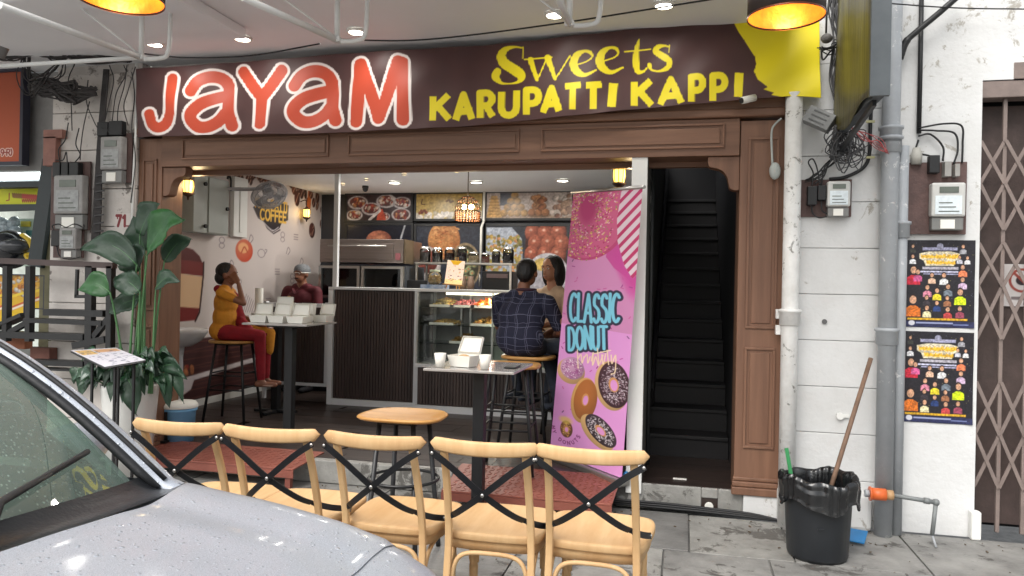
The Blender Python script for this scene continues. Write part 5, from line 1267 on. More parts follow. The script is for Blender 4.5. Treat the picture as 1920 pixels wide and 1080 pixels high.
def hand(w, d, up, k=0, curl=.5, s=1.):
    """palm and five separate bent fingers from wrist w along d; 'up' is the back of the hand"""
    w = Vector(w); d = Vector(d).normalized(); up = Vector(up); up = (up - d * up.dot(d)).normalized(); r = d.cross(up); P = []
    tp = lambda v: tuple(v)
    for q in (-.026, -.009, .009, .026): P.append((tp(w + d * .012 + r * q * .7), tp(w + d * .08 + r * q), .0155, .0125, k))
    for q, L, dr in ((-.030, .066, -.12), (-.0105, .078, -.03), (.0105, .074, .04), (.030, .058, .14)):
        a = w + d * .086 + r * q * 1.02; d1 = (d + r * dr - up * curl * .5).normalized(); b = a + d1 * L * .55; d2 = (d + r * dr - up * curl * 1.5).normalized(); c = b + d2 * L * .5
        P += [(tp(a), tp(b), .0098, .0088, k), (tp(b), tp(c), .0088, .0074, k)]
    a = w + d * .025 - r * .028; b = a + (d * .6 - r * .8 - up * .25).normalized() * .04; c = b + (d * .95 - r * .25 - up * .4).normalized() * .033
    P += [(tp(a), tp(b), .0125, .0105, k), (tp(b), tp(c), .0105, .0085, k)]
    return P
def legs_seated(sh, kt, ks, foot_y=.36, foot_z=.30, spread=.10, kn_y=.44, lower=None):
    P = []
    for s in (-1, 1):
        hp = (s * .085, .02, sh + .085); kn = (s * (spread + .01), kn_y, sh + .06); an = (s * spread * .8, foot_y, foot_z + .07)
        P += [(hp, kn, .088, .062, kt), (kn, (an[0], an[1], an[2] + .03), .058, .042, lower if lower is not None else kt), (an, (an[0], an[1] + .02, an[2] - .03), .036, .034, ks),
              ((an[0], an[1] - .03, foot_z + .03), (an[0], an[1] + .14, foot_z + .022), .034, .026, ks)]
    return P
def arm(sh, el, wr, ku, kf, r=.048, sleeve=1.):
    sh, el, wr = Vector(sh), Vector(el), Vector(wr)
    if sleeve >= 1: return [(tuple(sh), tuple(el), r, r * .82, ku), (tuple(el), tuple(wr), r * .78, r * .52, kf)]
    m = sh.lerp(el, sleeve); return [(tuple(sh), tuple(m), r * 1.08, r * 1.0, ku), (tuple(m), tuple(el), r * .84, r * .78, kf), (tuple(el), tuple(wr), r * .76, r * .5, kf)]
def torso(sh, k, w=.18, lean=0., kh=None, chest=.105, h=.52):
    """from seat height sh up to the shoulders"""
    kh = k if kh is None else kh
    return [((0, 0, sh + .10), (w * .92, .125, .12), 0, kh), ((0, lean * .3, sh + .23), (w * .80, .105, .13), 0, k), ((0, lean * .7, sh + .38), (w * .92, chest, .14), 0, k), ((-w * .86, lean, sh + h - .02), (w * .86, lean, sh + h - .02), .056, .056, k),
            ((-w * .4, lean, sh + h + .01), (w * .4, lean, sh + h + .01), .055, .055, k), ((0, lean, sh + h + .02), (0, lean + .012, sh + h + .10), .055, .050, 0)]
# 1 woman in orange
ORT = M('orange_cloth', (216, 146, 44), .85, var=.12, scale=7, bump=.8, bscale=13); REDT = M('crimson_cloth', (142, 20, 34), .85, var=.15, scale=9, bump=.9, bscale=14)
sh = .755
pr = torso(sh, 1, .165, 0, kh=1, chest=.112) + legs_seated(sh, 2, 0, foot_z=.27, foot_y=.38, kn_y=.37)
pr += head((0, .01, sh + .70)) + [((0, -.012, sh + .735), (.083, .098, .092), 0, 3)]
pr += arm((.175, 0, sh + .50), (.20, .23, sh + .40), (.13, .16, sh + .60), 1, 0, .043, .55) + hand((.12, .15, sh + .615), (-.35, -.5, .6), (1, .2, 0), 0, .5)
pr += arm((-.175, 0, sh + .50), (-.20, .10, sh + .24), (-.06, .30, sh + .17), 1, 0, .043, .55) + hand((-.05, .315, sh + .165), (.35, 1, -.1), (0, 0, 1), 0, .4)
pr += [((-.11, .10, sh + .12), (-.12, .37, sh + .09), .088, .072, 1), ((-.12, .395, sh + .07), (-.10, .40, sh - .12), .066, .050, 1), ((0, -.02, sh + .10), (.165, .135, .12), 0, 1), ((0, -.005, sh + .24), (.148, .118, .16), 0, 1), ((0, -.0, sh + .40), (.155, .112, .14), 0, 1),
       ((-.09, .05, sh + .46), (-.02, .14, sh + .18), .05, .06, 2), ((-.09, .02, sh + .50), (.06, -.06, sh + .54), .04, .045, 2), ((.02, .16, sh + .20), (.08, .26, sh + .12), .05, .04, 2)]
wm = figure('person', 'seated woman in orange top and crimson trousers, hand raised to her ear', pr, (-4.02, 6.10, FZ), R(-74), [SKIN, ORT, REDT, HAIR])
face(wm, (0, .01, sh + .70))
MB().ball((0, -.055, sh + .66), (.07, .06, .075), 14, 9).build('hair', HAIR, wm)
for s in (-1, 1): MB().ball((s * .08, .45, .285), (.035, .09, .012), 10, 5).build('sandal', M('sandal_tan', (196, 160, 140), .6), wm)
# 2 man in maroon behind the boxes
MAR = M('maroon_shirt', (84, 18, 30), .8, var=.15, scale=8, bump=.9, bscale=12); NAV = M('black_trousers', (24, 24, 30), .8, var=.1)
H_ = .80
pr = [((0, 0, H_ + .12), (.165, .115, .14), 0, 2), ((0, 0, H_ + .27), (.165, .12, .15), 0, 1), ((0, 0, H_ + .42), (.185, .12, .15), 0, 1), ((-.19, 0, H_ + .54), (.19, 0, H_ + .54), .058, .058, 1), ((-.08, 0, H_ + .575), (.08, 0, H_ + .575), .055, .055, 1), ((0, 0, H_ + .58), (0, .01, H_ + .66), .056, .054, 0)]
for s in (-1, 1): pr += [((s * .09, 0, H_ + .06), (s * .10, .01, .45), .088, .06, 2), ((s * .10, .01, .45), (s * .10, 0, .09), .058, .042, 2), ((s * .10, -.04, .04), (s * .11, .14, .035), .040, .034, 2)]
pr += head((0, .02, H_ + .755))
pr += arm((.205, 0, H_ + .52), (.25, .04, H_ + .26), (.22, .22, H_ + .16), 1, 0, .052, .75) + hand((.22, .235, H_ + .155), (-.1, 1, -.1), (0, 0, 1))
pr += arm((-.205, 0, H_ + .52), (-.25, .04, H_ + .26), (-.22, .22, H_ + .16), 1, 0, .052, .75) + hand((-.22, .235, H_ + .155), (.1, 1, -.1), (0, 0, 1))
mn = figure('person', 'standing man in maroon polo shirt and net cap behind the counter gate', pr, (-4.43, 8.05, FZ), R(172), [SKIN, MAR, NAV])
face(mn, (0, .02, H_ + .755), True)
MB().lathe([(.084, -.01), (.087, .03), (.078, .07), (.05, .1), (.001, .112)], (0, .005, H_ + .775), 18, sy=1.2).build('net_cap', M('net_cap_grey', (112, 116, 120), .7, var=.3, scale=120), mn)
MB().tube([(.086 * math.cos(q * .3142), .005 + .104 * math.sin(q * .3142), H_ + .768) for q in range(20)], .005, 5, closed=True).build('cap_band', CARDW, mn)
MB().ball((.085, .118, H_ + .42), (.042, .007, .042), 14, 6).build('shirt_badge', M('badge_cream', (206, 170, 110), .6), mn)
MB().bar((-.05, .10, H_ + .565), (0, .128, H_ + .49), .03, .006).bar((.05, .10, H_ + .565), (0, .128, H_ + .49), .03, .006).build('collar', MAR, mn)
# 3 man in plaid
PL = bpy.data.materials.new('plaid_cloth'); PL.use_nodes = True
nt = PL.node_tree; N = nt.nodes; L = nt.links; b = N['Principled BSDF']; b.inputs['Roughness'].default_value = .85
tc = N.new('ShaderNodeTexCoord'); sx_ = N.new('ShaderNodeSeparateXYZ'); nw = N.new('ShaderNodeTexNoise'); nw.inputs['Scale'].default_value = 6; L.new(tc.outputs['Object'], nw.inputs['Vector'])
vs_ = N.new('ShaderNodeVectorMath'); vs_.operation = 'MULTIPLY_ADD'; L.new(nw.outputs['Color'], vs_.inputs[0]); vs_.inputs[1].default_value = (.07, .07, .07); L.new(tc.outputs['Object'], vs_.inputs[2]); L.new(vs_.outputs[0], sx_.inputs[0])
def line_mask(sock, per, wd, off=0.):
    a = N.new('ShaderNodeMath'); a.operation = 'MULTIPLY_ADD'; a.inputs[1].default_value = 1 / per; a.inputs[2].default_value = off; L.new(sock, a.inputs[0])
    f = N.new('ShaderNodeMath'); f.operation = 'FRACT'; L.new(a.outputs[0], f.inputs[0]); c = N.new('ShaderNodeMath'); c.operation = 'LESS_THAN'; c.inputs[1].default_value = wd / per; L.new(f.outputs[0], c.inputs[0]); return c.outputs[0]
ms = [line_mask(sx_.outputs[0], .085, .004, .2), line_mask(sx_.outputs[0], .085, .003, .35), line_mask(sx_.outputs[2], .095, .0045), line_mask(sx_.outputs[2], .19, .004, .3)]
acc = None
for m_ in ms:
    if acc is None: acc = m_; continue
    a = N.new('ShaderNodeMath'); a.operation = 'MAXIMUM'; L.new(acc, a.inputs[0]); L.new(m_, a.inputs[1]); acc = a.outputs[0]
mx = N.new('ShaderNodeMix'); mx.data_type = 'RGBA'; mx.inputs[6].default_value = (*lin((26, 28, 50)), 1); mx.inputs[7].default_value = (*lin((100, 102, 124)), 1)
mw = N.new('ShaderNodeMath'); mw.operation = 'MULTIPLY'; mw.inputs[1].default_value = .8; L.new(acc, mw.inputs[0]); L.new(mw.outputs[0], mx.inputs[0]); L.new(mx.outputs[2], b.inputs['Base Color'])
n2 = N.new('ShaderNodeTexNoise'); n2.inputs['Scale'].default_value = 11; L.new(tc.outputs['Object'], n2.inputs['Vector']); bq = N.new('ShaderNodeBump'); bq.inputs['Strength'].default_value = .9; bq.inputs['Distance'].default_value = .012; L.new(n2.outputs['Fac'], bq.inputs['Height']); L.new(bq.outputs[0], b.inputs['Normal'])
DEN = M('dark_denim', (44, 50, 62), .85, var=.2, scale=14, bump=.9, bscale=14)
sh = .755
pr = torso(sh, 1, .205, .02, kh=1, chest=.125, h=.50) + legs_seated(sh, 2, 2, foot_z=.30)
pr += [((0, -.03, sh + .16), (.205, .14, .17), 0, 1), ((0, -.01, sh + .32), (.205, .135, .17), 0, 1)]
pr += head((.02, .05, sh + .71)) + [((.02, .035, sh + .738), (.081, .100, .088), 0, 3), ((.02, -.005, sh + .695), (.072, .062, .07), 0, 3)]
pr += arm((.22, .02, sh + .46), (.29, .12, sh + .22), (.14, .34, sh + .15), 1, 0, .058, .8) + hand((.13, .35, sh + .15), (-.5, .8, 0), (0, 0, 1))
pr += arm((-.22, .02, sh + .46), (-.27, .14, sh + .24), (-.12, .36, sh + .22), 1, 0, .058, .8) + hand((-.11, .37, sh + .22), (.5, .8, 0), (0, 0, 1))
pm_ = figure('person', 'man in navy plaid shirt seated with his back to the street', pr, (-1.19, 5.76, FZ), R(-14), [SKIN, PL, DEN, HAIR])
face(pm_, (.02, .05, sh + .71))
MB().tube([(.02 + .07 * math.cos(q * .3142), .03 + .062 * math.sin(q * .3142), sh + .56) for q in range(20)], .02, 8, closed=True, flat=.6).build('collar', M('collar_maroon', (62, 34, 50), .8), pm_)
# 4 woman in beige
BEI = M('beige_top', (186, 160, 134), .85, var=.12, scale=8, bump=.8, bscale=13)
pr = torso(sh, 1, .175, 0, chest=.11, h=.50) + legs_seated(sh, 2, 2, foot_z=.30)
pr += head((0, .03, sh + .72)) + [((0, .005, sh + .755), (.092, .105, .100), 0, 3), ((-.075, -.005, sh + .68), (.03, .07, .12), 0, 3), ((.075, -.005, sh + .68), (.03, .07, .12), 0, 3), ((0, -.06, sh + .66), (.085, .05, .13), 0, 3)]
pr += arm((-.185, 0, sh + .48), (-.24, .10, sh + .24), (-.10, .30, sh + .20), 1, 0, .05, .8) + hand((-.09, .31, sh + .2), (.4, .8, 0), (0, 0, 1))
pr += arm((.185, 0, sh + .48), (.24, .10, sh + .24), (.10, .30, sh + .20), 1, 0, .05, .8) + hand((.09, .31, sh + .2), (-.4, .8, 0), (0, 0, 1))
wb = figure('person', 'dark haired woman in beige top facing the plaid shirted man', pr, (-1.045, 6.56, FZ + .03), R(150), [SKIN2, BEI, DEN, HAIR])
face(wb, (0, .03, sh + .72))
# 5 person hidden by the banner
DKS = M('dark_top', (30, 30, 36), .8)
pr = torso(sh, 1, .18, .0, h=.50) + legs_seated(sh, 2, 2, foot_z=.30, kn_y=.46)
pr += head((0, .03, sh + .71)) + [((0, .005, sh + .745), (.088, .104, .092), 0, 3)]
pr += arm((.20, .02, sh + .46), (.20, .12, sh + .20), (.06, .36, sh + .10), 1, 0, .052, .5) + hand((.05, .37, sh + .10), (-.3, .9, -.15), (0, 0, 1))
pr += arm((-.20, .02, sh + .46), (-.24, .14, sh + .30), (-.04, .43, sh + .20), 1, 0, .052, .35) + hand((-.03, .445, sh + .195), (.45, .9, -.5), (0, 0, 1), curl=.9)
ph = figure('person', 'person in dark trousers behind the pink banner with one forearm showing', pr, (-.62, 5.80, FZ), R(62), [SKIN2, DKS, DEN, HAIR])
face(ph, (0, .03, sh + .71))
MB().tube([Vector((-.052, .405, sh + .212)) + Vector((.027 * math.cos(q * .524), 0, .027 * math.sin(q * .524))) for q in range(12)], .006, 6, closed=True).build('wristband', BLACKP, ph)

for t, loc, hd in PLACE: t.location = loc; t.rotation_euler = (0, 0, hd)
wm.scale = (.93, .93, .87); wm.location = (-4.13, 6.10, FZ + .09)
mn.scale = (1.06, 1.06, .90)
pm_.scale = (1, 1, .95); pm_.location = (-1.25, 5.76, FZ + .02)
wb.scale = (1, 1, .97); wb.location = (-1.15, 6.62, FZ + .03)
# ================================================================== right side: pipes, meters, posters, gate
def pipe(name, x0y, ztop, r, mat, label, collars=(), y=None, group=None):
    x, y = x0y
    t = thing(name, (x, y, 0), label, 'pipe', group)
    MB().cyl((x, y, 0), (x, y, ztop), r, n=24).build('tube', mat, t)
    for z in collars: MB().lathe([(r + .001, -.05), (r + .012, -.045), (r + .012, .03), (r + .02, .035), (r + .02, .05), (r + .001, .055)], (x, y, z), 24).build('collar', mat, t)
    return t
OLDP = M('chipped_white_pipe', (230, 230, 228), .5, col2=(206, 205, 201), scale=9, bump=.3, bscale=40, detail=10)
p = at(1481, 600, Y=4.90)
t = pipe('white_downpipe', (p.x, 4.90), 2.70, .051, OLDP, 'chipped white downpipe in front of the right timber column', (1.30,))
for z in (1.32, 1.22): MB().cbox((p.x - .066, 4.93, z), (.03, .05, .06)).build('clamp', OLDP, t, bev=.004)
a = at(1449, 250, Y=4.92); b = at(1455, 320, Y=4.92)
t = thing('wall_conduit_head', (b.x, 4.93, b.z - .05), 'translucent plastic lamp head with looped cord behind the white downpipe', 'wall lamp')
MB().ball((b.x - .005, 4.93, b.z), (.035, .03, .055), 12, 8).build('head', M('cloudy_plastic', (176, 182, 178), .3), t)
MB().tube(catmull([(b.x + .03, 4.95, a.z + .10), (b.x - .01, 4.94, a.z + .06), (b.x - .03, 4.93, a.z), (b.x - .02, 4.93, b.z + .03)]), .007, 6).build('cord', M('cloudy_plastic', (176, 182, 178), .3), t)
p = at(1664, 600, Y=4.88)
pipe('grey_drainpipe', (p.x, 4.885), 5.0, .050, GREYM, 'thick grey drainpipe running full height beside the white wall', (1.20, 2.42, 2.36))
p = at(1686, 600, Y=4.90)
pipe('grey_conduit_pipe', (p.x + .012, 4.93), 2.36, .033, GREYM, 'thinner grey pipe right beside the thick grey drainpipe', (1.85,))
p = at(1705, 60, Y=4.9)
t = thing('black_cable_run', (1.30, 4.93, 2.35), 'thick black cable leaving the thin grey pipe up across the white wall', 'cable')
MB().tube(catmull([at(1687, 110, Y=4.93), at(1698, 80, Y=4.92), at(1718, 60, Y=4.91), at(1760, 25, Y=4.90), at(1800, -10, Y=4.9)]), [.022] * 11 + [.018] * 22, 10).build('sheath', BLACKP, t)
MB().tube([at(1728, -5, Y=4.97), at(1726, 110, Y=4.97), at(1723, 250, Y=4.97)], .014, 8).build('cable', BLACKP, thing('vertical_cable', at(1723, 250, Y=4.97), 'black vertical cable down the white wall feeding the right meter', 'cable'))
cords = [[(1723, 240), (1770, 232), (1803, 236), (1805, 270), (1804, 305)], [(1724, 244), (1755, 245), (1790, 250), (1796, 280), (1788, 308)], [(1722, 255), (1745, 252), (1768, 275), (1768, 302)], [(1722, 262), (1718, 285), (1742, 292), (1750, 300)], [(1480 + 30, 232), (1600, 228), (1640, 240)]]
t = thing('meter_wiring', at(1760, 250, Y=4.95), 'looping black wires dropping into the right electricity meter', 'wires')
for c in cords[:4]: MB().tube(catmull([at(x, y, Y=4.955) for x, y in c]), .006, 6).build('wire', BLACKP, t)
t2 = thing('wall_wire', at(1800, 14, Y=4.9), 'thin black wire stretched across the top of the white wall', 'wire')
MB().tube(catmull([at(1560, -4, Y=4.7), at(1690, 8, Y=4.8), at(1800, 15, Y=4.9), at(1925, 17, Y=4.9)]), .004, 6).build('wire', BLACKP, t2)
MB().lathe([(.001, 0), (.03, 0), (.034, .05), (.02, .1), (.001, .1)], at(1718, 308, Y=4.95), 12).build('junction_boot', M('boot_grey', (170, 168, 160), .6), t)
def meter(x0, y0, x1, y1, body, label, fuses, Y=4.985, wires=(), dusty=False):
    MBODY = M('dusty_meter_case', (150, 148, 146), .5, var=.15, scale=9) if dusty else globals()['MBODY']; LBL = M('dusty_meter_label', (160, 162, 162), .6, var=.15, scale=30) if dusty else globals()['LBL']
    a = at(x0, y0, Y=Y); b = at(x1, y1, Y=Y)
    t = thing('electricity_meter', ((a.x + b.x) / 2, Y, b.z), label, 'electricity meter', 'electricity meters on the white walls')
    MB().box((a.x, Y - .02, b.z), (b.x, Y - .001, a.z)).build('backboard', BRNB, t, bev=.003)
    c = at(body[0], body[1], Y=Y - .05); d = at(body[2], body[3], Y=Y - .05); w, h = d.x - c.x, c.z - d.z
    MB().box((c.x, Y - .09, d.z + h * .28), (d.x, Y - .021, c.z)).build('meter_body', MBODY, t, bev=.012)
    MB().box((c.x + .006, Y - .075, d.z), (d.x - .006, Y - .021, d.z + h * .27)).build('terminal_cover', M('terminal_grey', (120, 120, 118), .4), t, bev=.006)
    MB().box((c.x + w * .22, Y - .0945, c.z - h * .22), (d.x - w * .22, Y - .0905, c.z - h * .09)).build('display', LCD, t)
    MB().box((c.x + w * .10, Y - .0935, d.z + h * .33), (d.x - w * .12, Y - .0905, c.z - h * .28)).build('label_plate', LBL, t)
    for q in range(3): MB().box((c.x + w * .2, Y - .0955, d.z + h * (.38 + .09 * q)), (d.x - w * (.2 + .1 * q), Y - .0938, d.z + h * (.40 + .09 * q))).build('print_line', LCD, t)
    MB().box((c.x + w * .28, Y - .082, d.z + h * .03), (d.x - w * .3, Y - .0755, d.z + h * .22)).build('seal_tag', CARDW, t)
    for fx0, fy0, fx1, fy1 in fuses:
        e = at(fx0, fy0, Y=Y - .05); f = at(fx1, fy1, Y=Y - .05); MB().box((e.x, Y - .075, f.z), (f.x, Y - .021, e.z)).build('fuse_holder', BLACKP, t, bev=.005)
    for w_ in wires: MB().tube(catmull([at(x, y, Y=Y - .06) for x, y in w_]), .0045, 6).build('wire', BLACKP, t)
    return t
meter(1501, 338, 1595, 407, (1550, 341, 1592, 407), 'electricity meter on the brown board beside the white downpipe', [(1514, 350, 1531, 385), (1533, 348, 1548, 376)], wires=[[(1522, 385), (1524, 400), (1536, 408), (1550, 406)], [(1540, 376), (1542, 395), (1554, 402)], [(1522, 350), (1525, 325), (1516, 305), (1524, 298), (1532, 315), (1538, 348)], [(1540, 348), (1545, 318), (1552, 308), (1545, 330), (1528, 345)]])
meter(1700, 306, 1809, 440, (1744, 344, 1806, 432), 'electricity meter in the clear case above the two black posters', [(1741, 292, 1760, 325)])
tag(MB().box(at(1766, 306, Y=4.96) + Vector((0, .0, 0)), at(1784, 330, Y=4.90)).box(at(1785, 310, Y=4.96), at(1800, 330, Y=4.90)).build('cutout_pair', M('fuse_grey', (150, 148, 144), .5)), 'pair of grey fuse cut-outs above the clear cased meter', 'fuse box')
# posters
def poster(x0, y0, x1, y1, label, seed):
    a = at(x0, y0, Y=4.992); b = at(x1, y1, Y=4.992); w, h = b.x - a.x, a.z - b.z
    cv = Canvas(134, 170, 1.15, (34, 32, 38)); rg = random.Random(5)
    for q in range(90): cv.ell(rg.uniform(0, 134), rg.uniform(0, 170), .7, .7, rg.choice([(120, 110, 70), (90, 90, 110), (150, 140, 90)]))
    cv.rect(38, 14, 102, 20, (150, 150, 176)); cv.ell(70, 12, 6, 6, (140, 140, 160)); cv.poly([(32, 26), (50, 22), (90, 22), (106, 26), (108, 36), (98, 40), (96, 50), (44, 50), (40, 40), (32, 36)], (206, 196, 170))
    for x0_, x1_, yb_, hh_ in ((36, 104, 36, 9), (46, 96, 47, 8)):
        x = x0_
        while x < x1_:
            g_ = rg.uniform(2.5, 5); cv.curve([(x, yb_ - hh_ * rg.uniform(.5, 1)), (x + g_ * .3, yb_ - hh_ * rg.uniform(0, .3)), (x + g_ * .7, yb_ - hh_ * rg.uniform(.5, .9)), (x + g_, yb_ - hh_ * rg.uniform(0, .3))], 1.1, (226, 176, 54)); x += g_ + 1
    cv.rect(38, 52, 104, 57, (170, 166, 176)); cv.rect(34, 60, 104, 63, (196, 196, 220)); cv.rect(40, 65, 104, 67, (170, 170, 200))
    def person_(x, y, s_, c, hc=(196, 150, 120)):
        cv.poly([(x - s_ * .9, y + s_ * 2.1), (x - s_ * .85, y + s_ * 1.1), (x - s_ * .3, y + s_ * .75), (x + s_ * .3, y + s_ * .75), (x + s_ * .85, y + s_ * 1.1), (x + s_ * .9, y + s_ * 2.1)], c)
        cv.ell(x, y - s_ * .1, s_ * .48, s_ * .6, (40, 30, 30)); cv.ell(x, y + s_ * .05, s_ * .4, s_ * .5, hc)
    for x, y, s_, c in ((20, 12, 6, (60, 60, 56)), (112, 12, 7, (150, 150, 156)), (20, 32, 7, (214, 214, 216)), (106, 33, 6, (196, 196, 206)), (120, 34, 6, (206, 206, 206)), (22, 58, 14, (190, 40, 60)), (30, 62, 9, (196, 90, 140)), (112, 52, 9, (214, 120, 80)), (56, 68, 8, (214, 176, 150)), (78, 68, 9, (206, 206, 206)),
                        (112, 76, 9, (196, 170, 196)), (48, 92, 9, (206, 130, 150)), (66, 98, 9, (226, 206, 50)), (86, 90, 9, (110, 120, 130)), (108, 100, 12, (206, 226, 30)), (22, 116, 16, (206, 110, 40)), (47, 112, 8, (60, 54, 60)), (66, 122, 8, (40, 60, 110)), (85, 112, 8, (150, 100, 70)), (48, 132, 9, (226, 216, 170)), (86, 134, 9, (190, 70, 70)), (108, 132, 9, (150, 70, 90))): person_(x, y, s_, c)
    cv.rect(12, 152, 122, 156, (206, 160, 40)); cv.rect(0, 158, 134, 170, (40, 44, 80)); cv.grain(.25, .5); cv.ell(20, 162, 6, 5, (206, 206, 214)); cv.rect(28, 160, 96, 163, (150, 156, 190)); cv.rect(96, 163, 124, 165, (120, 130, 176))
    o = cv.build('festival_poster', PRINT, lambda X, Y: (a.x + X / 134 * w, 4.990 - .0015 * np.sin(X * .1) * np.sin(Y * .05) - .006 * np.clip((X - 122) / 12, 0, 1) * np.clip((Y - 150) / 20, 0, 1), a.z - Y / 170 * h))
    md = o.modifiers.new('sol', 'SOLIDIFY'); md.thickness = .001; md.offset = -1
    return tag(o, label, 'poster', 'black festival posters on the white wall')
poster(1692, 450, 1826, 616, 'black festival poster with rows of small figures, the upper of the two', 1)
poster(1687, 620, 1823, 797, 'black festival poster with rows of small figures, the lower one at waist height', 2)
# folding gate
t = thing('folding_gate', (2.5, 5.1, .02), 'brown steel folding lattice gate closing the opening at the wall edge', 'gate')
GBR = M('gate_brown', (78, 64, 60), .6, var=.15, scale=9, bump=.2); GLT = M('gate_strip', (126, 112, 106), .5, var=.12, scale=9, bump=.1)
MB().box((1.70, 5.0, 2.655), (3.5, 5.12, 2.755)).build('head_rail', GLT, t, bev=.004)
MB().box((1.90, 4.99, 2.76), (1.965, 5.05, 2.86)).build('hanger_bracket', GLT, t, bev=.004)
MB().box((1.745, 5.10, .0), (1.775, 5.16, 2.65)).build('side_post', GBR, t)
xs_ = [1.80 + .26 * q for q in range(7)]
for q, x in enumerate(xs_[:-1]): 
    MB().box((x, 5.17, .05), (x + .252, 5.185, 2.64)).build('panel', GBR, t)
vx = [1.876 + .134 * q for q in range(11)]
for x in vx: MB().box((x - .011, 5.035, .03), (x + .011, 5.055, 2.652)).build('upright', GLT, t, bev=.002)
zc = [.44, .75, 1.14 + .12, 1.55, 2.02 + .0, 2.26]
zc = [(.30, .62), (.62, .94), (1.20, 1.52), (1.52, 1.78), (1.86, 2.14), (2.14, 2.40)]
for q in range(len(vx) - 1):
    for z0, z1 in zc:
        MB().bar((vx[q] + .002, 5.030, z0), (vx[q + 1] - .002, 5.030, z1), .020, .004, up=(0, 1, 0)).build('lattice_strip', GLT, t); MB().bar((vx[q] + .002, 5.024, z1), (vx[q + 1] - .002, 5.024, z0), .020, .004, up=(0, 1, 0)).build('lattice_strip', GLT, t)
for z0, z1 in zc:
    MB().bar((1.742, 5.030, z0), (vx[0] - .002, 5.030, z1), .020, .004, up=(0, 1, 0)).build('lattice_strip', GLT, t); MB().bar((1.742, 5.024, z1), (vx[0] - .002, 5.024, z0), .020, .004, up=(0, 1, 0)).build('lattice_strip', GLT, t)
a = at(1884, 495, Y=5.15); b = at(1925, 566, Y=5.15)
cv = Canvas(.20, .26, 260, (206, 200, 198)); cv.ell(.10, .10, .075, .075, (150, 70, 60), hole=.8); cv.ell(.10, .10, .035, .03, (50, 40, 44)); cv.stroke([(.05, .05), (.15, .15)], .008, (150, 70, 60)); cv.rect(.04, .2, .16, .22, (120, 110, 110))
tag(cv.build('gate_notice', PRINT, lambda X, Y: (a.x + X, 5.155, a.z - Y)), 'white notice with a red ring symbol behind the gate lattice', 'notice')
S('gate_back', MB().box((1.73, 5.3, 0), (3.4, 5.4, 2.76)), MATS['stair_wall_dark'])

# projecting sign board wrapped in dirty tarpaulin
X0 = .90
a = at(1568, 255, X=X0); b = at(1641, 183, X=X0); 
t = thing('projecting_sign', (X0, (a.y + b.y) / 2, a.z), 'projecting sign board wrapped in dirty olive tarpaulin above the wire tangle', 'sign')
yb0, yb1 = b.y, min(a.y, 4.97); zb = (a.z + b.z) / 2
TARP = M('olive_tarpaulin', (112, 106, 42), .4, col2=(50, 43, 34), scale=5, bump=.5, bscale=14, stretch=(1, 2.5, .35), detail=8)
MB().grid(lambda u, v: Vector((X0 - .015 - .012 * math.sin(u * 9 + v * 3) * math.sin(v * 3.1), yb0 + (yb1 - yb0) * u, zb + (3.9 - zb) * v + (0.03 * math.sin(u * 8) if v == 0 else 0))), 30, 24).build('tarpaulin', TARP, t, solid=.004, fixn=False)
MB().box((X0 + .0, yb0, zb + .01), (X0 + .05, yb1, 3.92)).build('board', M('sign_grey', (84, 90, 94), .6), t)
MB().box((X0 - .03, yb0 - .03, zb), (X0 + .06, yb0 - .002, 3.92)).build('edge_frame', MATS['sign_grey'], t)
MB().bar((X0 + .02, yb0 + .1, zb - .005), (X0 + .02, 4.99, zb - .11), .02, .03).build('bracket', BLACK, t)
a = at(1537, 224, Y=4.85)
t = thing('grey_box', a, 'small tilted grey metal box hanging below the banner corner', 'box')
Tb = Matrix.Translation(a) @ Matrix.Rotation(R(32), 4, 'Y') @ Matrix.Rotation(R(-20), 4, 'Z')
MB().cbox((0, 0, 0), (.17, .07, .105), Tb).build('case', M('box_grey', (122, 124, 124), .55, var=.12, scale=14), t, bev=.004)
for q in range(3): MB().cbox((.0, -.037, -.03 + .03 * q), (.10, .004, .008), Tb).build('slot', M('slot_grey', (84, 86, 86), .6), t)
# wire tangle
def tangle(name, label, pts, n, spread, r, mat, lo=5, cat='wires', parent=None):
    mb = MB(); rg = random.Random(len(label))
    for q in range(n):
        P = [p + Vector((rg.uniform(-1, 1) * spread, rg.uniform(-.5, .2) * spread, rg.uniform(-1, 1) * spread * 1.2)) * (.35 + .65 * math.sin(math.pi * (i_ + .15) / (len(pts) - .7))) for i_, p in enumerate(pts)]
        mb.tube(catmull(P, lo), r * rg.uniform(.6, 1.3), 5)
    o = mb.build(name, mat, parent); 
    return tag(o, label, cat, kind='stuff') if parent is None else tag(o, kind='stuff')
GW = M('grey_wire', (72, 72, 74), .6); RW = M('pink_wire', (176, 84, 84), .5)
tangle('wire_tangle', 'dense tangle of dark wires hanging under the olive sign', [at(1575, 240, Y=4.8), at(1560, 270, Y=4.85), at(1590, 300, Y=4.86), at(1610, 270, Y=4.84), at(1580, 255, Y=4.85), at(1560, 290, Y=4.87)], 22, .07, .0035, GW)
tangle('wire_bundle', 'rising bundle of dark wires between the yellow banner end and olive sign', [at(1575, 262, Y=4.9), at(1572, 200, Y=4.9), at(1566, 140, Y=4.9), at(1572, 80, Y=4.9), at(1560, 20, Y=4.9), at(1570, -20, Y=4.9)], 16, .035, .0045, GW)
tangle('sagging_wires', 'dark wires sagging from the yellow banner end across to the sign', [at(1536, 92, Y=4.85), at(1552, 100, Y=4.87), at(1568, 84, Y=4.88), at(1580, 78, Y=4.9)], 7, .035, .005, BLACKP)
tangle('pink_wires', 'pink wires poking out of the tangle towards the grey drainpipe', [at(1598, 242, Y=4.82), at(1620, 256, Y=4.82), at(1645, 268, Y=4.81), at(1664, 286, Y=4.80)], 7, .025, .0028, RW)
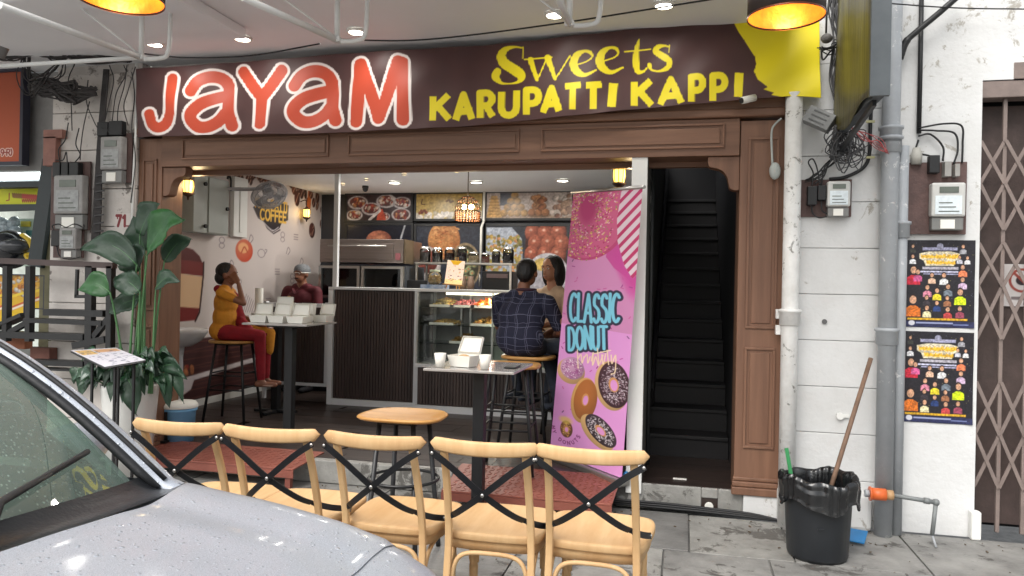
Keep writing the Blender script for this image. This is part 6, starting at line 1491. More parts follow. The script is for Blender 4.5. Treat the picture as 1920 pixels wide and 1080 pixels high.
tangle('meter_feed_wires', 'loose dark wires running from the tangle down to the left meter board', [at(1590, 280, Y=4.93), at(1560, 305, Y=4.93), at(1535, 328, Y=4.93), at(1512, 340, Y=4.94)], 6, .022, .004, BLACKP)
t = thing('wall_cable', at(1632, 200, Y=4.96), 'black cable down the pillar curling left above the meter', 'cable')
MB().tube(catmull([at(1634, 196, Y=4.965), at(1632, 240, Y=4.965), at(1630, 290, Y=4.965), at(1618, 315, Y=4.965), at(1585, 332, Y=4.965), at(1555, 336, Y=4.965)]), .011, 8).build('sheath', BLACKP, t)
for y in (228, 295): MB().cbox(at(1632, y, Y=4.955), (.05, .012, .014)).build('clip', M('clip_yellow', (190, 186, 140), .5), t)
a = at(1536, 8, Y=4.9)
t = thing('hanging_cable', at(1549, 70, Y=4.8), 'black hanging cable ending in a grey lumpy connector by the banner end', 'cable')
MB().tube([at(1556, -10, Y=4.8), at(1550, 30, Y=4.8), at(1549, 62, Y=4.8)], .006, 6).build('cord', BLACKP, t)
MB().ball(at(1550, 72, Y=4.8), (.035, .03, .03), 10, 7).build('connector', M('connector_grey', (96, 94, 92), .7, var=.3, scale=30, bump=.6), t)
# security camera under the banner
p = at(1400, 188, Y=4.85)
t = thing('security_camera', p, 'small white bullet camera peeping out under the banner edge', 'camera')
MB().cyl(p + Vector((.05, .02, .02)), p + Vector((-.03, -.03, -.008)), .022, n=12).build('housing', CARDW, t)
MB().cyl(p + Vector((-.031, -.031, -.0085)), p + Vector((-.036, -.034, -.010)), .018, n=12).build('lens', BLACKP, t)
MB().bar(p + Vector((.04, .02, .03)), p + Vector((.07, .08, .05)), .02, .02).build('arm', CARDW, t)

# waste bin with bag, stick, brush, dustpan
bx_, by_ = .750, 4.40
t = thing('waste_bin', (bx_, by_, 0), 'black round waste bin lined with a black bag on the pavement', 'bin')
BINM = M('bin_black', (34, 37, 41), .42, var=.06, scale=10, bump=.08, bscale=14)
mb = MB(); n = 64; prof = [(.150, .0), (.158, .02), (.176, .38), (.180, .40)]
vs = []; fs = []
for r_, z in prof:
    for q in range(n):
        f = 1 + (.012 if (q // 4) % 2 else 0) * (1 if .01 < z < .39 else .5); vs.append((bx_ + r_ * f * math.cos(2 * math.pi * q / n), by_ + r_ * f * math.sin(2 * math.pi * q / n), z))
fs = [(i * n + q, i * n + (q + 1) % n, (i + 1) * n + (q + 1) % n, (i + 1) * n + q) for i in range(3) for q in range(n)] + [tuple(reversed(range(n)))]
mb.add(vs, fs, True); mb.build('bin_body', BINM, t, fixn=True)
MB().box((bx_ - .03, by_ - .1745, .19), (bx_ + .005, by_ - .168, .198)).build('moulded_mark', BINM, t)
def bag(u, v):
    a_ = u * 2 * math.pi; w = .5 + .5 * math.sin(a_ * 19 + 2 * math.sin(a_ * 5)); prof_ = [(.150, .12), (.160, .25), (.168, .36), (.178, .435), (.194, .45), (.206, .435), (.207, .39), (.202, .345), (.207, .325)]
    k = v * (len(prof_) - 1); i = min(len(prof_) - 2, int(k)); f = k - i; r_ = prof_[i][0] * (1 - f) + prof_[i + 1][0] * f; z = prof_[i][1] * (1 - f) + prof_[i + 1][1] * f
    amp = .010 * (1 - abs(v - .55) * .9); r_ += amp * (w - .5) * 1.5 + (.010 * math.sin(a_ * 3 + 1) if v > .7 else 0); z += (.012 * math.sin(a_ * 2 + .5) + .008 * math.sin(a_ * 7)) * (v > .3) - (.022 * (v ** 4) * (math.sin(a_ * 4 + 1) + 1))
    return Vector((bx_ + r_ * math.cos(a_), by_ + r_ * math.sin(a_), z))
MB().grid(bag, 150, 30).build('bin_bag', M('bag_black', (22, 23, 25), .22, var=.1, bump=.35, bscale=26, spec=.7), t, fixn=False)
for a0 in (R(200), R(-28)): MB().tube(catmull([(bx_ + .207 * math.cos(a0), by_ + .207 * math.sin(a0), .33), (bx_ + .215 * math.cos(a0), by_ + .215 * math.sin(a0), .295), (bx_ + .209 * math.cos(a0 + .08), by_ + .209 * math.sin(a0 + .08), .32)]), .008, 6).build('bag_tie', MATS['bag_black'], t)
MB().lathe([(.001, .16), (.154, .16)], (bx_, by_, 0), 24).build('bag_bottom', MATS['bag_black'], t)
e = at(1633, 672, Y=4.82); s0 = Vector((bx_ + .02, by_ + .03, .18))
tag(MB().tube([s0, e], .0135, 8).build('broom_stick', M('old_stick', (122, 96, 78), .7, var=.25, scale=20, stretch=(1, 1, .2))), 'old wooden stick leaning from the waste bin against the grey drainpipe', 'stick')
tag(MB().bar((bx_ - .10, by_ + .05, .22), (bx_ - .155, by_ + .12, .56), .022, .008).build('green_handle', M('green_plastic', (60, 150, 90), .4)), 'green plastic handle sticking up inside the waste bin', 'handle')
p = at(1620, 985, z=.0)
tag(MB().bar((.98, 4.64, .02), (1.03, 4.78, .05), .13, .006).bar((.90, 4.68, .045), (.98, 4.82, .075), .006, .05).build('dustpan', M('blue_plastic', (30, 120, 180), .4)), 'blue plastic dustpan lying on the ground behind the waste bin', 'dustpan')
# valve and tap pipe
a = at(1648, 926, Y=4.80)
t = thing('orange_drain_plug', (a.x, 4.8, a.z - .04), 'orange pipe coupling across the foot of the grey drainpipe', 'pipe coupling')
OR = M('orange_pvc', (216, 104, 50), .45, var=.1)
MB().cyl((a.x - .045, 4.79, a.z), (a.x + .035, 4.79, a.z), .036, n=16).cyl((a.x - .055, 4.79, a.z), (a.x - .046, 4.79, a.z), .042, n=16).build('coupling', OR, t)
MB().cyl((a.x + .036, 4.79, a.z), (a.x + .075, 4.79, a.z), .03, n=12).build('collar', M('tan_pvc', (176, 140, 100), .5), t)
MB().cyl((a.x - .08, 4.79, a.z), (a.x - .056, 4.79, a.z), .022, n=10).build('stub', GREYM, t)
q0 = Vector((a.x + .076, 4.79, a.z)); q1 = at(1755, 942, Y=4.78); q2 = at(1748, 1003, Y=4.76)
t = thing('waste_pipe', (q2.x, q2.y, 0), 'thin grey waste pipe bending down to the pavement by the posters', 'pipe')
MB().tube([q0, q1], .013, 10).tube([q1, q2], .0125, 10).build('tube', M('dark_grey_pvc', (120, 124, 124), .5), t)
MB().ball(q1, .021, 10, 8).build('elbow', MATS['dark_grey_pvc'], t); MB().cyl(q0.lerp(q1, .72), q0.lerp(q1, .86), .018, n=12).build('socket', MATS['dark_grey_pvc'], t)
MB().tube([q2, (q2.x + .01, q2.y - .04, .004)], .007, 6).build('drip_hose', GREYM, t)
# small fittings on the right pillar
tag(MB().cyl(at(1546, 603, Y=4.984), at(1546, 603, Y=4.975), .016, n=10).build('wall_plug', M('plug_grey', (96, 96, 96), .6)), 'dark round plug on the right pillar beside the white downpipe', 'plug')
p = at(1575, 780, Y=4.97); tag(MB().cyl((p.x, 4.984, p.z), (p.x, 4.96, p.z), .022, n=12).cbox((p.x + .03, 4.978, p.z), (.05, .01, .02)).build('wall_switch', WHITEP), 'round white wall switch behind the leaning stick on the right pillar', 'switch')
p = at(1174, 893, Y=4.98)
tag(MB().ball(p, (.022, .02, .035), 10, 8).build('blue_tag', MATS['blue_plastic']), 'small blue tag standing at the foot of the pink banner post', 'tag')
# ================================================================== left side: meters, neighbour shop, rails, plants
meter(193, 252, 249, 343, (195, 258, 233, 343), 'electricity meter with white tag beside the left edge of the banner', [(186, 230, 205, 255), (208, 228, 232, 254)], Y=4.975, dusty=True)
meter(100, 305, 170, 432, (108, 330, 160, 430), 'tall electricity meter board above the lowest one on the left pillar', [(103, 305, 116, 332), (119, 305, 131, 332), (134, 305, 150, 332)], Y=4.975, wires=[[(112, 305), (110, 280), (122, 262), (128, 230)], [(126, 305), (124, 285), (118, 300), (104, 300)], [(140, 305), (150, 290), (142, 270), (148, 240)], [(116, 332), (124, 350), (130, 370), (150, 385), (152, 420)], [(150, 332), (158, 360), (150, 395), (158, 425)]], dusty=True)
meter(104, 422, 158, 484, (118, 428, 148, 484), 'lowest electricity meter on the left pillar just above the railing', [(100, 432, 116, 462)], Y=4.955, wires=[[(104, 436), (98, 424), (110, 420), (124, 426), (140, 420), (158, 428)], [(106, 462), (112, 480), (130, 486), (150, 482)]], dusty=True)
p = at(98, 250, Y=4.97)
tag(MB().box(at(91, 246, Y=4.98), at(116, 258, Y=4.93)).box(at(91, 259, Y=4.98), at(103, 310, Y=4.93)).build('conduit_bracket', M('rust_pink', (150, 104, 92), .6, var=.2)), 'rusty pink bracket with a downward leg above the left meters', 'bracket')
t = thing('taped_cables', at(180, 420, Y=4.93), 'thick bundle of black cables taped down the middle of the left pillar', 'cable bundle')
for q in range(6): MB().tube(catmull([at(196 + q * 1.4, 130, Y=4.95), at(187 + q * 1.6, 230, Y=4.94), at(180 + q * 2, 330, Y=4.93), at(176 + q * 2.4, 400, Y=4.93), at(172 + q * 2.5, 462, Y=4.94)]), .010, 6).build('cable', M('dusty_black', (58, 55, 55), .8, var=.2, scale=20), t)
for y in (250, 330, 345, 360, 375, 390, 405, 420, 435): MB().bar(at(173 + (462 - y) * .05, y, Y=4.915), at(193 + (462 - y) * .03, y - 3, Y=4.915), .012, .004, up=(0, 1, 0)).build('tape', M('tape_dark', (40, 38, 40), .5), t)
DB = MATS['dusty_black']
tangle('cable_clump', 'large clump of dusty black cables bundled above the left pillar', [at(60, 165, Y=4.85), at(95, 165, Y=4.8), at(130, 172, Y=4.82), at(150, 178, Y=4.85), at(176, 170, Y=4.87)], 34, .07, .010, DB, cat='cable bundle')
tangle('upper_cable_mess', 'spreading mess of black cables under the ceiling at the far left', [at(-10, 105, Y=4.7), at(30, 100, Y=4.72), at(70, 90, Y=4.75), at(110, 98, Y=4.78), at(170, 108, Y=4.8), at(245, 110, Y=4.9)], 22, .06, .008, DB, cat='cable bundle')
tangle('cable_loops', 'drooping black cable loops joining the cable clump and the ceiling', [at(60, 95, Y=4.75), at(45, 130, Y=4.75), at(70, 160, Y=4.76), at(110, 130, Y=4.78), at(125, 100, Y=4.8)], 8, .08, .006, DB, cat='cable bundle')
tangle('fuse_cable_knot', 'dark knot of cables and fuses on top of the meter beside the banner', [at(188, 235, Y=4.92), at(205, 240, Y=4.92), at(230, 240, Y=4.93)], 12, .03, .009, BLACKP, cat='cable bundle')
t = thing('hanging_wires', at(220, 150, Y=4.95), 'several thin dark wires dropping down the left pillar beside the banner edge', 'wires')
for c in ([(205, 122), (213, 150), (205, 190), (196, 230)], [(232, 122), (236, 140), (218, 175), (210, 228)], [(238, 122), (233, 160), (222, 200), (220, 230)], [(254, 125), (240, 170), (232, 200), (240, 235)], [(140, 120), (128, 150), (133, 190), (135, 245)], [(165, 150), (162, 190), (175, 225), (184, 242)], [(168, 190), (158, 230), (152, 270), (150, 300)], [(247, 135), (252, 180), (247, 240), (254, 300), (245, 380)]):
    MB().tube(catmull([at(x, y, Y=4.945) for x, y in c]), .0042, 5).build('wire', DB, t)
tag(MB().tube([at(256, 120, Y=4.96), at(255, 250, Y=4.96), at(250, 345, Y=4.96), at(247, 470, Y=4.96)], .012, 8).build('white_conduit', WHITEP), 'white painted conduit running down the pillar along the banner edge', 'conduit')
# house number
cv = Canvas(40, 26, 2.2, (200, 192, 187)); 
text(cv, '71', 4, 22, 18, 2.6, (120, 40, 44), gap=.28, sx=.95); cv.stroke([(6, 5), (6, 9)], 1.2, (120, 40, 44)); cv.stroke([(20, 22), (30, 22)], 1.2, (120, 40, 44)); cv.stroke([(36, 5), (36, 14)], 1.2, (120, 40, 44))
a = at(215, 400, Y=4.9885); b = at(250, 428, Y=4.9885)
o = cv.build('house_number', PRINT, lambda X, Y: (a.x + X / 40 * (b.x - a.x), 4.9885, a.z + (b.z - a.z) * Y / 26)); tag(o, 'dark red painted house number 71 on the left pillar', 'house number')
# neighbour shop
NX = -5.0
S('neighbour_wall', MB().box((-7.2, 5.12, 2.35), (-4.99, 5.2, 3.165)), M('neighbour_grey', (150, 148, 146), .7, var=.08))
S('neighbour_floor', MB().box((-9.5, 5.2, 0), (-5.0, 9, .5)), M('neighbour_floor_dark', (50, 44, 42), .5))
S('neighbour_back', MB().box((-9.5, 8.6, .5), (-5.0, 8.7, 3.2)), M('neighbour_back_white', (206, 214, 206), .7))
S('neighbour_ceiling', MB().box((-9.5, 5.2, 2.95), (-5.0, 8.6, 3.0)), CEIL)
def signb(x0, y0, x1, y1, Y, paint, name, label, cat='sign', fr=.03, res=1., mat=None, W_=None, H_=None):
    a = at(x0, y0, Y=Y); b = at(x1, y1, Y=Y); W_, H_ = x1 - x0, y1 - y0
    t = thing(name, ((a.x + b.x) / 2, Y, b.z), label, cat)
    cv = Canvas(W_, H_, res); paint(cv, W_, H_)
    cv.build('sign_face', mat or PRINT, lambda X, Yc: (a.x + X / W_ * (b.x - a.x), Y, a.z - Yc / H_ * (a.z - b.z)), parent=t)
    MB().box((a.x - .001, Y + .004, b.z), (b.x, Y + .06, a.z)).build('case', BLACKP, t)
    mb = MB()
    for q in ((a.x - fr, b.z - fr, a.x, a.z + fr), (b.x, b.z - fr, b.x + fr, a.z + fr), (a.x, a.z, b.x, a.z + fr), (a.x, b.z - fr, b.x, b.z)): mb.box((q[0], Y - .02, q[1]), (q[2], Y + .05, q[3]))
    mb.build('frame', M('sign_frame_dark', (40, 40, 56), .5), t); return t
def pOr(cv, w, h):
    g = (cv.ys / h)[:, None, None]; cv.I[:] = np.array((158, 76, 48)) * (1 - g) + np.array((186, 84, 44)) * g + 0 * cv.I
    text(cv, '9-R)', w - 36, h - 12, 11, 2.6, (226, 200, 190), gap=.12, sx=.8); text(cv, '9-R)', w - 36, h - 12, 11, 1.2, (150, 60, 44), gap=.12, sx=.8)
signb(-60, 140, 39, 303, 5.0, pOr, 'orange_sign', 'orange sign with dark frame above the neighbouring shop, lettering 9-R)', res=1.6)
def pYe(cv, w, h):
    cv.I[:] = (196, 196, 30); cv.stroke([(w - 66, 8), (w - 66, 20), (w - 71, 21)], 1, (150, 60, 40))
    for q in range(16):
        x = w - 60 + q * 3.6; cv.curve([(x, 8 + q * .25), (x + 1.2, 15 + q * .3), (x + 2.2, 9 + q * .3), (x + 3.2, 16 + q * .3)], 1., (130, 90, 40) if q < 5 else (168, 60, 50))
        if q > 4: cv.curve([(x, 19), (x + 1.5, 24), (x + 2.6, 19)], .9, (150, 60, 40))
signb(-60, 355, 84, 383, 5.35, pYe, 'yellow_sign', 'long yellow sign with small reddish lettering inside the neighbouring shop', res=2)
t = thing('tube_light', at(30, 327, Y=5.25), 'glowing white strip light above the yellow sign of the neighbouring shop', 'strip light')
a = at(-60, 322, Y=5.25); b = at(95, 334, Y=5.25)
MB().box((a.x, 5.24, b.z), (b.x, 5.28, a.z)).build('diffuser', M_emit('tube_glow', (240, 250, 248), 3.5), t); MB().box((a.x, 5.285, b.z - .05), (b.x, 5.33, a.z + .02)).build('housing', GREYM, t)
a = at(82, 302, Y=5.25); b = at(97, 332, Y=5.25); tag(MB().box((a.x, 5.22, b.z), (b.x, 5.235, a.z)).build('lit_panel', M_emit('panel_glow', (226, 236, 236), 2.)), 'small glowing white panel at the right end of the strip light', 'light panel')
lamp('lamp', (-6.2, 6.6, 2.8), t, 26, (.95, 1, .96), .6)
# dark slanted mullions
DKG = M('dark_green_steel', (28, 40, 44), .45)
tag(MB().bar(at(96, 300, Y=5.08), at(68, 500, Y=5.08), .13, .05, up=(0, 1, 0)).build('slanted_post', DKG), 'dark slanting steel post at the neighbouring shop front', 'post')
tag(MB().bar(at(-20, 347, Y=5.22), at(92, 345, Y=5.22), .05, .03, up=(0, 1, 0)).build('head_bar', DKG), 'dark bar just above the yellow sign', 'bar')
tag(MB().bar(at(-20, 392, Y=5.22), at(84, 388, Y=5.22), .05, .03, up=(0, 1, 0)).build('sill_bar', DKG), 'dark bar just below the yellow sign', 'bar')
S('olive_pillar_face', MB().box(at(76, 430, Y=5.1), at(100, 700, Y=5.16)), M('olive_paint', (104, 100, 74), .7, var=.15))
# goods seen in the neighbouring shop
t = thing('wrapped_goods', at(15, 430, Y=5.6), 'pile of clear plastic wrapped goods behind the black helmet shape', 'goods')
mb = MB(); rg = random.Random(4)
for q in range(26): mb.ball(at(rg.uniform(-10, 32), rg.uniform(412, 450), Y=5.6), (rg.uniform(.03, .07), .04, rg.uniform(.03, .06)), 8, 6)
tag(mb.build('packet', M('clear_wrap', (150, 164, 170), .15, var=.3, scale=30), t), kind='stuff')
t = thing('shop_poster_wall', at(60, 430, Y=5.7), 'pale green and white product display panel in the neighbouring shop', 'display')
a = at(15, 410, Y=5.7); b = at(84, 500, Y=5.7)
MB().box((a.x, 5.7, b.z), (b.x, 5.73, a.z)).build('panel', M('pale_green', (186, 206, 190), .5, var=.1, scale=7), t)
for q, c in enumerate(((206, 190, 60), (60, 110, 110), (220, 226, 224), (190, 170, 60))):
    e = at(40 + q * 10, 425 + (q * 17) % 40, Y=5.69); MB().box((e.x, 5.68, e.z), (e.x + .10, 5.695, e.z + .05)).build('product', M('prod%d' % q, c, .5), t)
t = thing('motorbike_helmet', at(20, 460, Y=5.3), 'black helmet with a curved visor resting above the railing at far left', 'helmet')
MB().ball(at(18, 468, Y=5.3), (.19, .16, .17), 18, 12).build('shell', M('helmet_black', (22, 24, 30), .2, spec=.7), t)
MB().ball(at(26, 462, Y=5.22), (.15, .1, .07), 14, 8).build('visor', M('visor_grey', (60, 62, 66), .1), t)
tag(MB().tube(catmull([at(42, 440, Y=5.25), at(56, 452, Y=5.25), at(63, 475, Y=5.25), at(50, 478, Y=5.25), at(60, 492, Y=5.25)]), .03, 8, flat=.6).build('yellow_strap', M('yellow_plastic', (214, 180, 40), .4)), 'curved yellow plastic guard beside the black helmet', 'guard')
# yellow advert panels behind the railing
def pAd(cv, w, h):
    g = (cv.ys / h)[:, None, None]; cv.I[:] = np.array((206, 150, 60)) * (1 - g) + np.array((214, 180, 30)) * g
    blobs(cv, 40, 0, 0, w, h * .45, 2, 5, [(196, 120, 50), (226, 180, 90), (206, 200, 190)]); cv.stroke([(0, h * .5), (w, h * .38)], 2.5, (226, 196, 60)); cv.stroke([(0, h * .78), (w, h * .62)], 4, (190, 90, 50)); cv.stroke([(0, h * .8), (w, h * .64)], 2, (226, 214, 190))
signb(-20, 516, 14, 606, 5.12, pAd, 'advert_panel', 'yellow advert panel at the very edge behind the railing', 'advert panel', .01)
signb(17, 516, 47, 600, 5.12, pAd, 'advert_panel', 'yellow advert panel between the two left railing posts', 'advert panel', .01)
signb(61, 518, 84, 578, 5.12, pAd, 'advert_panel', 'smaller yellow advert panel just right of the second railing post', 'advert panel', .01)
# railing and steps
t = thing('entry_railing', at(110, 700, Y=4.7), 'black steel railing and step frame of the neighbouring shop', 'railing')
RY = 4.78
MB().bar(at(-20, 488, Y=RY), at(215, 498, Y=RY), .045, .05, up=(0, 1, 0)).build('top_rail', M('rail_brown', (74, 60, 58), .5), t)
for x, w in ((12, .045), (55, .045), (168, .06), (206, .045)):
    MB().bar(at(x + 2, 499, Y=RY), at(x, 720 if x > 100 else 640, Y=RY), w, .05, up=(0, 1, 0)).build('post', BLACK, t)
MB().bar(at(145, 505, Y=RY), at(143, 556, Y=RY), .02, .02, up=(0, 1, 0)).build('hook_bar', BLACK, t); MB().bar(at(141, 556, Y=RY), at(166, 556, Y=RY), .025, .02, up=(0, 1, 0)).build('hook_bar', BLACK, t)
for (x0, y0, x1, y1, w) in ((92, 585, 203, 588, .05), (55, 600, 200, 606, .035), (-10, 626, 166, 632, .05), (60, 678, 166, 682, .04), (60, 690, 160, 694, .015), (-10, 616, 50, 590, .03)):
    MB().bar(at(x0, y0, Y=RY + .03), at(x1, y1, Y=RY + .03), w, .12, up=(0, 1, 0)).build('step_bar', BLACK, t)
MB().bar(at(176, 632, Y=RY), at(205, 596, Y=RY), .04, .04, up=(0, 1, 0)).build('brace', BLACK, t)
MB().bar(at(140, 648, Y=RY), at(200, 636, Y=RY), .05, .06, up=(0, 1, 0)).build('brace', BLACK, t)
MB().bar(at(60, 600, Y=RY), at(-10, 640, Y=RY), .04, .04, up=(0, 1, 0)).build('brace', BLACK, t)
tag(MB().box(at(16, 630, Y=4.98), at(46, 655, Y=4.9)).build('clay_pot', M('terracotta', (150, 90, 60), .7), bev=.01), 'dull orange pot under the railing at the far left', 'pot')
tag(MB().box(at(72, 650, Y=4.98), at(92, 676, Y=4.9)).build('brick_block', M('brick_red', (104, 66, 56), .8), bev=.004), 'dull brick block under the railing near the pillar', 'brick')

# ================================================================== plants
LEAFB = M('leaf_bright', (52, 100, 50), .42, col2=(34, 78, 42), scale=7, detail=10, bump=.35, bscale=22, spec=.4); LEAFD = M('leaf_dark', (46, 76, 52), .45, col2=(28, 50, 38), scale=7, detail=10, bump=.35, bscale=22)
STEM = M('stem_green', (92, 136, 88), .5, col2=(58, 100, 60), scale=8, stretch=(1, 1, .2))
px_, py_ = -3.965, 4.70
t = thing('white_planter', (px_, py_, 0), 'tall white round planter pot holding the big leaved plant beside the timber column', 'plant pot')
MB().lathe([(.001, 0), (.14, 0), (.195, .66), (.195, .685), (.18, .685), (.172, .62)], (px_, py_, 0), 40).build('pot', M('pot_white', (226, 226, 222), .3, var=.02), t)
MB().lathe([(.001, 0), (.172, 0)], (px_, py_, .62), 24).build('soil', M('soil', (50, 38, 30), .95, var=.3, scale=40, bump=.8), t)
t = thing('bird_of_paradise', (px_, py_, .62), 'tall plant with large paddle leaves growing from the white planter', 'plant')
def blade(name, base, tip, w, mat, parent, droop=.05, fold=.25, nrm=None, n=14, m=6, sway=0., prof=None):
    base, tip = Vector(base), Vector(tip); d = tip - base; L = d.length
    side = d.cross(Vector(nrm or (0, -1, .25))).normalized(); up = side.cross(d).normalized()
    def fn(u, v):
        s_ = (v - .5) * 2; ww = w * (math.sin(math.pi * min(1, u ** .8 * .97 + .03)) ** .75) * (1 - .15 * u); 
        c = base + d * u + Vector((0, 0, -1)) * droop * L * (u * u) * 1.2 + Vector((0, 0, 1)) * droop * L * math.sin(math.pi * u) * 1.3
        return c + side * s_ * ww / 2 + up * (abs(s_) * fold * ww / 2) + up * .004 * math.sin(u * 40 + s_ * 3) * abs(s_) + up * .02 * w * math.sin(u * 11 + base.x * 50) * s_ * 3
    mb = MB().grid(fn, n, m); o = mb.build(name, mat, parent, fixn=False, solid=.002)
    mr = MB().tube([fn(q / n, .5) - up * .0 + up * -.002 for q in range(n)], [.006 * (1 - q / n) + .0015 for q in range(n)], 5); mr.build('midrib', STEM, o)
    return o
Yp = 4.62
leaves = [((276, 476), (344, 392), 78, LEAFB, .12, 4.60), ((262, 440), (300, 372), 62, LEAFD, .1, 4.72), ((256, 496), (150, 450), 60, LEAFD, .12, 4.6), ((262, 505), (232, 462), 70, LEAFD, .1, 4.66), ((206, 548), (147, 532), 52, LEAFB, .12, 4.52),
          ((262, 548), (212, 518), 52, LEAFD, .1, 4.6), ((308, 490), (360, 438), 48, LEAFD, .12, 4.7), ((292, 540), (338, 518), 40, LEAFD, .15, 4.66), ((262, 560), (204, 584), 52, LEAFD, .05, 4.72), ((272, 470), (250, 405), 66, LEAFD, .0, 4.78)]
k = 4.62 / FOC * 1.12
stem0 = [(255, 700), (262, 700), (240, 700), (268, 700), (238, 702), (258, 702), (280, 700), (285, 700), (250, 705), (270, 705)]
for (b_, t_, w, mt, dr, Y_), s_ in zip(leaves, stem0):
    B_ = at(*b_, Y=Y_); T_ = at(*t_, Y=Y_ + random.uniform(-.08, .08)); bl = blade('leaf', B_, T_, w * k, mt, t, droop=dr, nrm=(random.uniform(-.3, .3), -1, .3))
    Sx = at(*s_, Y=4.66); Sx.z = .63
    MB().tube(catmull([Sx, Sx.lerp(B_, .35) + Vector((0, 0, .06)), Sx.lerp(B_, .75) + Vector((.0, 0, .05)), B_], 6), [.0105 - .0003 * q for q in range(19)], 8).build('stalk', STEM, t)
# low arum leaves around the pot
t = thing('arum_plant', (px_ + .02, py_ - .05, .64), 'low dark leaved plant spilling over the rim of the white planter', 'plant')
rg = random.Random(11)
def heart(parent, base, d, w, mat, droop):
    return blade('leaf', base, Vector(base) + Vector(d), w, mat, parent, droop=droop, fold=.2, nrm=(rg.uniform(-.6, .6), -1, rg.uniform(.1, .9)), n=8, m=4)
for q in range(110):
    a_ = rg.uniform(0, 6.28); r_ = rg.uniform(.03, .29); b_ = Vector((px_ + r_ * math.cos(a_), py_ - .02 + r_ * math.sin(a_), rg.uniform(.70, .92)))
    L_ = rg.uniform(.08, .14); heart(t, b_, (L_ * .9 * math.cos(a_), L_ * .5 * math.sin(a_) - .02, rg.uniform(-.12, .03)), rg.uniform(.065, .10), rg.choice([LEAFD, LEAFD, M('leaf_mid', (52, 92, 60), .3, col2=(30, 62, 44), scale=9), M('leaf_grey', (92, 112, 100), .3, var=.2)]), .25)
    if q % 3 == 0: MB().tube([(px_ + .3 * r_ * math.cos(a_), py_ + .3 * r_ * math.sin(a_), .63), b_], .003, 4).build('stalk', STEM, t)
for (b_, t_, w, Y_) in (((240, 712), (256, 768), 52, 4.45), ((150, 690), (138, 715), 30, 4.5), ((318, 690), (345, 745), 30, 4.7), ((306, 700), (318, 755), 34, 4.68), ((300, 690), (350, 700), 34, 4.7), ((170, 690), (150, 740), 36, 4.5), ((292, 680), (332, 672), 30, 4.72)):
    blade('leaf', at(*b_, Y=Y_), at(*t_, Y=Y_ - .03), w * k, LEAFD, t, droop=.15, nrm=(.1, -1, .1), n=10, m=4)
# menu stand
c4 = [at(132, 657, Y=4.40), at(217, 652, Y=4.50), at(273, 675, Y=4.05), at(196, 688, Y=3.95)]
t = thing('menu_stand', ((c4[0].x + c4[2].x) / 2, 4.2, 0), 'slanted printed menu board on a thin black stand before the planter', 'menu stand')
cv = Canvas(85, 60, 2.2, (214, 212, 220))
cv.rect(4, 3, 34, 20, (214, 176, 110)); cv.rect(38, 3, 82, 15, (206, 160, 120))
for q in range(60): x, y = rnd(4, 78), rnd(6, 57); cv.stroke([(x, y), (x + rnd(1, 8), y)], rnd(.4, .9), random.choice([(90, 96, 120), (120, 110, 140), (60, 60, 80)]))
for x in (28, 56): cv.stroke([(x, 22), (x, 58)], .4, (120, 120, 140))
def fm(X, Y):
    s_ = X / 85; v_ = Y / 60; return tuple((c4[0][i] * (1 - s_) + c4[1][i] * s_) * (1 - v_) + (c4[3][i] * (1 - s_) + c4[2][i] * s_) * v_ for i in range(3))
cv.build('menu_sheet', GLOSSP, fm, parent=t)
MB().grid(lambda u, v: Vector([float(q) for q in fm(np.float64(u * 85), np.float64(v * 60))]) + Vector((0, 0, -.006)), 12, 10).build('board', BLACK, t, fixn=False, solid=-.01)
for u, v in ((.25, .35), (.85, .35), (.30, .95), (.8, .9)):
    p = Vector([float(q) for q in fm(np.float64(u * 85), np.float64(v * 60))]); MB().box((p.x - .007, p.y - .007, 0), (p.x + .007, p.y + .007, p.z - .014)).build('leg', BLACK, t)
# pedal bin
p = at(335, 826, z=FZ)
t = thing('pedal_bin', (p.x - .0, p.y, FZ), 'light blue plastic pedal bin with white lid beside the planter', 'bin')
BLU = M('pedal_bin_blue', (126, 184, 226), .4, var=.04)
MB().lathe([(.001, 0), (.112, 0), (.125, .24), (.135, .245), (.135, .265), (.001, .268)], p, 32).build('bin_body', BLU, t)
MB().lathe([(.140, 0), (.143, .02), (.12, .045), (.001, .055)], p + Vector((0, 0, .27)), 32).build('lid', CARDW, t)
MB().bar(p + Vector((-.015, -.132, .0)), p + Vector((-.012, -.145, .25)), .022, .01, up=(0, 1, 0)).build('lever', BLACKP, t)
MB().cbox(p + Vector((-.015, -.15, .02)), (.05, .05, .015)).build('pedal', BLACKP, t)
MB().tube(catmull([p + Vector((.02, .0, .325)), p + Vector((.01, 0, .40)), p + Vector((-.03, .05, .47))]), .007, 6).build('handle_loop', BLACKP, t)
# wash basin
p = at(360, 628, X=-4.62)
t = thing('wash_basin', (-4.62, p.y - .1, FZ), 'white ceramic wash basin on a slim pedestal at the mural wall', 'wash basin')
CER = M('ceramic', (226, 228, 230), .15, var=.01, spec=.6)
by0 = p.y - .12
MB().lathe([(.001, .0), (.09, .005), (.17, .06), (.215, .13), (.225, .165), (.215, .17), (.17, .12), (.001, .06)], (-4.64, by0, .83), 32, sx=1., sy=1.15).build('bowl', CER, t)
MB().lathe([(.05, .30), (.045, .56), (.06, .66), (.08, .665)], (-4.68, by0, .17), 18).lathe([(.001, 0), (.08, 0), (.06, .12), (.045, .30)], (-4.68, by0, .17), 18).build('pedestal', CER, t)
MB().tube(catmull([(-4.80, by0, 1.0), (-4.80, by0, 1.08), (-4.74, by0, 1.10), (-4.70, by0, 1.07)]), .011, 8).build('tap', CHROME, t)
MB().box((-4.855, by0 - .12, .93), (-4.79, by0 + .12, 1.0)).build('back_ledge', CER, t, bev=.01)

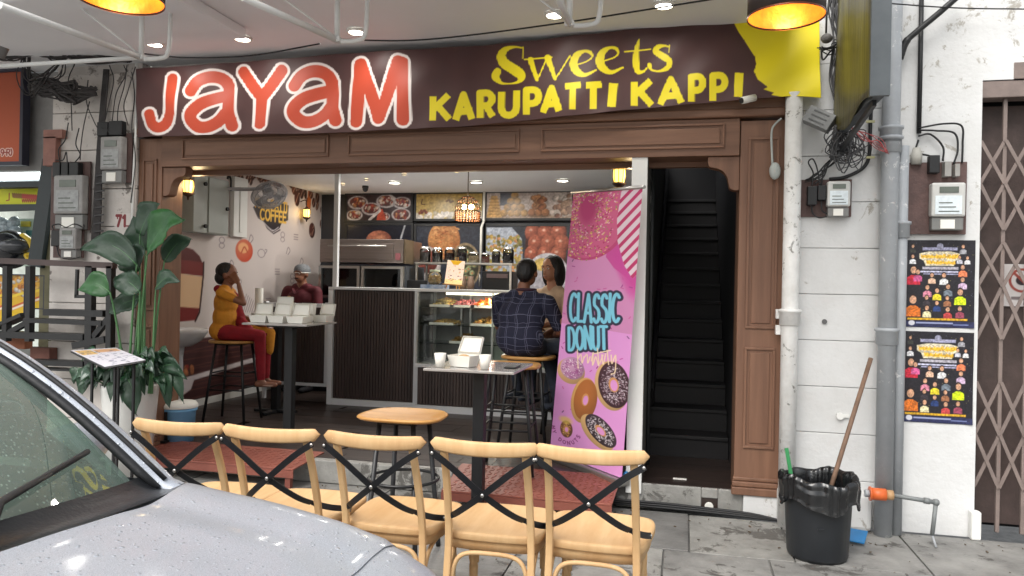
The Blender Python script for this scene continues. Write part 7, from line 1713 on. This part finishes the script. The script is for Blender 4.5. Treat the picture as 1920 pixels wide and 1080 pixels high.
# ================================================================== awning frames and hanging lamps
WS = M('white_steel', (214, 214, 212), .45, var=.04)
def awn(node, far, label, extra=()):
    n = at(*node, Y=3.9)
    t = thing('awning_frame', n, label, 'awning frame', 'white steel frames hung under the veranda ceiling')
    MB().tube([n, Vector((n.x - .005, 3.9, 3.163))], .016, 8).build('hanger', WS, t)
    MB().tube([n, far], .019, 8).build('strut', WS, t)
    MB().tube([n + Vector((0, 0, .01)), Vector((n.x - .42, 3.75, 3.163))], .007, 6).build('brace', WS, t)
    MB().tube(catmull([n + Vector((.02, 0, -.01)), n + Vector((.10, .03, .0)), n + Vector((.15, .05, .05)), Vector((n.x + .16, 3.95, 3.163))]), .014, 8).build('hook', WS, t)
    MB().cbox(n, (.05, .05, .03)).build('joint', WS, t, bev=.004)
    for e in extra: MB().tube(e, .014, 8).build('cross_bar', WS, t)
    return t
n1 = at(265, 108, Y=3.9)
awn((265, 108), at(0, 10, Y=3.05), 'white steel frame joined above the first letter of the banner', [[n1, at(-20, 125, Y=3.9)]])
awn((632, 75), at(455, -5, Y=3.3), 'white steel frame joined above the last letter of JAYAM')
awn((1068, 45), at(1035, -30, Y=3.5), 'white steel frame joined above the word Sweets')
mb = MB().tube(catmull([at(262, 100, Y=4.3), at(350, 108, Y=4.3), at(470, 104, Y=4.3), at(600, 82, Y=4.3)]), .005, 6).tube(catmull([at(640, 74, Y=4.3), at(760, 76, Y=4.3), at(880, 66, Y=4.3), at(1060, 42, Y=4.3), at(1250, 12, Y=4.3), at(1420, -15, Y=4.3)]), .005, 6)
tag(mb.build('slack_wire', BLACKP), 'thin black wire hanging slackly under the veranda ceiling', 'wire')
t = thing('air_duct_hose', at(16, 60, Y=4.4), 'grey curved hose coming down at the far left under the ceiling', 'hose')
MB().tube(catmull([at(20, 0, Y=4.4), at(20, 35, Y=4.4), at(14, 75, Y=4.4), at(0, 108, Y=4.4)]), .03, 10).build('tube', M('hose_grey', (110, 108, 106), .6), t)
def drum(cx, cy, wpx, D, label):
    s_ = at(cx, cy, Y=1.); k = D * FOC / wpx; d = at(cx, cy, Y=1.); dep = k / ( -math.sin(YAW) * d.x + math.cos(YAW) * d.y) if False else None
    # depth along the view that gives the diameter
    for Yc in np.linspace(1.5, 5, 200):
        p = at(cx, cy, Y=Yc); depth = -math.sin(YAW) * p.x + math.cos(YAW) * p.y
        if D / depth * FOC <= wpx: break
    r = D / 2; t = thing('drum_pendant', p, label, 'pendant lamp', 'hanging drum lamps with gold linings')
    MB().lathe([(r, 0), (r * 1.0, .20)], p, 48).build('shade', M('shade_dark', (52, 42, 40), .5), t, solid=.002)
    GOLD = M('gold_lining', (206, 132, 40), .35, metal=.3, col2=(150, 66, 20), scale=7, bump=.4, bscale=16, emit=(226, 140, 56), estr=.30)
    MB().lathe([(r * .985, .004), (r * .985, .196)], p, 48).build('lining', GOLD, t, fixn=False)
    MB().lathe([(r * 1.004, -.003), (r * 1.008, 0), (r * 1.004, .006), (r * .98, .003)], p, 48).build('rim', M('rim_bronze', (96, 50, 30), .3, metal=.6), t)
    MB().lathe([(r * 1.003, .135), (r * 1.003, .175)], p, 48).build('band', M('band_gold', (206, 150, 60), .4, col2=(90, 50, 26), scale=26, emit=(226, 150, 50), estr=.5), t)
    MB().ball(p + Vector((0, 0, .11)), .035, 14, 10).build('bulb', M_emit('warm_bulb', (255, 190, 80), 14.), t)
    MB().cyl(p + Vector((0, 0, .14)), p + Vector((0, 0, .22)), .02, n=10).cyl(p + Vector((0, 0, .22)), (p.x, p.y, 3.2 if p.y > 3.15 else 3.6), .005, n=6).build('cord', BLACKP, t)
    MB().lathe([(.001, 0), (r * .98, 0)], p + Vector((0, 0, .198)), 32).build('top_disc', M('shade_dark', (52, 42, 40), .5), t)
    lamp('lamp', p + Vector((0, 0, .06)), t, 2.5, (1, .7, .35), .03, kind='POINT')
drum(1474, 32, 140, .30, 'hanging drum lamp with glowing gold lining over the yellow banner end')
drum(226, 0, 152, .30, 'hanging drum lamp with glowing gold lining near the far left of the veranda')
S('veranda_ceiling_front', MB().box((-7.2, 2.75, 3.6), (.62, 3.14, 3.7)), CEIL)
# ================================================================== the silver car in the foreground
CY_ = .75
car = thing('parked_car', (-2.4, CY_, -.12), 'silver car wet with rain parked along the pavement edge', 'car')
PAINT = bpy.data.materials.new('wet_silver_paint'); PAINT.use_nodes = True
nt = PAINT.node_tree; N = nt.nodes; L = nt.links; b = N['Principled BSDF']
b.inputs['Metallic'].default_value = .35; b.inputs['Roughness'].default_value = .42; b.inputs['Coat Weight'].default_value = .3; b.inputs['Coat Roughness'].default_value = .1
tc = N.new('ShaderNodeTexCoord'); nz = N.new('ShaderNodeTexNoise'); nz.inputs['Scale'].default_value = 600; L.new(tc.outputs['Object'], nz.inputs['Vector'])
rp = N.new('ShaderNodeValToRGB'); rp.color_ramp.elements[0].color = (*lin((146, 151, 160)), 1); rp.color_ramp.elements[1].color = (*lin((186, 192, 201)), 1); rp.color_ramp.elements[0].position = .3; rp.color_ramp.elements[1].position = .7
L.new(nz.outputs[0], rp.inputs[0]); L.new(rp.outputs[0], b.inputs['Base Color'])
# rain beads of several sizes
hsum = None
for sc, th, wt in ((85, .30, 1.), (150, .26, .6), (42, .2, 1.2)):
    vo = N.new('ShaderNodeTexVoronoi'); vo.inputs['Scale'].default_value = sc; L.new(tc.outputs['Object'], vo.inputs['Vector'])
    mr = N.new('ShaderNodeMapRange'); mr.inputs['From Min'].default_value = 0; mr.inputs['From Max'].default_value = th; mr.inputs['To Min'].default_value = wt; mr.inputs['To Max'].default_value = 0; mr.clamp = True
    L.new(vo.outputs['Distance'], mr.inputs['Value'])
    cm = N.new('ShaderNodeMath'); cm.operation = 'GREATER_THAN'; cm.inputs[1].default_value = .62; sc_ = N.new('ShaderNodeSeparateColor'); L.new(vo.outputs['Color'], sc_.inputs[0]); L.new(sc_.outputs[0], cm.inputs[0])
    mu = N.new('ShaderNodeMath'); mu.operation = 'MULTIPLY'; L.new(mr.outputs[0], mu.inputs[0]); L.new(cm.outputs[0], mu.inputs[1])
    if hsum is None: hsum = mu.outputs[0]
    else:
        ad = N.new('ShaderNodeMath'); ad.operation = 'ADD'; L.new(hsum, ad.inputs[0]); L.new(mu.outputs[0], ad.inputs[1]); hsum = ad.outputs[0]
bp_ = N.new('ShaderNodeBump'); bp_.inputs['Strength'].default_value = .6; bp_.inputs['Distance'].default_value = .004; L.new(hsum, bp_.inputs['Height']); L.new(bp_.outputs[0], b.inputs['Normal']); L.new(bp_.outputs[0], b.inputs['Coat Normal'])
def interp(x, xs, ys): return float(np.interp(x, xs, ys))
HW = .865
def ztop(X): return interp(X, [-4.6, -4.4, -3.9, -3.5, -1.9, -1.3, -1.15, -.96, -.74, -.62, -.54, -.44, -.34, -.28], [.80, .95, 1.0, .99, .985, .978, .974, .955, .925, .900, .872, .818, .73, .62])
def hwid(X): return interp(X, [-4.6, -4.4, -4.1, -3.6, -2.4, -1.2, -.9, -.7, -.5, -.36, -.28], [.62, .76, .83, .86, HW, HW, .86, .845, .80, .70, .56])
SEC = [(0, .030), (.2, .029), (.4, .024), (.55, .016), (.64, .006), (.70, .004), (.78, .008), (.86, .006), (.92, -.006), (.96, -.028), (.985, -.065), (.997, -.12), (1.0, -.19), (.998, -.30), (.985, -.42)]
def sect(X):
    zt, w = ztop(X), hwid(X); pts = [(t_ * w, zt + dz * (1 if X < -.6 else max(.3, min(1, (-.2 - X) / .4)))) for t_, dz in SEC]
    pts += [(w * .975, .28), (w * .94, .16)]
    pts = [(y, max(z, .10)) for y, z in pts]
    return [(-y, z) for y, z in reversed(pts)] + pts[1:]
XS = [-4.6, -4.5, -4.35, -4.1, -3.8, -3.4, -3.0, -2.6, -2.2, -1.9, -1.6, -1.45]
XF = [-1.30, -1.22, -1.16, -1.10, -1.04, -.98, -.92, -.86, -.80, -.74, -.68, -.62, -.57, -.52, -.47, -.42, -.37, -.33, -.30, -.28]
def loft(stations, name, mat, lo=0, hi=None, closeA=False, closeB=False):
    vs = []; ns = None
    for X in stations:
        s_ = sect(X); s_ = s_[lo:(hi if hi else len(s_))]; ns = len(s_); vs += [(X, CY_ + y, z) for y, z in s_]
    fs = [(i * ns + q, i * ns + q + 1, (i + 1) * ns + q + 1, (i + 1) * ns + q) for i in range(len(stations) - 1) for q in range(ns - 1)]
    if closeA: fs.append(tuple(range(ns)))
    if closeB: fs.append(tuple(reversed(range((len(stations) - 1) * ns, len(stations) * ns))))
    mb = MB().add(vs, fs, True); return mb
nsec = len(sect(-1.))
mb = loft(XS + XF, 'body', PAINT, closeA=True, closeB=True)
# cut the bonnet area away behind the cowl line: keep faces whose centre is in front of it, or on the flanks
def Xh(Y): t_ = abs(Y - CY_) / .83; return -1.075 - .085 * min(1.3, t_) ** 6
keepf = []; keepm = []; keeps = []
for f, m_, s_ in zip(mb.f, mb.mi, mb.sm):
    c = sum((Vector(mb.v[i]) for i in f), Vector()) / len(f)
    if -4.0 < c.x < -.66 and abs(c.y - CY_) < .79 and c.z > .80: continue
    keepf.append(f); keepm.append(m_); keeps.append(s_)
mb.f, mb.mi, mb.sm = keepf, keepm, keeps
body = mb.build('body', PAINT, car)
# bonnet top surface follows the cowl edge
def cowl(u, v):   # v 0 at the bonnet edge, 1 at the glass foot
    Y = CY_ + (u - .5) * 2 * .80; x0 = Xh(Y) ; x1 = x0 - .135 + .02 * abs(u - .5) * 2; z0 = 1.003 - .03 * (abs(Y - CY_) / .8) ** 2
    X = x0 + (x1 - x0) * v; return Vector((X, Y, z0 - .022 * math.sin(math.pi * v) + .012 * v))
MB().grid(cowl, 30, 6).build('cowl_panel', M('cowl_black', (26, 28, 31), .3, bump=.1, bscale=120), car, fixn=False)
def bon(u, v):
    Y = CY_ + (u - .5) * 2 * .815; xh = Xh(Y) + .004; X = xh + v * (-.60 - xh); s_ = abs(Y - CY_) / hwid(X); dz = interp(s_, [q[0] for q in SEC], [q[1] for q in SEC]); e = min(1, min(v, 1 - v) * 12, min(u, 1 - u) * 20)
    return Vector((X, Y, ztop(X) + dz + .003 + .0035 * e + (.012 * max(0, 1 - v * 5) * (1 - s_ * .8)) + .008 * math.exp(-((s_ - .62) / .06) ** 2) * math.sin(math.pi * min(1, v * .9 + .1))))
MB().grid(bon, 60, 26).build('bonnet', PAINT, car, fixn=False)
# roof, pillars, glass
def roofz(X): return interp(X, [-3.9, -3.6, -3.3, -2.8, -2.3, -1.95, -1.8], [1.05, 1.22, 1.33, 1.39, 1.405, 1.39, 1.37])
PB = lambda s_: Vector((-1.20, CY_ + s_ * .800, .955)); PTp = lambda s_: Vector((-1.80, CY_ + s_ * .66, 1.372))
def pil(s_, u):
    a_, c_ = PB(s_), PTp(s_); p_ = a_.lerp(c_, u); p_.z += .05 * math.sin(math.pi * u) ; return p_
for s_ in (-1, 1):
    P_ = [Vector((-1.10, CY_ + s_ * .805, .905)), Vector((-1.15, CY_ + s_ * .803, .94))] + [pil(s_, q / 14) for q in range(15)] + [Vector((x, CY_ + s_ * w, roofz(x) - .03)) for x, w in ((-2.1, .64), (-2.6, .63), (-3.1, .62), (-3.5, .62), (-3.9, .68))]
    MB().tube(P_, [.030] * len(P_), 10, flat=.8).build('roof_rail', PAINT, car)
    Q_ = [p_ + Vector((.0, -s_ * .034, .004)) for p_ in P_[2:17]]
    MB().tube(Q_, .011, 6).build('glass_trim', BLACKP, car)
    Q_ = [p_ + Vector((.006, -s_ * .014, .022)) for p_ in P_[2:17]]
    MB().tube(Q_, .0065, 6).build('rain_channel', BLACKP, car)
    # side glass and door
    MB().add([(-1.45, CY_ + s_ * .835, .985), (-3.7, CY_ + s_ * .80, 1.0), (-3.45, CY_ + s_ * .66, 1.25), (-2.6, CY_ + s_ * .655, 1.36), (-1.9, CY_ + s_ * .675, 1.355)], [(0, 1, 2, 3, 4)]).build('side_window', M('dark_glass', (18, 22, 24), .05, spec=.8), car, fixn=False)
    MB().ball((-1.62, CY_ + s_ * .96, .99), (.07, .11, .065), 14, 10).cyl((-1.62, CY_ + s_ * .84, .97), (-1.62, CY_ + s_ * .9, .98), .02).build('door_mirror', PAINT, car)
MB().grid(lambda u, v: Vector((-1.80 - 2.1 * u, CY_ + (v - .5) * 2 * .65, roofz(-1.80 - 2.1 * u) + .025 * (1 - ((v - .5) * 2) ** 2) - .012)), 24, 12).build('roof', PAINT, car, fixn=False, solid=.01)
def ws(u, v):
    l = pil(-1, v); r = pil(1, v); p_ = l.lerp(r, .03 + u * .94); bow = 1 - ((u - .5) * 2) ** 2; p_ += Vector((.075 * bow * (1 - .3 * v) - .045 * (1 - v), 0, .03 * bow)); return p_ + Vector((0, 0, .010))
WG = M_glass('windscreen_glass', (120, 158, 138), 4.5, .015, drops=.42, refl_haze=.20)  # even pale green haze is a painted reflection; only the drops are rain
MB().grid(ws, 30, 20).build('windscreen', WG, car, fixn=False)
MB().grid(lambda u, v: Vector((-1.28 - .45 * v, CY_ + (u - .5) * 1.44, .975 - .03 * v + .02 * math.sin(u * 9) * v)), 16, 6).build('dashboard', M('dash_black', (34, 36, 38), .7), car, fixn=False)
MB().box((-3.4, CY_ - .74, .30), (-1.45, CY_ + .74, .5)).build('cabin_floor', BLACKP, car)
for s_ in (-1, 1):
    mb = MB().box((-2.75, CY_ + s_ * .38 - .24, .5), (-2.2, CY_ + s_ * .38 + .24, .68)).box((-2.9, CY_ + s_ * .38 - .22, .6), (-2.74, CY_ + s_ * .38 + .22, 1.13)).box((-2.88, CY_ + s_ * .38 - .12, 1.14), (-2.78, CY_ + s_ * .38 + .12, 1.28))
    mb.build('seat', M('seat_grey', (70, 72, 72), .8), car, bev=.03)
MB().tube([(-1.78 + .04 * math.cos(q * .5236) * .5, CY_ - .38 + .17 * math.sin(q * .5236), .98 + .17 * math.cos(q * .5236)) for q in range(12)], .014, 8, closed=True).build('steering_wheel', BLACKP, car)
MB().box((-4.0, CY_ - .72, .6), (-3.3, CY_ + .72, 1.02)).build('parcel_shelf', M('seat_grey', (70, 72, 72), .8), car)
# wipers
def wiper(y0, y1, v0, v1, lab):
    w = thing('x', (0, 0, 0), None, None); bpy.data.objects.remove(w)
    A = ws((y0 - CY_) / 1.6 + .5, .0) + Vector((.05, 0, .005)); pts = [ws(max(0, min(1, (y0 + (y1 - y0) * q / 8 - CY_) / 1.6 + .5)), v0 + (v1 - v0) * q / 8) + Vector((.012, 0, .020)) for q in range(9)]
    mb = MB().tube([A] + pts[2:6], [.012, .011, .010, .009, .008], 8, flat=.6); o = mb.build('wiper', BLACKP, car)
    MB().tube(pts, .0065, 6).build('blade', BLACKP, o); MB().cyl(A - Vector((0, 0, .02)), A + Vector((0, 0, .012)), .022, n=12).build('pivot', BLACKP, o)
wiper(1.02, 1.46, .03, .13, 'a'); wiper(.40, 1.05, .03, .09, 'b')
# front end, lamps, wheels
for s_ in (-1, 1):
    MB().ball((-.50, CY_ + s_ * .66, .62), (.15, .10, .075), 18, 12).build('headlight', M('lamp_lens', (206, 212, 218), .08, spec=.8), car)
    for X in (-1.05, -3.65):
        wt = MB().lathe([(.21, -.09), (.30, -.095), (.318, -.06), (.318, .06), (.30, .095), (.21, .09)], (X, CY_ + s_ * .79, .195), 32, T=Matrix.Rotation(R(90), 4, 'X')).build('wheel', M('tyre', (26, 26, 27), .85, bump=.2), car)
        MB().lathe([(.001, s_ * -.05), (.06, s_ * -.07), (.19, s_ * -.06), (.21, s_ * -.085)], (X, CY_ + s_ * .79, .195), 24, T=Matrix.Rotation(R(90), 4, 'X')).build('rim', CHROME, wt)
mb = MB()
for q in range(5): mb.box((-.272, CY_ - .42, .36 + .045 * q), (-.262, CY_ + .42, .375 + .045 * q))
tag(mb.build('grille_bar', BLACKP, car), kind='stuff')
